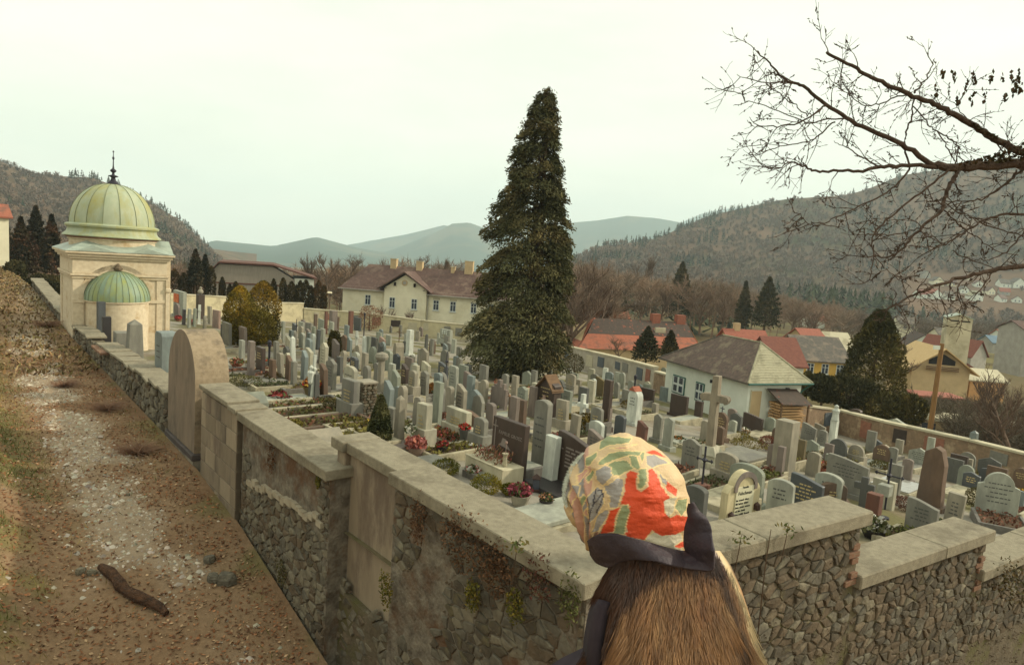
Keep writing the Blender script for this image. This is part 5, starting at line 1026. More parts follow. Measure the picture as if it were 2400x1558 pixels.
# white crucifix
e=G(734,832,12,1.7,'cross','white',bed=False,T=.1,zone='slim one with figure, left middle rows'); MB().lathe([(0,.7),(.08,.78),(.1,1.0),(.12,1.12),(.05,1.2),(.07,1.3),(0,1.38)],8,(0,-.1,0)).build('figure',GM['white'],e)
# dark wooden gothic shrine by the cypress
e=G(1288,888,34,1.6,'point','dark brown',bed=False,T=.4,zone='wooden gabled shrine at the cypress foot',adj='wooden',W=.9)
MB().add([(-.5,-.35,1.15),(0,-.35,1.72),(.5,-.35,1.15),(-.5,.3,1.15),(0,.3,1.72),(.5,.3,1.15),(-.5,-.35,1.22),(0,-.35,1.79),(.5,-.35,1.22),(-.5,.3,1.22),(0,.3,1.79),(.5,.3,1.22)],[(0,1,4,3),(1,2,5,4),(6,9,10,7),(7,10,11,8),(0,6,7,1),(1,7,8,2)]).build('roof',M_wd,e); MB().lathe([(0,.4),(.09,.45),(.1,.75),(.07,.85),(.06,.95),(0,1.0)],8,(0,-.26,0)).build('figure',GM['pink'],e)
# round stone on block with little iron cross
e=G(1691,966,34,1.25,'round','brown',bed=False,zone='with little iron cross, below the white house',adj='block-based'); MB().tube([(0,0,1.24),(0,0,1.52)],.02,5).tube([(-.1,0,1.42),(.1,0,1.42)],.02,5).build('iron_cross',M_iron,e)
# obelisk by the far right wall, and gothic marker on the wall, aedicule
G(2285,1008,22,2.1,'obel','blue-grey',bed=False,zone='by the far right boundary wall')
G(2007,958,28,1.9,'seg','dark brown',bed=False,T=.35,zone='against the far right boundary wall below the thuja')
e=G(2100,980,62,1.9,'point','pale grey',bed=False,T=.3,plq='dark slate',zone='broad aedicule on the far right boundary wall',W=1.9)
# statue of a white angel at right
e=G(1957,985,16,1.4,'pillar','white',bed=False,zone='statue pedestal at the right boundary wall',W=.34); MB().lathe([(0,1.4),(.2,1.42),(.16,1.75),(.2,1.95),(.1,2.05),(.11,2.2),(0,2.28)],10).build('figure',GM['white'],e)
# crowded tiny stones filling the far rows
FILL=[]
XY=[tuple(g['o'].location.xy) for g in GR]; k=0; tries=0
while k<118 and tries<4000:
    tries+=1
    if k<48: px=random.uniform(655,1085); yt=random.uniform(750,830)
    elif k<64: px=random.uniform(1300,1560); yt=random.uniform(862,905)
    elif k<88: px=random.uniform(880,1290); yt=random.uniform(835,950)
    else: px=random.uniform(1640,2390); yt=random.uniform(985,1120)
    q_=gpt(px,yt,1.0)
    if min(math.hypot(q_[0]-a_,q_[1]-b_) for a_,b_ in XY)<(.75 if k<64 else 1.0): continue
    if k>=88 and skew(q_[0],q_[1])[1]<1.2: continue
    XY.append((q_[0],q_[1])); k+=1
    p=gpt(px,yt,1.0); col=random.choice(['grey','pale grey','green-grey','blue-grey','beige','brown','dark grey','cream','grey','mauve','dark slate']); sh=random.choice(('rect','seg','round','skew','point','rect'))
    me=stone_mesh(sh,random.uniform(.45,.8),random.uniform(.8,1.25),.16,GM[col],0); o=link('gravestone',me); o.location=(p[0],p[1],float(zc(p[0],p[1]))-.05); o.rotation_euler=(0,0,ROT0+random.uniform(-.1,.1))
    GR.append(dict(o=o,px=px,py=yt,d=float(p@FV),sh=SHW[sh],col='small '+col,zone=None,adj='',cat='gravestone'))
# ---- labels that single each grave out
def zone(px,py):
    if px<540: return 'between the chapel and the golden bush'
    if px<660: return 'around the golden bush'
    if py<800 and px<1100: return 'in far rows before cream house'
    if py<862 and px<1100: return 'in middle rows left of cypress'
    if px<1100: return 'in nearer rows left of cypress'
    if px<1290: return 'in front of the tall cypress'
    if px<1570: return 'between cypress and white house' if py<935 else 'just beyond the headscarf'
    if px<1760: return 'below the white house'
    if px<1930: return 'around the tall beige pillar'
    if py<1050: return 'along the far right boundary wall'
    return 'behind the lower wall steps'
ORD=['leftmost','second','third','fourth','fifth','sixth','seventh','eighth','ninth','tenth']
grp={}
for g in GR:
    g['key']=(('%s '%g['adj'] if g['adj'] else '')+'%s %s'%(g['col'],g['sh']),g['zone'] or zone(g['px'],g['py']))
    grp.setdefault(g['key'],[]).append(g)
for (a,zn),L_ in grp.items():
    L_.sort(key=lambda g:g['px'])
    for i,g in enumerate(L_):
        noun='' if any(w_ in a for w_ in('cross','pillar','obelisk')) else ' gravestone'
        s='%s%s %s'%(a,noun,zn)
        if len(L_)==2: s+=', %s of two'%('left' if i==0 else 'right')
        elif len(L_)>2: s+=', '+('leftmost' if i==0 else 'rightmost' if i==len(L_)-1 else ORD[i]+' from left')
        tag(g['o'],s,g['cat'],'gravestones of the hillside cemetery')
# ---- flowers, bowls and lanterns on the graves
M_pot=stone('clay_pot',(150,92,70),(128,78,60),False,.8,.1); M_bowl=stone('stone_bowl',(184,178,158),(160,154,136),False,.8,.1); M_red_gl=mat('red_glass',lin((190,40,30)),lin((160,30,24)),rough=.25,spec=.5)
def bowl(px,py,r,cols,label,pot=M_pot,h=.2,n=150,cat='flower bowl',hh=0.02,tall=1.):
    p=gpt(px,py,hh); e=empty('flower_bowl',(p[0],p[1],float(zc(p[0],p[1]))+hh),0,label,cat); MB().lathe([(0,0),(r*.6,0),(r*.95,h),(r*.85,h),(r*.5,h*.6)],14).build('bowl',pot,e)
    C,_=ball(n,r*1.05,(0,0,h+r*.3*tall),flat=.6*tall); foliage('flowers',C,M_tint,e,r*.5,r*.32,np.array(cols)[rng.integers(0,len(cols),n)]*rng.uniform(.7,1.2,(n,1)),up=.4,kind='stuff'); return e
RED=[.50,.055,.04]; PNK=[.46,.17,.15]; ORG=[.50,.19,.05]; YEL=[.52,.34,.06]; WHT=[.62,.6,.52]; GRN=[.09,.11,.04]; DRK=[.20,.045,.05]; TAN=[.34,.22,.12]
bowl(975,1066,.27,[PNK,[.40,.12,.09],[.42,.16,.11]],'pink potted heather behind the recessed wall panel',M_red if 0 else GM['pink'],.22,220)
bowl(1035,1067,.16,[RED,DRK,GRN],'dark pot of red roses left of the framed grave',GM['black'],.25)
bowl(1088,1030,.17,[RED,[.6,.1,.08],GRN],'bright red carnations on the framed grave',GM['dark grey'],.3,hh=.25)
bowl(1218,1182,.24,[[.36,.09,.12],[.3,.07,.08],GRN],'stone bowl of crimson heather behind the near coping',M_bowl,.22,220)
bowl(1278,1200,.15,[GRN,[.08,.09,.05],[.55,.28,.16]],'dark pot with two peach roses behind the near coping',GM['black'],.26,120)
bowl(1108,1118,.18,[WHT,PNK,GRN],'small white and pink flowers between two yellow-green cushions',GM['grey'],.12,130)
bowl(1725,1150,.2,[ORG,GRN],'hidden orange flowers behind the Gothic-lettered stone',M_pot,.15)
bowl(1742,1022,.33,[WHT,GRN,TAN],'white stone bowl with dry plants on the mossy grave',GM['white'],.18)
bowl(1922,1108,.28,[ORG,TAN,DRK],'brown and orange dry flower bowl right of the tall beige pillar',M_pot,.25)
bowl(2152,1090,.26,[YEL,DRK,GRN],'dark bowl with yellow flowers below the pale pointed stone',GM['black'],.2)
bowl(2255,1100,.26,[ORG,RED,ORG],'vivid orange-red flowers before the dark plaque at right',GM['dark grey'],.2)
bowl(2390,1172,.26,[YEL,[.55,.3,.04],GRN],'yellow flowers at the right picture edge',GM['dark slate'],.3)
bowl(2046,1258,.34,[GRN,WHT,[.2,.2,.1]],'dark round bowl of pale flowers behind the gap between wall steps',GM['black'],.22,200)
bowl(1900,1095,.2,[RED,PNK,GRN],'small red flowers beside the tall beige pillar',M_pot,.2)
bowl(1590,1040,.2,[TAN,ORG,GRN],'tan bowl with dry flowers beside the small white slab',M_pot,.15)
bowl(730,935,.3,[ORG,YEL,RED],'tall orange and red flower basket in the left plots',GM['olive'],.45,200,tall=1.3)
bowl(752,920,.14,[RED,RED],'single bright red grave light left of the plaque arch',M_red_gl,.25,40)
bowl(655,945,.35,[DRK,[.3,.06,.05],GRN],'dark red heather mound in the kerbed plots',M_pot,.1)
bowl(555,858,.3,[[.3,.07,.05],TAN,GRN],'low brownish red planting right of the round monument',M_pot,.1)
bowl(870,920,.2,[RED,WHT,GRN],'red and white flowers beside the rubble pillar',GM['white'],.2)
bowl(1160,935,.2,[RED,ORG,DRK],'red-orange flowers beside the small mauve arched stone',M_pot,.25)
bowl(1110,958,.28,[RED,[.5,.12,.09],WHT],'red flower bed behind the framed grave',M_pot,.12)
bowl(1412,925,.35,[[.35,.13,.06],ORG,DRK],'rust-red shrub in a pale trough left of the tall dark stone',M_bowl,.2)
bowl(1540,888,.3,[ORG,RED],'orange flowers at the niche wall',M_pot,.3)
bowl(418,752,.3,[RED,DRK],'red flowers beside the chapel corner plots',M_pot,.2)
bowl(450,760,.25,[[.6,.2,.16],RED],'pinkish red lights before the back memorial',M_pot,.2)
bowl(1170,905,.3,[[.36,.12,.08],TAN],'brown dry planting before the double-cross stone',M_pot,.1)
for px,py,lb in ((1255,1150,'small dark lantern right of the FAMILIE GROSZ planter'),(1320,1130,'dark lantern before the cross-inscribed stone'),(2305,1185,'lantern with red light left of the large pale shouldered stone'),(2392,1195,'dark lantern at the right picture edge')):
    p=gpt(px,py,0); e=empty('grave_lantern',(p[0],p[1],float(zc(p[0],p[1]))),0,lb,'lantern'); MB().box(-.1,.1,-.1,.1,0,.06).box(-.085,.085,-.085,.085,.28,.3).lathe([(0,.4),(.12,.3)],4).build('lantern_frame',M_lant,e); MB().box(-.07,.07,-.07,.07,.061,.279).build('lantern_glass',M_red_gl if 'red' in lb else M_glass,e)
# black lamp posts between the graves
for px,yb,yt,lb in ((852,800,733,'thin black lamp post in the far rows'),(630,868,798,'thin black post right of the golden bush'),(1484,945,878,'black lamp post left of the tile-capped white stone')):
    p=gpt(px,yb,0); H=(yb-yt)/FPX*float(p@FV); e=empty('lamp_post',(p[0],p[1],float(zc(p[0],p[1]))),0,lb,'lamp post'); MB().tube([(0,0,-.2),(0,0,H)],.05,8).build('post',M_iron,e); MB().lathe([(0,H-.3),(.08,H-.26),(.1,H-.04),(.04,H+.02),(0,H+.05)],8).build('lamp_head',M_iron,e)
p=aty(762,752,95); e=empty('lamp_post',(p[0],p[1],-13),0,'white street lamp with flat head beside the cream house','lamp post'); zt_=aty(756,686,95)[2]; MB().tube([(0,0,-1),(0,0,zt_+13)],.09,8).build('post',M_gry,e); MB().lathe([(0,zt_+13),(.85,zt_+13.02),(.8,zt_+13.2),(0,zt_+13.25)],12).build('lamp_head',M_con,e)
p=at(2175,1040,44); e=empty('utility_pole',(p[0],p[1],-13),0,'bare brown wooden pole with a white insulator left of the tower','pole'); zt_=at(2212,803,44)[2]; MB().tube([(0,0,-1),(0,0,zt_+13)],[.19,.13],10).build('shaft',mat('pole_wood',lin((142,108,66)),lin((116,86,54)),scale=3,rough=.85,stretch=(4,4,.4)),e); MB().box(-.5,-.12,-.06,.06,zt_+12.6,zt_+12.85).build('insulator',M_white,e)
# the three kerbed plots running in from the wall on the left
for (x0,x1,y,lb) in ((640,760,945,'dark granite kerbed family plot inside the block wall'),(655,800,965,'long pale kerbed plot, middle of three by the wall'),(672,830,990,'brown kerbed plot with low planting, nearest of three by the wall')):
    p=gpt((x0+x1)/2,y,.15); e=empty('grave_plot',(p[0],p[1],float(zc(p[0],p[1]))),ROT0,lb,'grave plot'); km=M_kerb2 if 'granite' in lb else (M_kerb if 'pale' in lb else GM['brown'])
    for q in ((-.62,-.5,-1.4,1.4),(.5,.62,-1.4,1.4),(-.5,.5,-1.4,-1.28),(-.5,.5,1.28,1.4)): MB().box(q[0],q[1],q[2],q[3],-.4,.22).build('kerb',km,e,bevel=.012)
    MB().box(-.5,.5,-1.28,1.28,-.4,.12).build('soil',M_soil,e); n=220; C=np.stack([rng.uniform(-.46,.46,n),rng.uniform(-1.2,1.2,n),.13+rng.random(n)*.12],1); foliage('ground_cover',C,M_tint,e,.15,.08,np.array([[.16,.15,.05],[.2,.1,.06],[.12,.12,.05]])[rng.integers(0,3,n)],up=.4,kind='stuff')
for px,yt,wd,lb,m in ((585,918,52,'grey-green roof-shaped tomb block behind the block wall','green-grey'),(757,1003,56,'small gabled stone behind the rubble wall coping','beige')):
    p=gpt(px,yt,.75); e=empty('tomb_block',(p[0],p[1],float(zc(p[0],p[1]))),ROT0,lb,'tomb'); MB().prism([(-.42,-.3),(.42,-.3),(.42,.5),(0,.75),(-.42,.5)],-.4,.4).build('block',GM[m],e,bevel=.015)
# ================================================================ trees and shrubs
M_bark=mat('bark',lin((98,80,64)),lin((70,58,48)),scale=6,rough=.95,bump=.4,stretch=(1,1,.3),spec=.05)
M_bark2=mat('grey_bark',lin((118,100,86)),lin((90,76,66)),scale=5,rough=.95,bump=.3,stretch=(1,1,.3),spec=.05)
# ---- tall cypress: silhouette radii (m) against height, traced left and right of the stem
base=gpt(1235,893,0); dC=float(base@FV); zb=float(zc(base[0],base[1]))
tab=np.array([[40,435,470],[70,405,482],[100,388,500],[150,372,512],[200,345,515],[235,338,545],[260,330,520],[300,320,540],[370,300,545],[440,278,560],[500,270,575],[545,260,596],[580,230,575],[640,212,605],[680,200,622],[700,165,612],[750,172,622],[810,148,632],[860,180,636],[900,176,640],[940,182,655],[1000,172,640],[1060,185,640],[1120,128,662],[1170,160,668],[1230,122,690],[1290,130,700],[1340,160,708],[1400,190,660],[1440,230,620],[1480,280,540]],float)
hh=(1500-tab[:,0])/2.2075/FPX*dC; axx=452+(tab[:,0]-40)*.018; rl=(axx-tab[:,1])/2.2075/FPX*dC; rr_=(tab[:,2]-axx)/2.2075/FPX*dC
o_=np.argsort(hh); hh,rl,rr_=hh[o_],rl[o_],rr_[o_]; HT=hh[-1]
t=empty('cypress_tree',(base[0],base[1],zb),0,'very tall dark conical cypress rising from the middle of the graves','tree')
b=MB(); 
for k in range(5):
    a=k*1.3; b.tube([(.3*math.cos(a),.3*math.sin(a),-.3),(.35*math.cos(a),.35*math.sin(a),5),(.25*math.cos(a),.25*math.sin(a),HT*.6),(.05*math.cos(a),.05*math.sin(a),HT*.95)],[.22,.17,.09,.02],7)
b.build('trunk',M_bark,t)
# boughs: each leaves the stem, lifts, droops at the tip and carries fans of scale-leaves
Cs=[];As=[];Ts=[]; lb=MB(); h=HT*.985
while h>.3:
    Rm=(np.interp(h,hh,rl)+np.interp(h,hh,rr_))/2
    for k in range(int(3+2.0*min(Rm,2.5)+rng.random())):
        a=rng.random()*6.283; R=np.interp(h,hh,rl)*(.5-.5*math.cos(a))+np.interp(h,hh,rr_)*(.5+.5*math.cos(a))
        lump=float(fbm(np.array(a*1.7+3),np.array(h*.5),44,3)); R=max(R,.14)*(.78+.42*lump)*rng.uniform(.84,1.14); hb=h+rng.normal()*.12
        if .44*HT<h<.80*HT and rng.random()<.05: continue
        tint=np.array([.072,.072,.034])*rng.uniform(.6,1.55)*(.65+.7*lump)+(np.array([.07,.042,.016])*rng.uniform(.2,1.0) if rng.random()<.5 else 0)
        n=int(26+62*min(R,3.2)); tq=rng.uniform(.22,1,n)**.62; wd_=.20*R*np.sin(np.clip(tq*1.15,0,1)*math.pi*.85)+.05; side=rng.normal(size=n)*wd_
        rise=.30*R*np.sin(tq*2.1)-.40*R*tq**2.2-.35*np.abs(side)
        x=math.cos(a)*R*tq-math.sin(a)*side; y=math.sin(a)*R*tq+math.cos(a)*side; z=hb+rise+rng.normal(size=n)*.055
        Cs.append(np.stack([x,y,np.maximum(z,.2)],1)); As.append(np.stack([math.cos(a)+rng.normal(size=n)*.45,math.sin(a)+rng.normal(size=n)*.45,-.55+rng.normal(size=n)*.45],1)); Ts.append(np.repeat(tint[None],n,0)*(.8+.4*tq[:,None]))
        lb.tube([(0,0,hb+.02*R),(math.cos(a)*R*.45,math.sin(a)*R*.45,hb+.16*R),(math.cos(a)*R*.8,math.sin(a)*R*.8,hb+.02*R)],[.045,.03,.008],4)
    h-=.16+.085*Rm*rng.uniform(.7,1.3)
lb.build('limbs',M_bark,t,'stuff')
C=np.concatenate(Cs); A=np.concatenate(As); T=np.concatenate(Ts); V=[];F=[];TT=[]
for j in range(2):
    n=len(C); v,f=leaves(C+rng.normal(size=C.shape)*.09,A+rng.normal(size=A.shape)*.35,rdir(n),rng.uniform(.12,.32,n),rng.uniform(.045,.10,n)); f=f+j*n*4; V.append(v);F.append(f);TT.append(np.repeat(T*rng.uniform(.7,1.3,(n,1)),4,0))
link('crown',npmesh('crown',np.concatenate(V),np.concatenate(F),M_tint,np.concatenate(TT)),t,'stuff')
# ---- shrubs of dense foliage
def shrub(name,px,py_base,wpx,hpx,cols,label,n=2500,leaf=.12,shape='cone',cat='shrub',d=None,H0=0,up=.5,stem=True,zb=None,pw=.8,grp=None,sh=.35):
    p=gpt(px,py_base,H0) if d is None else at(px,py_base,d); d=float(p@FV); W=wpx/FPX*d; H=hpx/FPX*d; z0=p[2]
    e=empty(name,(p[0],p[1],z0),0,label,cat,grp)
    if stem: MB().tube([(0,0,-1.5),(0,0,H*.3),(0,0,H*.8)],[max(.05,W*.04),max(.04,W*.03),.02],6).build('trunk',M_bark,e)
    if shape=='cone':
        q=rng.random(n)**.75; a=rng.random(n)*6.283; R=W/2*np.sin(np.minimum((1-q)*1.15+.03,1)*math.pi/2)**pw*(.82+.36*fbm(a*1.4+7,q*6+px,3,3))*(sh+(1-sh)*rng.random(n)**.4)
        
        if name=='spruce_tree': R=R*(.62+.55*((q*11+fbm(a*1.2+2,q*3,8,2)*1.5)%1.0)*(.6+.8*fbm(a*2+px,q*9,12,2)))*1.05
        elif W>2: R=R*(.72+.56*fbm(a*2.3+px,q*8+3,14,3))
        C=np.stack([R*np.cos(a),R*np.sin(a),q*H],1); out_=np.stack([np.cos(a),np.sin(a),np.full(n,.1)],1)*.5
    elif shape=='dome':
        C,dd=ball(n,1,shell=.6,lump=.22,seed=int(px)); C[:,2]=np.abs(C[:,2]) if 0 else C[:,2]*.5+.5; C=C*np.array([W/2,W/2,H]); out_=dd*.5
    elif shape=='col':
        q=rng.random(n); a=rng.random(n)*6.283; R=W/2*np.minimum(1,((1-q)*3.2)**.6)*np.minimum(1,.75+q*1.5)*(.85+.3*fbm(a*1.3+3,q*7+px,5,3))*(sh+(1-sh)*rng.random(n)**.4); C=np.stack([R*np.cos(a),R*np.sin(a),q*H],1); out_=np.stack([np.cos(a),np.sin(a),np.full(n,.3)],1)*.4
    c=np.array(cols); pt=fbm(C[:,0]*2.4/max(W,.1)+px,C[:,1]*2.4/max(W,.1)+C[:,2]*2/max(W,.1),int(px),3); idx=np.clip(((pt-.3)/.4*len(c)+rng.normal(size=n)*.35).astype(int),0,len(c)-1)
    foliage('crown',C,M_tint,e,leaf,leaf*.45,c[idx]*rng.uniform(.65,1.3,(n,1)),up=up,out_=out_,kind='stuff'); return e
GOLD=[[.15,.12,.026],[.24,.175,.03],[.36,.24,.034],[.50,.30,.036]]
shrub('thuja_tree',560,812,78,142,GOLD,'left half of the rounded golden-green thuja pair near the chapel',7000,.16,'col',cat='tree',H0=0)
shrub('thuja_tree',614,808,84,150,[[.06,.056,.018],[.10,.085,.02],[.24,.16,.03],[.30,.19,.035]],'right golden-tipped half of the rounded thuja pair near the chapel',7000,.16,'col',cat='tree')
shrub('thuja_tree',590,815,112,100,GOLD[:3],'broad low front lobe of the golden thuja clump',6000,.16,'dome',cat='tree')
shrub('boxwood_dome',781,846,36,74,[[.07,.06,.02],[.11,.09,.03],[.15,.11,.035]],'brown-green domed bush in the far left rows',2600,.13,'dome')
shrub('thuja_shrub',888,1052,58,128,[[.045,.052,.024],[.075,.08,.035],[.12,.115,.05]],'drooping green-grey dwarf thuja behind the rubble wall',5200,.10,'cone',up=-.2)
for px,py,wp,hp,lb in ((1044,1113,68,40,'yellow-green cushion bush nearest the recessed panel'),(1138,1158,80,48,'larger yellow-green cushion bush behind the near coping'),(1195,1160,50,30,'small ochre cushion plant right of the larger yellow one')):
    shrub('cushion_bush',px,py,wp,hp,[[.12,.12,.022],[.19,.165,.03],[.26,.20,.035]],lb,1800,.045,'dome',stem=False)
shrub('low_shrub',1360,1020,90,55,[[.11,.085,.03],[.17,.12,.04],[.2,.15,.04]],'spreading brown juniper behind the cross-inscribed stone',2600,.12,'dome',up=.2)
shrub('low_shrub',1475,968,52,34,[[.13,.10,.035],[.18,.13,.05]],'ochre low bush left of the tile-capped white stone',900,.1,'dome',stem=False)
shrub('low_shrub',1345,875,50,48,[[.07,.058,.025],[.11,.085,.035]],'clipped dark olive bush right of the cypress foot',1800,.12,'dome')
shrub('low_shrub',1014,935,34,40,[[.34,.15,.035],[.40,.19,.05],[.28,.12,.03]],'round orange-rust bush in the nearer left rows',1600,.09,'dome',stem=False)
shrub('low_shrub',865,775,60,60,[[.26,.15,.09],[.30,.17,.10]],'leafless reddish bush before the cream house',1500,.2,'dome')
for px,py,wp,hp,c,lb in ((1715,1030,100,20,[[.2,.16,.03],[.26,.19,.035]],'yellow moss cushion on the plot behind the big cross'),(1755,1048,90,18,[[.17,.14,.03],[.2,.16,.04]],'low yellow-green moss mat before the slab tomb'),(1798,1055,44,36,[[.16,.055,.035],[.2,.07,.045]],'dark red-brown dome bush left of the tall beige pillar'),(1800,1085,60,16,[[.22,.165,.035],[.2,.15,.05]],'yellow ground mat below the red dome bush'),(1915,1088,70,30,[[.11,.09,.04],[.16,.12,.05]],'brown-green low planting right of the tall beige pillar'),(2062,1105,50,28,[[.12,.11,.04],[.17,.14,.05]],'olive low bush behind the ornate iron cross'),(2280,1190,40,50,[[.12,.11,.05],[.16,.13,.06]],'small green-brown shrub left of the large pale shouldered stone'),(2290,1100,28,24,[[.14,.14,.03],[.18,.16,.04]],'round yellow-green bush before the dark pointed stone'),(2125,1195,60,34,[[.15,.08,.06],[.2,.11,.08]],'reddish heather patch below the bright wet slab'),(690,1005,40,22,[[.24,.2,.05],[.2,.17,.05]],'yellow-green moss by the gabled small stone'),(830,1005,90,26,[[.22,.18,.05],[.16,.14,.05]],'straw-coloured ground planting before the rubble pillar'),(775,970,40,40,[[.12,.11,.05],[.16,.13,.06]],'dry grassy tuft at the end of the dark granite plot'),(575,905,90,24,[[.14,.13,.05],[.11,.10,.04]],'long green-brown bed right of the round monument'),(640,900,44,30,[[.12,.085,.035],[.15,.11,.04]],'small olive bush left of the black post')):
    shrub('ground_plant',px,py,wp,hp,c,lb,1100,.07,'dome',stem=False,cat='plant')
# conical thuja and dark shrubs by the right wall
e=shrub('thuja_tree',2040,930,150,205,[[.06,.056,.022],[.095,.082,.028],[.14,.11,.036]],'dense conical thuja behind the far right boundary wall',9000,.30,'cone',cat='tree',d=52,pw=.75)
for px,py,wp,hp,d,c,lb in ((1990,960,120,85,49,0,'dark spreading shrub below the conical thuja'),(2060,985,130,70,48,1,'olive shrub right below the conical thuja'),(2130,1000,70,80,47,1,'olive-brown shrub beside the wooden pole'),(1925,945,80,70,49,0,'dark green bush right of the white house'),(1890,930,40,60,50,1,'narrow green bush at the white house downpipe')):
    shrub('shrub',px,py,wp,hp,[[[.05,.048,.022],[.08,.07,.03],[.11,.088,.036]],[[.08,.07,.026],[.12,.098,.034],[.16,.12,.04]]][c],lb,3200,.28,'dome',d=d)
for px,py,wp,hp,d,lb in ((1513,845,64,80,66,'bushy conical spruce before the red barn'),(1568,835,42,60,64,'small conical spruce left of the white house roof'),(1738,765,36,105,150,'slim dark conifer behind the chimneys'),(1792,765,66,115,145,'layered larch-like conifer right of the slim one'),(1588,745,70,130,170,'tall dark conifer among bare trees above the barn'),(1460,735,22,36,140,'small green conifer above the barn ridge')):
    shrub('spruce_tree',px,py,wp,hp,[[.05,.048,.024],[.075,.066,.03],[.11,.085,.038]],lb,3600,.010*d*.5,'cone',cat='tree',d=d,pw=1.1,up=-.1)
# conifers behind the chapel (brown tips), and the two right of it
for px,py,wp,hp,d,lb in ((50,640,50,130,78,'dark spruce left in the group behind the path'),(85,640,62,155,80,'tallest red-tipped spruce behind the path'),(122,640,50,135,76,'red-tipped spruce just left of the chapel dome'),(15,640,40,120,88,'dark spruce at the left edge house'),(457,668,36,82,85,'layered blue-green spruce right of the chapel'),(480,668,26,70,88,'small spruce beside the grey hall')):
    shrub('spruce_tree',px,py,wp,hp,[[.03,.03,.018],[.05,.044,.024],[.075,.055,.03]] if px>200 else [[.028,.026,.016],[.05,.04,.022],[.10,.055,.032]],lb,3600,.42,'cone',cat='tree',d=d,pw=1.05,up=-.2)
for px,py,wp,hp,lb in ((60,700,60,50,'green hedge bush at the far end of the path'),(100,690,60,50,'dark bush by the far wall'),(132,690,50,44,'evergreen bush left of the chapel wall'),(35,668,50,60,'brownish thuja by the left edge house')):
    shrub('shrub',px,py,wp,hp,[[.05,.048,.022],[.08,.07,.03],[.11,.085,.035]],lb,1800,.28,'dome',d=62)
# clipped thuja row behind the back wall
k=0
for px,wp,hp,py,red in ((408,30,75,705,1),(430,26,60,700,0),(452,18,78,705,0),(472,26,86,705,1),(494,22,82,706,0),(520,16,56,706,0),(552,16,48,708,0),(640,16,60,714,0),(662,18,62,714,0),(682,22,56,716,0),(702,20,60,718,0),(715,22,64,720,0),(728,16,52,722,0),(745,22,68,726,1),(758,16,60,728,1),(538,12,40,706,0),(625,12,40,712,0),(694,12,48,716,0)):
    shrub('thuja_column',px,py,wp,hp,[[.06,.042,.018],[.09,.058,.022],[.13,.07,.028]] if red else [[.045,.036,.014],[.07,.052,.018],[.10,.066,.022]],'clipped brown-green thuja column in the row behind the back wall'if 0 else 'thuja column %d from the left in the row behind the back wall'%(k+1) if 0 else ['reddish','dark olive'][1-red]+' thuja column behind the back wall, %s from the left end'%(['first','second','third','fourth','fifth','sixth','seventh','eighth','ninth','tenth','eleventh','twelfth','thirteenth','fourteenth','fifteenth','sixteenth','seventeenth','eighteenth'][sorted([408,430,452,472,494,520,552,640,662,682,702,715,728,745,758,538,625,694]).index(px)]),900,.34,'col',cat='tree',d=88,grp='thuja columns behind the back wall')
    k+=1
# ---- bare trees
def bare(seed,H,spread=.5,lv=5,up=.35,first=.25,twr=1.):
    r=random.Random(seed); tr=MB(); cr=MB(); 
    def go(p,dr,L_,rd,l):
        n=4 if l<2 else 3; P=[p]; d=Vector(dr)
        for i in range(n):
            d=(d+Vector((r.gauss(0,.12),r.gauss(0,.12),r.gauss(0,.08)+(.06 if l else 0)))).normalized(); P.append(P[-1]+d*(L_/n))
        (tr if l<1 else cr).tube(P,[rd*(1-.5*i/n) for i in range(n+1)],6 if l<2 else 3)
        if l>=lv: return
        k=r.choice((3,4)) if l else 7
        for i in range(k):
            q=r.uniform(.35,1) if l else r.uniform(first,1); ix=min(int(q*n),n-1); pp=P[ix].lerp(P[ix+1],q*n-ix)
            az=r.uniform(0,6.283); t_=Vector((math.cos(az),math.sin(az),up)); nd=(d*(1-spread)+t_*spread).normalized()
            go(pp,nd,L_*r.uniform(.5,.72)*(1 if l else .75),rd*.56*twr,l+1)
        if l: go(P[-1],d,L_*.6,rd*.5,l+1)
    go(Vector((0,0,0)),(0,0,1),H*.55,H*.027,0)
    return tr.mesh('trunk',M_bark2),cr.mesh('branches',M_bark2)
BARE=[bare(11,10,.55,4),bare(12,10,.45,4,.5),bare(13,10,.6,4,.25),bare(15,10,.5,4,.6)]
def btree(px,py_top,py_base,d,v,label,zrot=None,name='bare_tree'):
    a=at(px,py_base,d); b_=at(px,py_top,d); H=(b_[2]-a[2]); e=empty(name,(a[0],a[1],a[2]-1),zrot if zrot is not None else random.uniform(0,6),label,'tree','bare trees around the cemetery'); s=(H+1)/12.2; e.scale=(s,s,s)
    for nm,me in zip(('trunk','branches'),BARE[v]): link(nm,me,e,'stuff' if nm=='branches' else None)
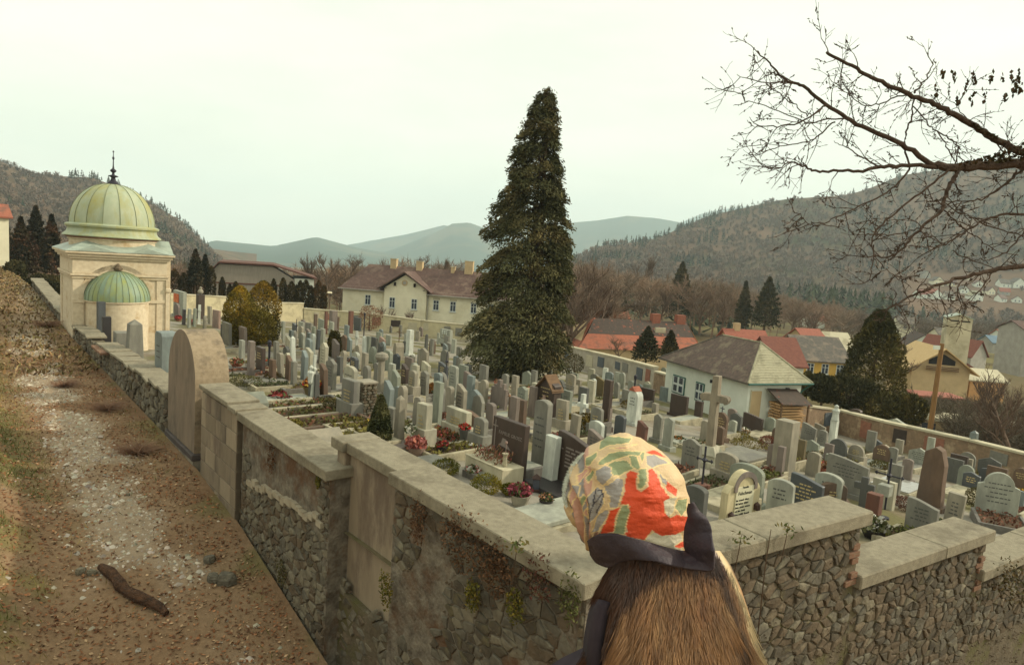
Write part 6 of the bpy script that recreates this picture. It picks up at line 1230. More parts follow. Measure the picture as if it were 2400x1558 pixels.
for i,(px,yt,yb,d,v,lb) in enumerate(((705,560,690,120,1,'leafless tree between grey hall and cream house, left one'),(765,556,690,118,3,'tall leafless tree just left of the cream house'),(660,585,690,125,0,'leafless tree behind the white hall wing'),(815,570,660,125,2,'gnarled bare tree over the cream house roof left end'),(930,585,650,128,0,'bare tree behind the cream house chimneys'),(985,575,650,130,2,'broad bare tree behind the cream house ridge'),(1030,585,650,132,1,'bare tree behind the cream house right roof'),(905,690,775,92,3,'pollarded small bare tree before the cream house front'),(975,705,780,92,1,'thin young bare tree before the cream house'),(1335,520,815,78,3,'tall leafless tree right of the cypress'),(1300,560,810,84,1,'bare tree half hidden behind the cypress right side'),(1365,545,800,88,0,'second tall leafless tree right of the cypress'),(1410,600,780,92,3,'slender leafless tree above the barn left corner'),(1395,590,790,95,0,'bare spreading tree above the red barn left end'),(1440,640,760,110,2,'bare tree behind the barn roof'),(1500,640,750,115,0,'brown bare tree over the barn ridge'),(1545,640,750,120,1,'bare tree left of the tall dark conifer'),(1640,640,770,120,3,'bare tree above the barn chimneys left'),(1690,640,770,125,0,'bare tree above the barn chimneys right'),(1850,690,790,140,2,'bare tree behind the yellow house'),(1900,695,790,150,0,'bare tree above the yellow house roof'),(2100,770,900,80,2,'bare tree beside the tan chalet'),(2330,830,1050,44,3,'bare shrubby tree before the right boundary wall'),(2375,800,1070,40,1,'leafless tree at the right picture edge'),(2290,880,1040,46,0,'thin bare sapling cluster right of the pole'),(1985,880,970,49,2,'grey bare bush inside the dark shrubs'),(1455,770,830,72,2,'reddish bare bush against the barn roof'),(1490,560,700,200,1,'far bare tree on the valley floor'),(430,600,680,100,0,'brown bare tree right of the chapel'),(140,600,690,110,2,'brown bare trees behind the chapel left'))):
    btree(px,yt,yb,d,v,lb)
# brown brush and woods filling the valley between the houses
def brush(n,xr,yr,dr,hs,cols,label,tp=BT,name='woods',wide=1.3):
    px=rng.uniform(*xr,n); py=np.interp(px,*yr) if isinstance(yr,tuple) and hasattr(yr[0],'__len__') else rng.uniform(*yr,n); py=py+rng.uniform(0,14,n)
    d=rng.uniform(*dr,n); P=np.stack([at(a,b_,c) for a,b_,c in zip(px,py,d)]); h=rng.uniform(*hs,n); P[:,2]-=h*.9
    c=np.array(cols)[rng.integers(0,len(cols),n)]*rng.uniform(.75,1.25,(n,1)); return scatter(name,P,h,tp,M_tint,c,label,wide=wide)
RB=[[.25,.165,.115],[.21,.15,.105],[.27,.18,.12],[.20,.15,.11]]
BT2=[fine_tpl(11,22) for _ in range(6)]
def brush2(*a,**k): k['tp']=BT2; return brush(*a,**k)
brush2(420,(1290,2020),([1290,1400,1520,1700,1850,2020],[600,618,640,655,690,715]),(150,420),(9,15),RB,'reddish brown leafless wood beyond the barns')
brush2(260,(1950,2420),([1950,2100,2250,2420],[715,735,745,750]),(200,480),(8,14),[[.17,.125,.095],[.15,.12,.09]],'brown leafless wood below the hillside village')
brush2(160,(560,1080),([560,700,1080],[640,618,606]),(135,260),(9,14),RB,'hazy bare wood behind the cream house')
brush2(90,(1295,1440),([1295,1440],[640,700]),(85,130),(8,13),RB,'brown thicket between cypress and barn')
brush2(110,(2085,2420),([2085,2420],[905,940]),(58,92),(2.2,4.5),[[.15,.12,.085],[.13,.11,.07],[.17,.13,.10]],'brown garden brush between the right-hand houses')
brush2(60,(2240,2430),([2240,2430],[950,980]),(44,60),(3,5),[[.15,.12,.085],[.13,.11,.08]],'leafless brush along the right boundary wall')
brush2(90,(0,160),([0,160],[545,555]),(110,200),(9,13),RB,'brown wood behind the left spruces')
brush2(60,(380,520),([380,520],[600,650]),(110,180),(8,12),RB,'brown wood right of the chapel')
brush(60,(1340,1760),([1340,1760],[640,690]),(200,330),(10,16),[DKG*1.3,DKG*1.8],'dark evergreens scattered in the valley wood',tp=CT,wide=1.3)
brush(50,(1800,2100),([1800,2100],[650,690]),(330,480),(12,18),[DKG*1.4,DKG*1.8],'dark evergreens below the long hill',tp=CT,wide=1.3)
# ---- low things at the right edge beyond the wall
p=at(2150,960,75); e=empty('shed',(p[0],p[1],0),rad(90-95),'open dark shed with reddish flat roof behind the wooden pole','shed'); z=p[2]; MB().box(0,4.2,0,3,z-3,z+1.5).build('wall',M_dk,e); MB().box(-.3,4.8,-.5,3.2,z+1.503,z+1.7).build('roof',M_roofp,e)  # solid dark walls: their colour stands in for shade in the open inside
p=at(2140,965,62); e=empty('low_building',(p[0],p[1],0),rad(90-112),'long low building with pale flat roof behind the right boundary wall','building'); z=p[2]; MB().box(0,8.6,0,3,z-3,z-.5).build('wall',M_tan,e); MB().box(-.3,9,-.4,3.3,z-.5,z-.2).build('roof',M_con,e)
for i in range(3): MB().box(.8+i*2.6,1.9+i*2.6,-.02,.03,z-1.6,z-.8).build('window',M_glass,e)
# ================================================================ path: pebbles, leaves, grass, log
uu=rng.uniform(-6.5,-.3,60000); ss=rng.uniform(-2,34,60000); X=O0[0]+DR[0]*uu+DL[0]*ss; Y=O0[1]+DR[1]*uu+DL[1]*ss; gm=gravel_mask(X,Y); k=rng.random(60000)<gm*1.3+.015
X,Y,uu,ss=X[k],Y[k],uu[k],ss[k]; n=len(X); Z=zo(uu,ss)
ico=np.array([[0,0,.6],[1,0,0],[.3,.95,0],[-.8,.6,.05],[-.8,-.6,0],[.3,-.95,.05],[.05,.05,.75]]); fi=np.array([[1,2,6],[2,3,6],[3,4,6],[4,5,6],[5,1,6]])
def blobs(name,X,Y,Z,size,tint,label,m=M_tint):
    n=len(X); a=rng.uniform(0,6.283,n); c,s=np.cos(a),np.sin(a); v=ico[None]*size[:,None,None]*rng.uniform(.75,1.25,(n,7,1)); x=v[...,0]*c[:,None]-v[...,1]*s[:,None]*.75; y=v[...,0]*s[:,None]+v[...,1]*c[:,None]*.75
    V=np.stack([x+X[:,None],y+Y[:,None],v[...,2]*.8+Z[:,None]-.012],-1).reshape(-1,3); F=(fi[None]+(np.arange(n)*7)[:,None,None]).reshape(-1,3)
    return tag(link(name,npmesh(name,V,F,m,np.repeat(tint,7,0))),label,'gravel',kind='stuff')
blobs('gravel',X,Y,Z,rng.uniform(.013,.05,n)*np.where(rng.random(n)<.08,2.0,1),np.array([.50,.44,.345])*rng.uniform(.5,1.25,(n,1))+rng.uniform(-.02,.02,(n,3)),'pale gravel stones worn into the path')
N=46000; uu=-rng.uniform(.15,7,N); ss=rng.uniform(-3,30,N); X=O0[0]+DR[0]*uu+DL[0]*ss; Y=O0[1]+DR[1]*uu+DL[1]*ss; k=(rng.random(N)>.75*gravel_mask(X,Y))&(rng.random(N)<.35+1.3*fbm(X*.9,Y*.9,87,3)); X,Y,uu,ss=X[k],Y[k],uu[k],ss[k]; n=len(X)
C=np.stack([X,Y,zo(uu,ss)+rng.uniform(.005,.03,n)],1); A=rdir(n); A[:,2]*=.3; NN=rdir(n)*.5+np.array([0,0,1]); V,F=leaves(C,A,NN,rng.uniform(.035,.10,n),rng.uniform(.02,.055,n))
lc=np.array([[.34,.15,.07],[.25,.11,.055],[.40,.20,.10],[.17,.085,.05],[.46,.31,.18]])[rng.integers(0,5,n)]*rng.uniform(.6,1.25,(n,1))*(.6+.8*fbm(X*1.3,Y*1.3,88,3))[:,None]
N2=26000; u2=-rng.uniform(.1,14,N2); s2=rng.uniform(24,95,N2); X2=O0[0]+DR[0]*u2+DL[0]*s2; Y2=O0[1]+DR[1]*u2+DL[1]*s2; z2=zo(u2,s2)
C2=np.stack([X2,Y2,z2+rng.uniform(.01,.10,N2)],1); A2=rng.normal(size=(N2,3))*.6+np.array([0,0,.5]); V2,F2=leaves(C2,A2,rdir(N2),rng.uniform(.10,.34,N2),rng.uniform(.05,.12,N2)); t2=np.array([[.30,.19,.09],[.22,.15,.075],[.20,.17,.07],[.36,.27,.14],[.15,.10,.06]])[rng.integers(0,5,N2)]*rng.uniform(.6,1.25,(N2,1))
tag(link('dry_grass',npmesh('dry_grass',V2,F2,M_tint,np.repeat(t2,4,0))),'rough dry grass and leaves on the far part of the path','grass',kind='stuff')
tag(link('leaf_litter',npmesh('leaf_litter',V,F,M_tint,np.repeat(lc,4,0))),'fallen brown leaves strewn over the path and bank','leaves',kind='stuff')
N=60000; uu=-np.concatenate([rng.uniform(2.2,9,N//2),rng.uniform(.1,7,N//2)]); ss=rng.uniform(-3,45,N); X=O0[0]+DR[0]*uu+DL[0]*ss; Y=O0[1]+DR[1]*uu+DL[1]*ss; wl=-uu
pr=np.where(wl>2.4,smooth(2.4,3.8,wl)*smooth(.38,.56,fbm(X*.8,Y*.8,50,4)),.55*smooth(.9,.2,wl)*smooth(.38,.6,fbm(X*1.2,Y*1.2,51,3)))+.05; k=rng.random(N)<pr; X,Y,uu,ss=X[k],Y[k],uu[k],ss[k]; n=len(X)
hgt=rng.uniform(.06,.20,n); C=np.stack([X,Y,zo(uu,ss)+hgt*.4],1); A=rng.normal(size=(n,3))*.45+np.array([0,0,1]); V,F=leaves(C,A,rdir(n),hgt,np.full(n,.014)); yl=smooth(.44,.6,fbm(X*.5,Y*.5,52,3))[:,None]
gc=(np.array([.12,.125,.035])*(1-yl)+np.array([.33,.25,.085])*yl)*rng.uniform(.7,1.3,(n,1))
tag(link('grass',npmesh('grass',V,F,M_tint,np.repeat(gc,4,0))),'tufts of green and straw-yellow grass on the bank and wall foot','grass',kind='stuff')
# dry twiggy bushes by the wall, a log and a few loose rocks on the path
for px,py,r,lb in ((320,1062,.5,'dry twiggy brown bush at the wall foot before the monument'),(250,960,.45,'dry brown bush against the long low wall'),(150,905,.4,'small dry bush in the middle of the path'),(110,765,.6,'dry brush at the far part of the path')):
    q=path_hit(px,py); e=empty('dry_bush',tuple(q),0,lb,'bush'); b=MB(); rr_=random.Random(int(px))
    for i in range(300):
        a=rr_.uniform(0,6.283); f=rr_.uniform(.3,1); P=Vector((math.cos(a)*r*f*1.5,math.sin(a)*r*f*1.5,r*rr_.uniform(.08,.55))); b.tube([(P.x*.15,P.y*.15,0),(P.x*.6,P.y*.6,P.z*.75),tuple(P)],[.007,.004,.002],3)
    b.build('twigs',mat('dry_twigs',lin((158,126,102)),lin((128,100,82)),rough=.95),e)
a=path_hit(232,1338); b_=path_hit(385,1448); e=empty('log',(0,0,0),0,'rotting brown log lying across the gravel path','log'); q=[a+(b_-a)*k+np.array([.05*math.sin(k*9),.04*math.cos(k*7),.07]) for k in np.linspace(0,1,9)]; MB().tube(q,[.06,.10,.085,.105,.08,.10,.08,.075,.05],9).build('trunk',mat('rotten_wood',lin((98,70,50)),lin((52,40,32)),scale=12,rough=.98,bump=1.,bscale=40),e)
for px,py,s,lb in ((490,1315,.16,'grey loose rock near the wall foot, upper'),(530,1365,.26,'larger grey flat rock near the wall foot'),(500,1360,.18,'small grey rock beside the flat one'),(190,1342,.13,'whitish rock left of the log, left'),(215,1345,.12,'whitish rock left of the log, right'),(300,1160,.07,'pale pebble rock on the path middle')):
    q=path_hit(px,py); o=link('rock',rub(int(px)).mesh('rock',M_rub[0] if 'grey' in lb else M_rub[2])); o.location=tuple(q); o.rotation_euler=(rad(-90),0,random.uniform(0,6)); o.scale=(s*1.5,s*.7,s*1.2); tag(o,lb,'rock','loose rocks on the path')
# moss and hanging plants on the walls
def wallplant(px,py,t,r,cols,label,n=260,leaf=.05,hang=1.,run='long',flat=.22):
    nrm=D(50) if run=='long' else D(AR-90); v=ray(px,py); q=v*(((O0+nrm*t)@nrm)/(v@nrm)); C,_=ball(n,r,(0,0,0),shell=.2,lump=.5,seed=int(px)); C[:,2]*=hang
    ax=nrm; C=C-np.outer((C@ax)*(1-flat),ax); e=empty('wall_plant',tuple(q),0,label,'plant','plants growing on the wall'); foliage('foliage',C,M_tint,e,leaf,leaf*.5,np.array(cols)[rng.integers(0,len(cols),n)]*rng.uniform(.6,1.3,(n,1)),up=-.4,kind='stuff')
MS=[[.16,.145,.03],[.22,.17,.035],[.10,.10,.03]]; BR=[[.16,.085,.045],[.12,.07,.04],[.2,.11,.06]]
for px,py,r,c,lb,h in ((1105,1395,.16,MS,'yellow-green moss tuft low on the near wall face, middle',1.4),(1205,1420,.17,MS,'yellow moss tuft low on the near wall face, right',1.3),(1335,1400,.16,[[.10,.11,.04],[.14,.14,.05]],'green fern tuft below the coping corner',1.8),(905,1380,.18,MS,'bright moss patch below the recessed panel',1.6),(745,1130,.09,MS,'small yellow moss patch high on the cracked wall',1.2),(1085,1270,.5,BR,'wide brown dead-creeper patch on the near wall',.9),(1160,1330,.35,BR,'lower brown dead-creeper patch on the near wall',1.1),(980,1220,.22,BR,'narrow brown creeper streak at the left of the near wall',1.8),(635,1070,.22,BR,'rust-brown creeper streak on the cracked wall',2.0),(1260,1350,.26,[[.14,.06,.045],[.12,.08,.045]],'reddish creeper on the near wall under the coping',1.2),(660,1340,.3,[[.10,.095,.035],[.13,.10,.05]],'dull green growth at the foot of the cracked wall',1.)):
    wallplant(px,py,-.01,r,c,lb,700 if r>.3 else 320,.045,h,'long')
def sprig(px,py,label,h=.35,z=-3.0):
    q=atz(px,py,z); e=empty('weed_sprig',tuple(q),0,label,'plant','weeds on the wall coping'); b=MB(); rr_=random.Random(int(px)); V=[];
    P=[Vector((0,0,-.35)),Vector((.02,-.02,-.05)),Vector((.03,.0,h*.6)),Vector((.05,.02,h))]; b.tube([tuple(p) for p in P],[.006,.005,.004,.002],4); b.build('stem',M_bark,e)
    C=np.array([(.03+rr_.gauss(0,.05),rr_.gauss(0,.05),rr_.uniform(0,h)) for _ in range(34)]); foliage('leaves',C,M_tint,e,.06,.03,np.array([[.10,.12,.04],[.2,.16,.06]])[rng.integers(0,2,34)],kind='stuff')
sprig(1728,1275,'small leafy weed on the coping edge, left of three',.12,-3.0); sprig(1838,1250,'leafy weed on the coping edge, right of three',.12,-3.0); sprig(1205,1290,'reddish dry weed on the near coping edge',.14,-3.0)
q=atz(1790,1290,-3.02); e=empty('weed_sprig',tuple(q),0,'thin upright bare stalk standing before the topmost wall step','plant'); MB().tube([(0,-.1,-1.0),(0,-.09,-.1),(.02,-.08,.28)],[.008,.007,.004],5).build('stem',M_bark,e)
wallplant(2372,1360,-.15,.35,[[.10,.09,.04],[.16,.11,.05]],'brown shrub twigs in front of the lowest wall step',400,.06,1.2,'step',1.)
# ================================================================ the person in the headscarf
DP=1.25
def c1(x,y): return 1250+x/3.153,960+y/3.153
def pt(x,y,d): return at(*c1(x,y),d)
Lf=np.array([(650,168),(600,182),(480,230),(400,285),(330,360),(280,430),(240,540),(228,640),(245,720),(290,830),(340,920),(375,980),(410,1040),(440,1090),(480,1130),(545,1170)],float); Rf=np.array([(660,168),(700,175),(800,205),(900,270),(980,340),(1050,420),(1110,510),(1140,600),(1157,650),(1160,720),(1165,800),(1160,900),(1150,1000),(1140,1100),(1120,1170)],float)
yy=np.concatenate([168+ (np.linspace(0,1,40)**2)*60,np.linspace(230,1095,230)]); xl=np.interp(yy,Lf[:,1],Lf[:,0]); xr=np.interp(yy,Rf[:,1],Rf[:,0])
def depth_hood(x,y,xl_=None,xr_=None):
    a_l=np.interp(y,Lf[:,1],Lf[:,0]); a_r=np.interp(y,Rf[:,1],Rf[:,0]); xc=(a_l+a_r)/2; a=np.maximum((a_r-a_l)/2,1)
    k=np.sqrt(np.clip(1-((x-xc)/a)**2,0,1)); return DP-.80*a/3.153/FPX*DP*k
NT=260; tq=np.linspace(0,2*math.pi,NT,endpoint=False); XS=(xl+xr)/2; AS=(xr-xl)/2
cx_=XS[:,None]+AS[:,None]*np.cos(tq)[None]; cy_=np.repeat(yy[:,None],NT,1)
dep=DP-.80*AS[:,None]/3.153/FPX*DP*np.sin(tq)[None]
# folds: drawn towards the knot at lower left, finer creases elsewhere
ang=np.arctan2(cy_-1150,cx_-430); rad_=np.hypot(cy_-1150,cx_-430); wfold=smooth(560,250,cx_)+.35*smooth(330,180,cy_)
fold=.0085*np.sin(ang*46+1.5*np.sin(rad_*.012))*wfold+.009*(fbm(cx_*.007,cy_*.014,77,4)-.5)+.005*np.sin(ang*13+.02*rad_)*smooth(700,500,cy_)+.006*np.sin(ang*21+.01*rad_)*wfold
nrm_=np.sin(tq)[None]; Vv=np.zeros(cx_.shape+(3,)); px_,py_=1250+cx_/3.153,960+cy_/3.153
base=FV[None,None]+RV[None,None]*((px_-1200)/FPX)[...,None]-UV[None,None]*((py_-779)/FPX)[...,None]
Vv=base*dep[...,None]-FV[None,None]*(fold*nrm_)[...,None]+RV[None,None]*(fold*np.cos(tq)[None]*.6)[...,None]
# printed pattern of the silk
def pin(P,X,Y):
    P=np.array(P,float); ins=np.zeros(X.shape,bool); j=len(P)-1
    for i in range(len(P)):
        xi,yi=P[i]; xj,yj=P[j]; c=((yi>Y)!=(yj>Y))&(X<(xj-xi)*(Y-yi)/(yj-yi+1e-9)+xi); ins^=c; j=i
    return ins
def pd(P,X,Y,closed=True):
    P=np.array(P,float); d=np.full(X.shape,1e9); n=len(P)
    for i in range(n if closed else n-1):
        a,b=P[i],P[(i+1)%n]; ab=b-a; t=np.clip(((X-a[0])*ab[0]+(Y-a[1])*ab[1])/(ab@ab+1e-9),0,1); d=np.minimum(d,np.hypot(X-a[0]-t*ab[0],Y-a[1]-t*ab[1]))
    return d
ORC,GRC,GYC,WHC,PKC,LNC,BGC,DKC=[np.array(lin(c)[:3]) for c in((216,82,48),(142,150,112),(158,152,146),(206,196,170),(206,158,136),(226,196,140),(206,178,138),(60,58,66))]
PT=[(GRC,[(480,390),(560,320),(690,298),(830,308),(780,338),(700,335),(640,360),(570,385),(500,405)]),(GRC,[(550,402),(600,382),(690,372),(742,430),(690,462),(640,492),(592,482),(560,430)]),(GRC,[(700,328),(760,340),(782,420),(770,442),(730,420)]),(GRC,[(400,350),(468,312),(470,342),(420,412),(385,412)]),(GRC,[(480,232),(560,188),(740,206),(700,242),(560,262),(480,300)]),(GRC,[(385,500),(432,440),(452,462),(402,540)]),(GRC,[(335,700),(372,620),(392,640),(352,745)]),(GRC,[(780,335),(800,310),(830,312),(815,360),(795,390)]),
(GYC,[(460,440),(530,405),(575,430),(582,482),(510,562),(460,512)]),(GYC,[(520,562),(590,520),(612,498),(668,512),(660,600),(622,722),(560,722),(562,640),(540,620)]),(GYC,[(832,338),(900,328),(1002,392),(880,432),(832,402)]),(GYC,[(400,640),(470,568),(512,600),(522,690),(470,782),(420,835),(400,800)]),(GYC,[(470,782),(542,728),(562,760),(482,892),(430,905)]),(GYC,[(930,450),(992,520),(1002,562),(960,542)]),(GYC,[(310,540),(350,560),(340,660),(300,620)]),
(PKC,[(320,480),(390,428),(402,450),(330,542)]),(PKC,[(370,762),(396,718),(402,802)]),(PKC,[(560,285),(700,262),(780,255),(640,292)]),(PKC,[(262,560),(285,520),(300,640),(280,760)]),(WHC,[(815,968),(900,893),(980,930),(1098,908),(1112,960),(1045,1002),(1140,1050),(1130,1060),(900,1008)]),(WHC,[(955,560),(1000,650),(1060,640),(1035,760),(985,805),(955,690)]),
(ORC,[(640,697),(680,590),(690,480),(718,452),(760,462),(768,590),(790,612),(842,560),(850,440),(880,432),(905,452),(932,500),(950,560),(1002,650),(962,680),(972,760),(1010,802),(1060,772),(1148,790),(1122,880),(1060,922),(950,932),(880,890),(822,962),(700,937),(690,850),(700,770),(715,712)]),(ORC,[(570,742),(640,718),(602,800),(590,902),(495,908),(530,830)]),(ORC,[(840,318),(900,298),(985,352),(900,330)]),(ORC,[(985,592),(990,530),(1062,590),(1050,637)]),(ORC,[(1045,1002),(1110,968),(1118,1018),(1050,1012)]),(ORC,[(665,907),(720,898),(702,942)]),
(GRC,[(768,440),(785,428),(832,430),(838,510),(802,582),(775,588),(770,480)]),(GRC,[(600,862),(622,780),(650,710),(700,698),(714,750),(690,832),(670,918),(590,912)]),(GRC,[(1040,722),(1068,662),(1142,648),(1132,742),(1090,782)])]
X_,Y_=cx_+14*(fbm(cx_*.03,cy_*.03,5,3)-.5),cy_+14*(fbm(cx_*.03,cy_*.03,6,3)-.5)
col=np.zeros(cx_.shape+(3,))+BGC*(.92+.16*fbm(cx_*.01,cy_*.02,9,3))[...,None]
stripe=(np.sin(ang*30)>.3)&(cx_<480); st2=(np.sin(ang*30+2)>.6)&(cx_<430); col[stripe]=PKC*.85; col[st2]=GYC*.85
for c,P in PT:
    ins=pin(P,X_,Y_); col[ins]=c*(.9+.2*fbm(cx_*.02,cy_*.02,13,2))[ins][:,None]
    e_=pd(P,X_,Y_)<3.4; 
    if c is not ORC: col[e_]=LNC
for P in ([(455,590),(440,700),(402,840)],[(470,600),(500,590),(515,640),(495,700),(465,760)],[(440,700),(480,650),(505,620)],[(400,650),(412,700),(408,830)]): col[pd(P,X_,Y_,False)<4]=DKC
F=[];I=np.arange(cx_.size).reshape(cx_.shape); J=np.roll(I,-1,1); F=np.stack([I[:-1],J[:-1],J[1:],I[1:]],-1).reshape(-1,4)
M_silk=mat('printed_silk',(1,1,1,1),(.93,.93,.93,1),scale=30,rough=.62,bump=.15,bscale=160,attr='tint',spec=.3)
head=pt(650,700,DP); pz=-2.06
per=empty('person',(head[0],head[1],pz),0,'person in a patterned headscarf with dark border and brown fur collar, seen from behind','person')
inv=Matrix.Translation(-Vector((head[0],head[1],pz)))
def plink(name,me,kind=None): me.transform(inv); return link(name,me,per,kind)
plink('headscarf',npmesh('headscarf',Vv.reshape(-1,3),F,M_silk,col.reshape(-1,3),True))
# dark border, turned up at the right
Tp=np.array([(405,965),(440,938),(480,918),(600,912),(700,935),(800,965),(900,1000),(1000,1030),(1105,1050),(1135,1048),(1118,1000),(1112,930),(1125,850),(1150,790),(1140,740),(1158,690)],float); Bt=np.array([(425,1060),(450,1100),(480,1135),(560,1165),(640,1112),(760,1100),(900,1118),(1000,1150),(1180,1182),(1332,1197),(1338,1090),(1326,960),(1310,860),(1280,805),(1225,760),(1172,676)],float)
def resamp(P,n):
    s=np.concatenate([[0],np.cumsum(np.hypot(*np.diff(P,axis=0).T))]); s=np.arange(len(P))*1.0; q=np.linspace(0,len(P)-1,n); return np.stack([np.interp(q,s,P[:,0]),np.interp(q,s,P[:,1])],1)
nU,nV=120,22; A_,B_=resamp(Tp,nU),resamp(Bt,nU)
def sm(P,k=5):
    w_=np.ones(k)/k; return np.stack([np.convolve(np.pad(P[:,i],(k//2,k//2),'edge'),w_,'valid') for i in range(2)],1)
A_,B_=sm(A_),sm(B_); V=[]
for i in range(nU):
    for j in range(nV):
        q=j/(nV-1); x,y=A_[i]*(1-q)+B_[i]*q; d=float(depth_hood(np.array(min(x,1100)),np.array(min(y,1120))))
        wav=.004*math.sin(i*.17+2*q)+.002*math.sin(i*.41); V.append(pt(x,y,d-.014-.006*math.sin(q*math.pi)-.045*smooth(600,1000,x)*q*smooth(900,1050,y)+wav*q*.7-.02*max(0,(x-1120)/220)))
I=np.arange(nU*nV).reshape(nU,nV); F=np.stack([I[:-1,:-1],I[1:,:-1],I[1:,1:],I[:-1,1:]],-1).reshape(-1,4)
M_bord=mat('dark_silk_border',lin((66,56,60)),lin((54,46,52)),scale=14,rough=.6,bump=.2,bscale=60,spec=.25)
o=plink('scarf_border',npmesh('scarf_border',np.array(V),F,M_bord,None,True)); md=o.modifiers.new('thick','SOLIDIFY'); md.thickness=.006; md.offset=0
# body under the coat: one continuous figure
M_coat=mat('dark_coat',lin((58,50,56)),lin((46,40,46)),scale=20,rough=.9)
J=[(0,0,.92),(0,0,1.12),(0,0,1.22),(0,.01,1.42),(0,.02,1.62),(0,.03,1.74),(-.14,.06,1.20),(-.19,.08,.97),(-.18,.16,.76),(.14,.06,1.20),(.19,.08,.97),(.18,.16,.76),(-.10,0,.86),(-.11,.02,.47),(-.11,-.01,.06),(-.12,.14,.03),(.10,0,.86),(.11,.02,.47),(.11,-.01,.06),(.12,.14,.03)]
E_=[(0,1),(1,2),(2,3),(3,4),(4,5),(2,6),(6,7),(7,8),(2,9),(9,10),(10,11),(0,12),(12,13),(13,14),(14,15),(0,16),(16,17),(17,18),(18,19)]; RD=[.16,.15,.14,.055,.06,.055,.075,.055,.042,.075,.055,.042,.095,.07,.05,.04,.095,.07,.05,.04]
me=bpy.data.meshes.new('body'); me.from_pydata([(x,y,z-.03) for x,y,z in J],E_,[]); bo=link('body',me,per); me.materials.append(M_coat); bo.location=(.075,.06,-.02)
sk=bo.modifiers.new('skin','SKIN'); 
for i,v in enumerate(me.skin_vertices[0].data): v.radius=(RD[i],RD[i]); v.use_root=(i==0)
sb=bo.modifiers.new('sub','SUBSURF'); sb.levels=1; sb.render_levels=1
# fur: a collar shell with dense short strands
FL=np.array([(1060,600),(1110,570),(1170,530),(1240,505),(1340,486),(1515,455),(1700,435),(2000,425)],float); FR=np.array([(1000,1320),(1040,1395),(1150,1480),(1330,1560),(1510,1622),(1700,1650),(2000,1660)],float)
yf=np.linspace(1040,2000,60); xl2=np.interp(yf,FL[:,0],FL[:,1]); xr2=np.interp(yf,FR[:,0],FR[:,1]); Xc,Ac=(xl2+xr2)/2,(xr2-xl2)/2; tf=np.linspace(0,2*math.pi,72,endpoint=False)
def furpt(i,t,off=0.):
    x=Xc[i]+(Ac[i]+off*40)*np.cos(t); return x,yf[i]
V=[]
for i in range(60):
    for t in tf: x=Xc[i]+Ac[i]*.96*math.cos(t); V.append(pt(x,yf[i],DP+.01-.62*Ac[i]/3.153/FPX*DP*math.sin(t)))
I=np.arange(60*72).reshape(60,72); Jj=np.roll(I,-1,1); F=np.stack([I[:-1],Jj[:-1],Jj[1:],I[1:]],-1).reshape(-1,4)
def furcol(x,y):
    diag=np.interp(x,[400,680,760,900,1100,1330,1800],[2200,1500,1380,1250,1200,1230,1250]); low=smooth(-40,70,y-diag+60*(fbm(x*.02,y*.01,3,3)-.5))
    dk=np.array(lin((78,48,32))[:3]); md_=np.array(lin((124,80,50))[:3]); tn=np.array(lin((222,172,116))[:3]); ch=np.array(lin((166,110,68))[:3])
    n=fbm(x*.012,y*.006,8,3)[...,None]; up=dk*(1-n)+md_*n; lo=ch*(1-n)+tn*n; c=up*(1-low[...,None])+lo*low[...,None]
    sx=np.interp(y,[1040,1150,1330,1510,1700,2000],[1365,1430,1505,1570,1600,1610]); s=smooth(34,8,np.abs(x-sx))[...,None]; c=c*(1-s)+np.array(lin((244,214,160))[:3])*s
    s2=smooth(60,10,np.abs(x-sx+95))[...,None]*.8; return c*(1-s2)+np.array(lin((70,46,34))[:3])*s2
bx=np.array([[Xc[i]+Ac[i]*.96*math.cos(t) for t in tf] for i in range(60)]); by=np.repeat(yf[:,None],72,1)
M_fur=mat('fur',(1,1,1,1),(.85,.85,.85,1),scale=30,rough=.45,attr='tint',spec=.45)
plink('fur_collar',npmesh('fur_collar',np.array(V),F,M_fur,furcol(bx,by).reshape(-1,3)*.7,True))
NS=30000; i_=rng.uniform(0,59,NS); t_=rng.uniform(-.35,math.pi+.35,NS); xc=np.interp(i_,range(60),Xc); ac=np.interp(i_,range(60),Ac); y0=np.interp(i_,range(60),yf); x0=xc+ac*.95*np.cos(t_)
d0=DP+.01-.62*ac*.97/3.153/FPX*DP*np.sin(t_); ln=rng.uniform(120,300,NS)*(.8+.3*smooth(1200,1500,y0)); side=np.cos(t_)*.35+rng.normal(size=NS)*.07+1.1*(fbm(x0*.012,y0*.006,31,4)-.5)
lift=rng.uniform(.004,.016,NS); Vs=[]
def P3(x,y,d): return (FV[None]+RV[None]*((1250+x/3.153-1200)/FPX)[:,None]-UV[None]*((960+y/3.153-779)/FPX)[:,None])*d[:,None]
tip=P3(x0+side*ln,y0+ln,d0-lift); mid=P3(x0+side*ln*.45,y0+ln*.5,d0-lift*1.1); wv=RV[None]*rng.uniform(.0005,.0011,NS)[:,None]; a0=P3(x0,y0,d0)
Vs=np.stack([a0-wv,a0+wv,mid+wv*.9,tip,mid-wv*.9],1).reshape(-1,3); F=(np.array([[0,1,2,4],[4,2,3,3]])[None]+(np.arange(NS)*5)[:,None,None]).reshape(-1,4)
F3=[]; base_=np.arange(NS)*5
F=np.concatenate([np.stack([base_,base_+1,base_+2],1),np.stack([base_,base_+2,base_+4],1),np.stack([base_+4,base_+2,base_+3],1)])
tc_=furcol(x0,y0+ln*.4)*rng.uniform(.65,1.3,(NS,1))*(.34+.62*fbm(x0*.03,y0*.004,41,3))[:,None]; plink('fur_strands',npmesh('fur_strands',Vs,F,M_fur,np.repeat(tc_,5,0)),'stuff')
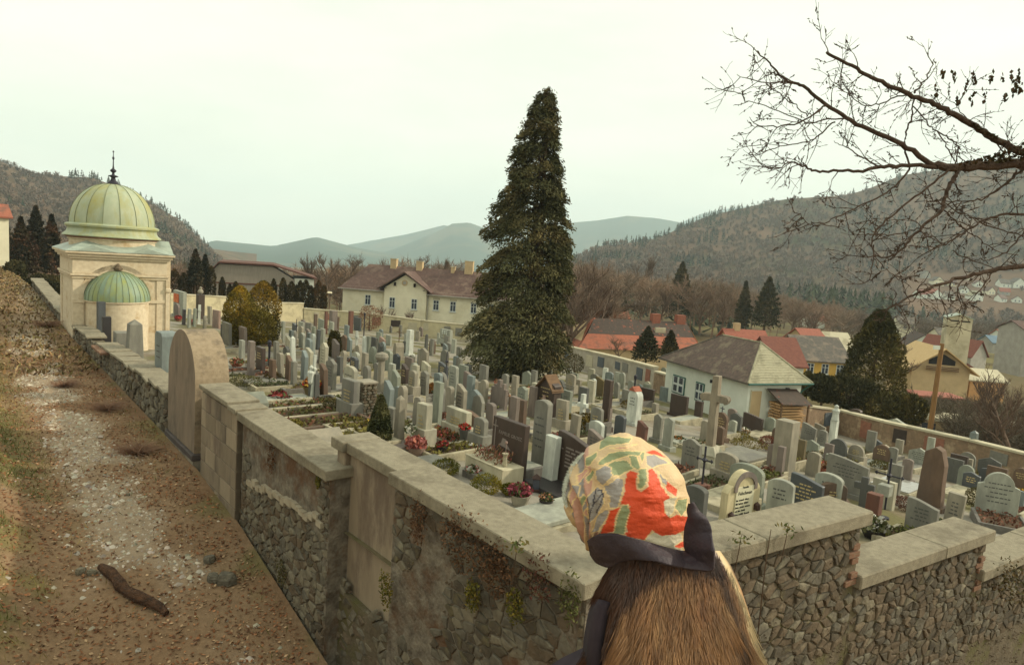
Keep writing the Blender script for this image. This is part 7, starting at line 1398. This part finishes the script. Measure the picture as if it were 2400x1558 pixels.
# white fluff at the left of the scarf
NW=2600; yw=rng.uniform(320,720,NW); xw=np.interp(yw,Lf[:,1],Lf[:,0])+rng.uniform(-2,16,NW); a=rng.normal(size=NW)*.8+math.pi; l=rng.uniform(8,34,NW)*(.5+.5*np.sin((yw-320)/400*math.pi)); d0=np.full(NW,DP)+rng.normal(size=NW)*.02
s0=P3(xw,yw,d0); s1=P3(xw+np.cos(a)*l,yw+np.sin(a)*l,d0+rng.normal(size=NW)*.006); wv=UV[None]*.0007; Vs=np.stack([s0-wv,s0+wv,s1],1).reshape(-1,3)
M_fluff=mat('white_fluff',lin((216,222,208)),lin((200,206,194)),rough=.9); plink('white_fluff',npmesh('white_fluff',Vs,np.arange(NW*3).reshape(-1,3),M_fluff),'stuff')
# dark lapel at lower left
V=[];PL=[(520,1430),(500,1470),(480,1530),(450,1700),(430,1990)]
for (x,y) in PL: V+= [pt(x,y,DP+.0),pt(x+40,y,DP-.04),pt(x+70,y,DP-.05)]
F=[(3*i+j,3*i+j+1,3*i+j+4,3*i+j+3) for i in range(4) for j in range(2)]; o=plink('coat_edge',npmesh('coat_edge',np.array(V),np.array(F),M_coat,None,True)); o.modifiers.new('thick','SOLIDIFY').thickness=.02
# ================================================================ foreground tree reaching in from the right
def c6(x,y): return 1700+x/2.71,170+y/2.71
DT=7.0
def bpth(P,d0=DT,d1=None):
    n=len(P); d1=d1 or d0; return [at(*c6(x,y),d0+(d1-d0)*i/(n-1)) for i,(x,y) in enumerate(P)]
def spline(P,k=5):
    P=np.array(P,float); out=[]
    for i in range(len(P)-1):
        p0,p1,p2,p3=P[max(i-1,0)],P[i],P[i+1],P[min(i+2,len(P)-1)]
        for q in range(k):
            t=q/k; out.append(.5*((2*p1)+(-p0+p2)*t+(2*p0-5*p1+4*p2-p3)*t*t+(-p0+3*p1-3*p2+p3)*t**3))
    out.append(P[-1]); return out
MAIN=[([(2500,640),(2150,575),(1897,578),(1700,590),(1460,603),(1330,596)],7.4,7.0,.075,.05),
([(1330,590),(1150,480),(980,390),(800,305),(640,205),(490,90),(420,65),(350,15),(280,-60),(200,-140)],7.0,6.4,.034,.006),
([(1330,598),(1160,590),(980,600),(900,620),(750,625),(600,628),(510,600),(430,570),(350,600),(270,612)],7.0,6.5,.028,.004),
([(980,600),(870,540),(770,470),(690,440)],6.9,6.6,.012,.003),([(1165,588),(1140,480),(1145,400),(1185,280),(1195,165)],7.,7.05,.013,.010),
([(1480,615),(1440,690),(1390,800),(1370,880),(1250,980),(1150,1090),(1060,1165),(940,1170),(780,1165)],7.1,6.6,.030,.004),
([(1420,615),(1300,720),(1140,840),(1000,960),(940,1030),(940,1160),(925,1290),(940,1335)],7.0,6.4,.016,.004),
([(1170,605),(1100,700),(1030,760),(850,850),(700,920),(600,970),(540,970),(490,920),(455,890)],7.0,6.3,.013,.003),
([(2500,900),(2150,660),(1897,515),(1800,470),(1690,410),(1560,330),(1440,260),(1330,200),(1190,150),(1050,90),(910,20),(780,-60),(640,-120)],7.6,6.6,.055,.016),
([(1160,140),(1050,170),(950,205),(880,210),(800,150),(700,70),(640,0)],7.0,6.7,.010,.003),([(1195,130),(1240,80),(1290,10),(1330,-80)],7.0,7.1,.014,.005),
([(1200,215),(1280,310),(1340,370),(1420,420),(1480,470),(1460,575)],7.05,7.05,.008,.010),([(1340,375),(1400,470),(1455,565)],7.05,7.05,.008,.008),
([(2500,1080),(2200,1160),(1900,1225),(1700,1252),(1550,1290),(1400,1335),(1220,1400),(1100,1470),(1000,1520)],6.9,6.2,.04,.005),
([(1530,1300),(1470,1370),(1470,1440),(1400,1520)],6.5,6.4,.009,.003),([(1700,1265),(1620,1380),(1520,1490)],6.6,6.5,.010,.003),([(1220,1400),(1212,1430),(1150,1475),(1080,1490)],6.3,6.2,.008,.003),
([(2300,880),(1897,897),(1740,910),(1620,950),(1500,1030),(1380,1100),(1300,1110),(1170,1105)],7.3,6.8,.02,.004),([(1620,950),(1700,985),(1890,1035),(2100,1080)],7.0,7.2,.010,.006),([(2050,560),(1897,610),(1780,710),(1660,790),(1560,815),(1400,820),(1200,818)],7.4,7.0,.02,.003),
([(640,205),(500,310),(330,340),(200,330),(150,290)],6.6,6.4,.012,.003),([(770,295),(650,297),(520,330),(480,300),(250,212),(130,180),(100,120)],6.7,6.3,.010,.003),([(690,310),(590,400),(530,440),(400,460),(270,490),(235,500),(225,430)],6.7,6.4,.010,.003),([(420,68),(280,70),(150,40),(70,20)],6.5,6.3,.009,.003),([(520,280),(420,190),(340,130),(270,80),(260,0)],6.5,6.3,.007,.003),
([(1850,620),(1790,700),(1700,760)],7.4,7.2,.012,.003),([(1900,1010),(1800,1120),(1700,1180),(1600,1190),(1480,1215)],7.2,6.9,.012,.003),([(1250,985),(1150,1010),(1040,1030),(920,1030),(850,1000),(810,940)],6.9,6.6,.009,.003),([(1390,830),(1480,890),(1560,920),(1640,950)],7.0,7.0,.007,.006),([(940,1165),(1010,1240),(1100,1310),(1185,1365)],6.5,6.4,.006,.003),([(1700,410),(1760,520),(1800,600)],7.3,7.3,.01,.006),([(1560,330),(1500,250),(1450,190)],7.2,7.1,.008,.003),([(1440,1130),(1560,1190),(1700,1240)],6.9,6.8,.007,.006),([(1370,860),(1480,960),(1600,1050),(1720,1130),(1850,1160)],7.0,7.1,.009,.004)]
M_br=mat('branch_bark',lin((94,78,66)),lin((68,57,50)),scale=20,rough=.95,bump=.5,bscale=50,spec=.05)
root=at(*c6(2700,1000),7.8); gz=float(zoxy(root[0],root[1])); t=empty('bare_tree',(root[0],root[1],gz),0,'big leafless tree whose branches reach in from the right','tree')
iv=-np.array([root[0],root[1],gz])
TR=[(root[0],root[1],gz-.4),(root[0]-.1,root[1],gz+2.5),at(*c6(2660,1000),7.7),at(*c6(2600,800),7.6),at(*c6(2560,640),7.5),at(*c6(2540,200),7.5),at(*c6(2480,-300),7.5)]
MB().tube([np.array(p)+iv for p in spline(TR,4)],[.20-.10*i/24 for i in range(25)],12).build('trunk',M_br,t)
r=random.Random(17); tw=MB(); buds=[]
def twig(p,d,L_,rd,l=0):
    n=5; P=[Vector(p)]; d=Vector(d)
    for i in range(n):
        d=(d+Vector((r.gauss(0,.17),r.gauss(0,.14),r.gauss(0,.15)))).normalized(); P.append(P[-1]+d*(L_/n))
    tw.tube([tuple(q) for q in P],[max(rd*(1-.7*i/n),.0018) for i in range(n+1)],3)
    for q in P[1:]:
        if r.random()<.4: buds.append((tuple(q),d.copy()))
    if l<2:
        for k in range(r.choice((1,2,2,3))):
            i=r.randint(1,n-1); dd=(d+Vector((r.gauss(0,.7),r.gauss(0,.5),r.gauss(0,.7)))).normalized(); twig(P[i],dd,L_*r.uniform(.45,.75),rd*.65,l+1)
for P,d0,d1,r0,r1 in MAIN:
    S_=spline(bpth(P,d0,d1),5); S_=[s+np.array([r.gauss(0,.006),r.gauss(0,.01),r.gauss(0,.006)]) for s in S_]; n=len(S_)
    r0*=.8; r1*=.8
    MB().tube([s+iv for s in S_],[r0+(r1-r0)*i/(n-1) for i in range(n)],8 if r0>.02 else 5).build('branch',M_br,t)
    for i in range(3,n-1):
        if r.random()<(.34 if r0<.03 else .18):
            T_=S_[i]-S_[i-1]; T_=T_/np.linalg.norm(T_); rr_=np.array([r.gauss(0,1),r.gauss(0,.6),r.gauss(0,1)]); rr_-=T_*(rr_@T_); rr_/=np.linalg.norm(rr_)
            twig(S_[i]+iv,T_*.6+rr_*.8,r.uniform(.14,.42),min(.006,r0*.4+.0015))
tw.build('twigs',M_br,t,'stuff')
C=np.array([b[0] for b in buds]); A=np.array([tuple(b[1]) for b in buds])+rng.normal(size=(len(buds),3))*.5; V,F=leaves(C,A,rdir(len(C)),.035,.014); link('buds',npmesh('buds',V,F,M_br),t,'stuff')
# dry seed clusters hanging at the upper right, and ivy leaves on the thick limb
Cs=[];As=[]
for (x,y) in ((1585,90),(1560,170),(1480,160),(1340,130),(1525,100),(1775,180),(1840,80),(1835,120),(1860,50),(1640,150),(1760,40),(1690,40),(1575,25),(1480,180),(1450,30),(1380,15),(1870,110),(1820,30)):
    for k in range(9): Cs.append(at(*c6(x+r.gauss(0,7),y+r.gauss(0,26)),7.05+r.gauss(0,.04))+iv); As.append((r.gauss(0,.3),r.gauss(0,.3),-1))
for k in range(420):
    x=r.uniform(1480,2050); y=np.interp(x,[1480,1897,2050],[575,535,520])-r.random()**1.6*np.interp(x,[1480,1750,1900],[10,60,110]); Cs.append(at(*c6(x,y+20),7.2+r.gauss(0,.09))+iv); As.append((r.gauss(0,1),r.gauss(0,1),r.gauss(0,1)))
for k in range(60):
    x=r.uniform(1420,1900); y=np.interp(x,[1440,1560,1690,1800,1897],[258,328,408,468,513])-r.uniform(0,14); Cs.append(at(*c6(x,y),7.15)+iv); As.append((r.gauss(0,1),r.gauss(0,1),r.gauss(0,1)))
V,F=leaves(np.array(Cs),np.array(As),rdir(len(Cs)),rng.uniform(.03,.07,len(Cs)),rng.uniform(.02,.045,len(Cs))); link('dry_leaves',npmesh('dry_leaves',V,F,M_tint,np.repeat(np.array([[.05,.042,.02],[.08,.05,.025]])[rng.integers(0,2,len(Cs))],4,0)),t,'stuff')
# ================================================================ valley haze
me=MB().box(-3200,4000,-60,6400,-330,520).mesh('haze',None if 0 else []) 
hz=link('haze',me); hm=bpy.data.materials.new('haze_air'); hm.use_nodes=True; hn=hm.node_tree.nodes; hn.clear(); ho=hn.new('ShaderNodeOutputMaterial'); hv=hn.new('ShaderNodeVolumePrincipled'); hv.inputs['Density'].default_value=.00020; hv.inputs['Color'].default_value=(.78,.95,1.0,1); hv.inputs['Anisotropy'].default_value=.0
hm.node_tree.links.new(hv.outputs[0],ho.inputs['Volume']); me.materials.append(hm); hz['kind']='stuff'; hz['label']='pale valley haze'
for o in sc.objects:                            # a thing's kind words come from its maker above
    pass
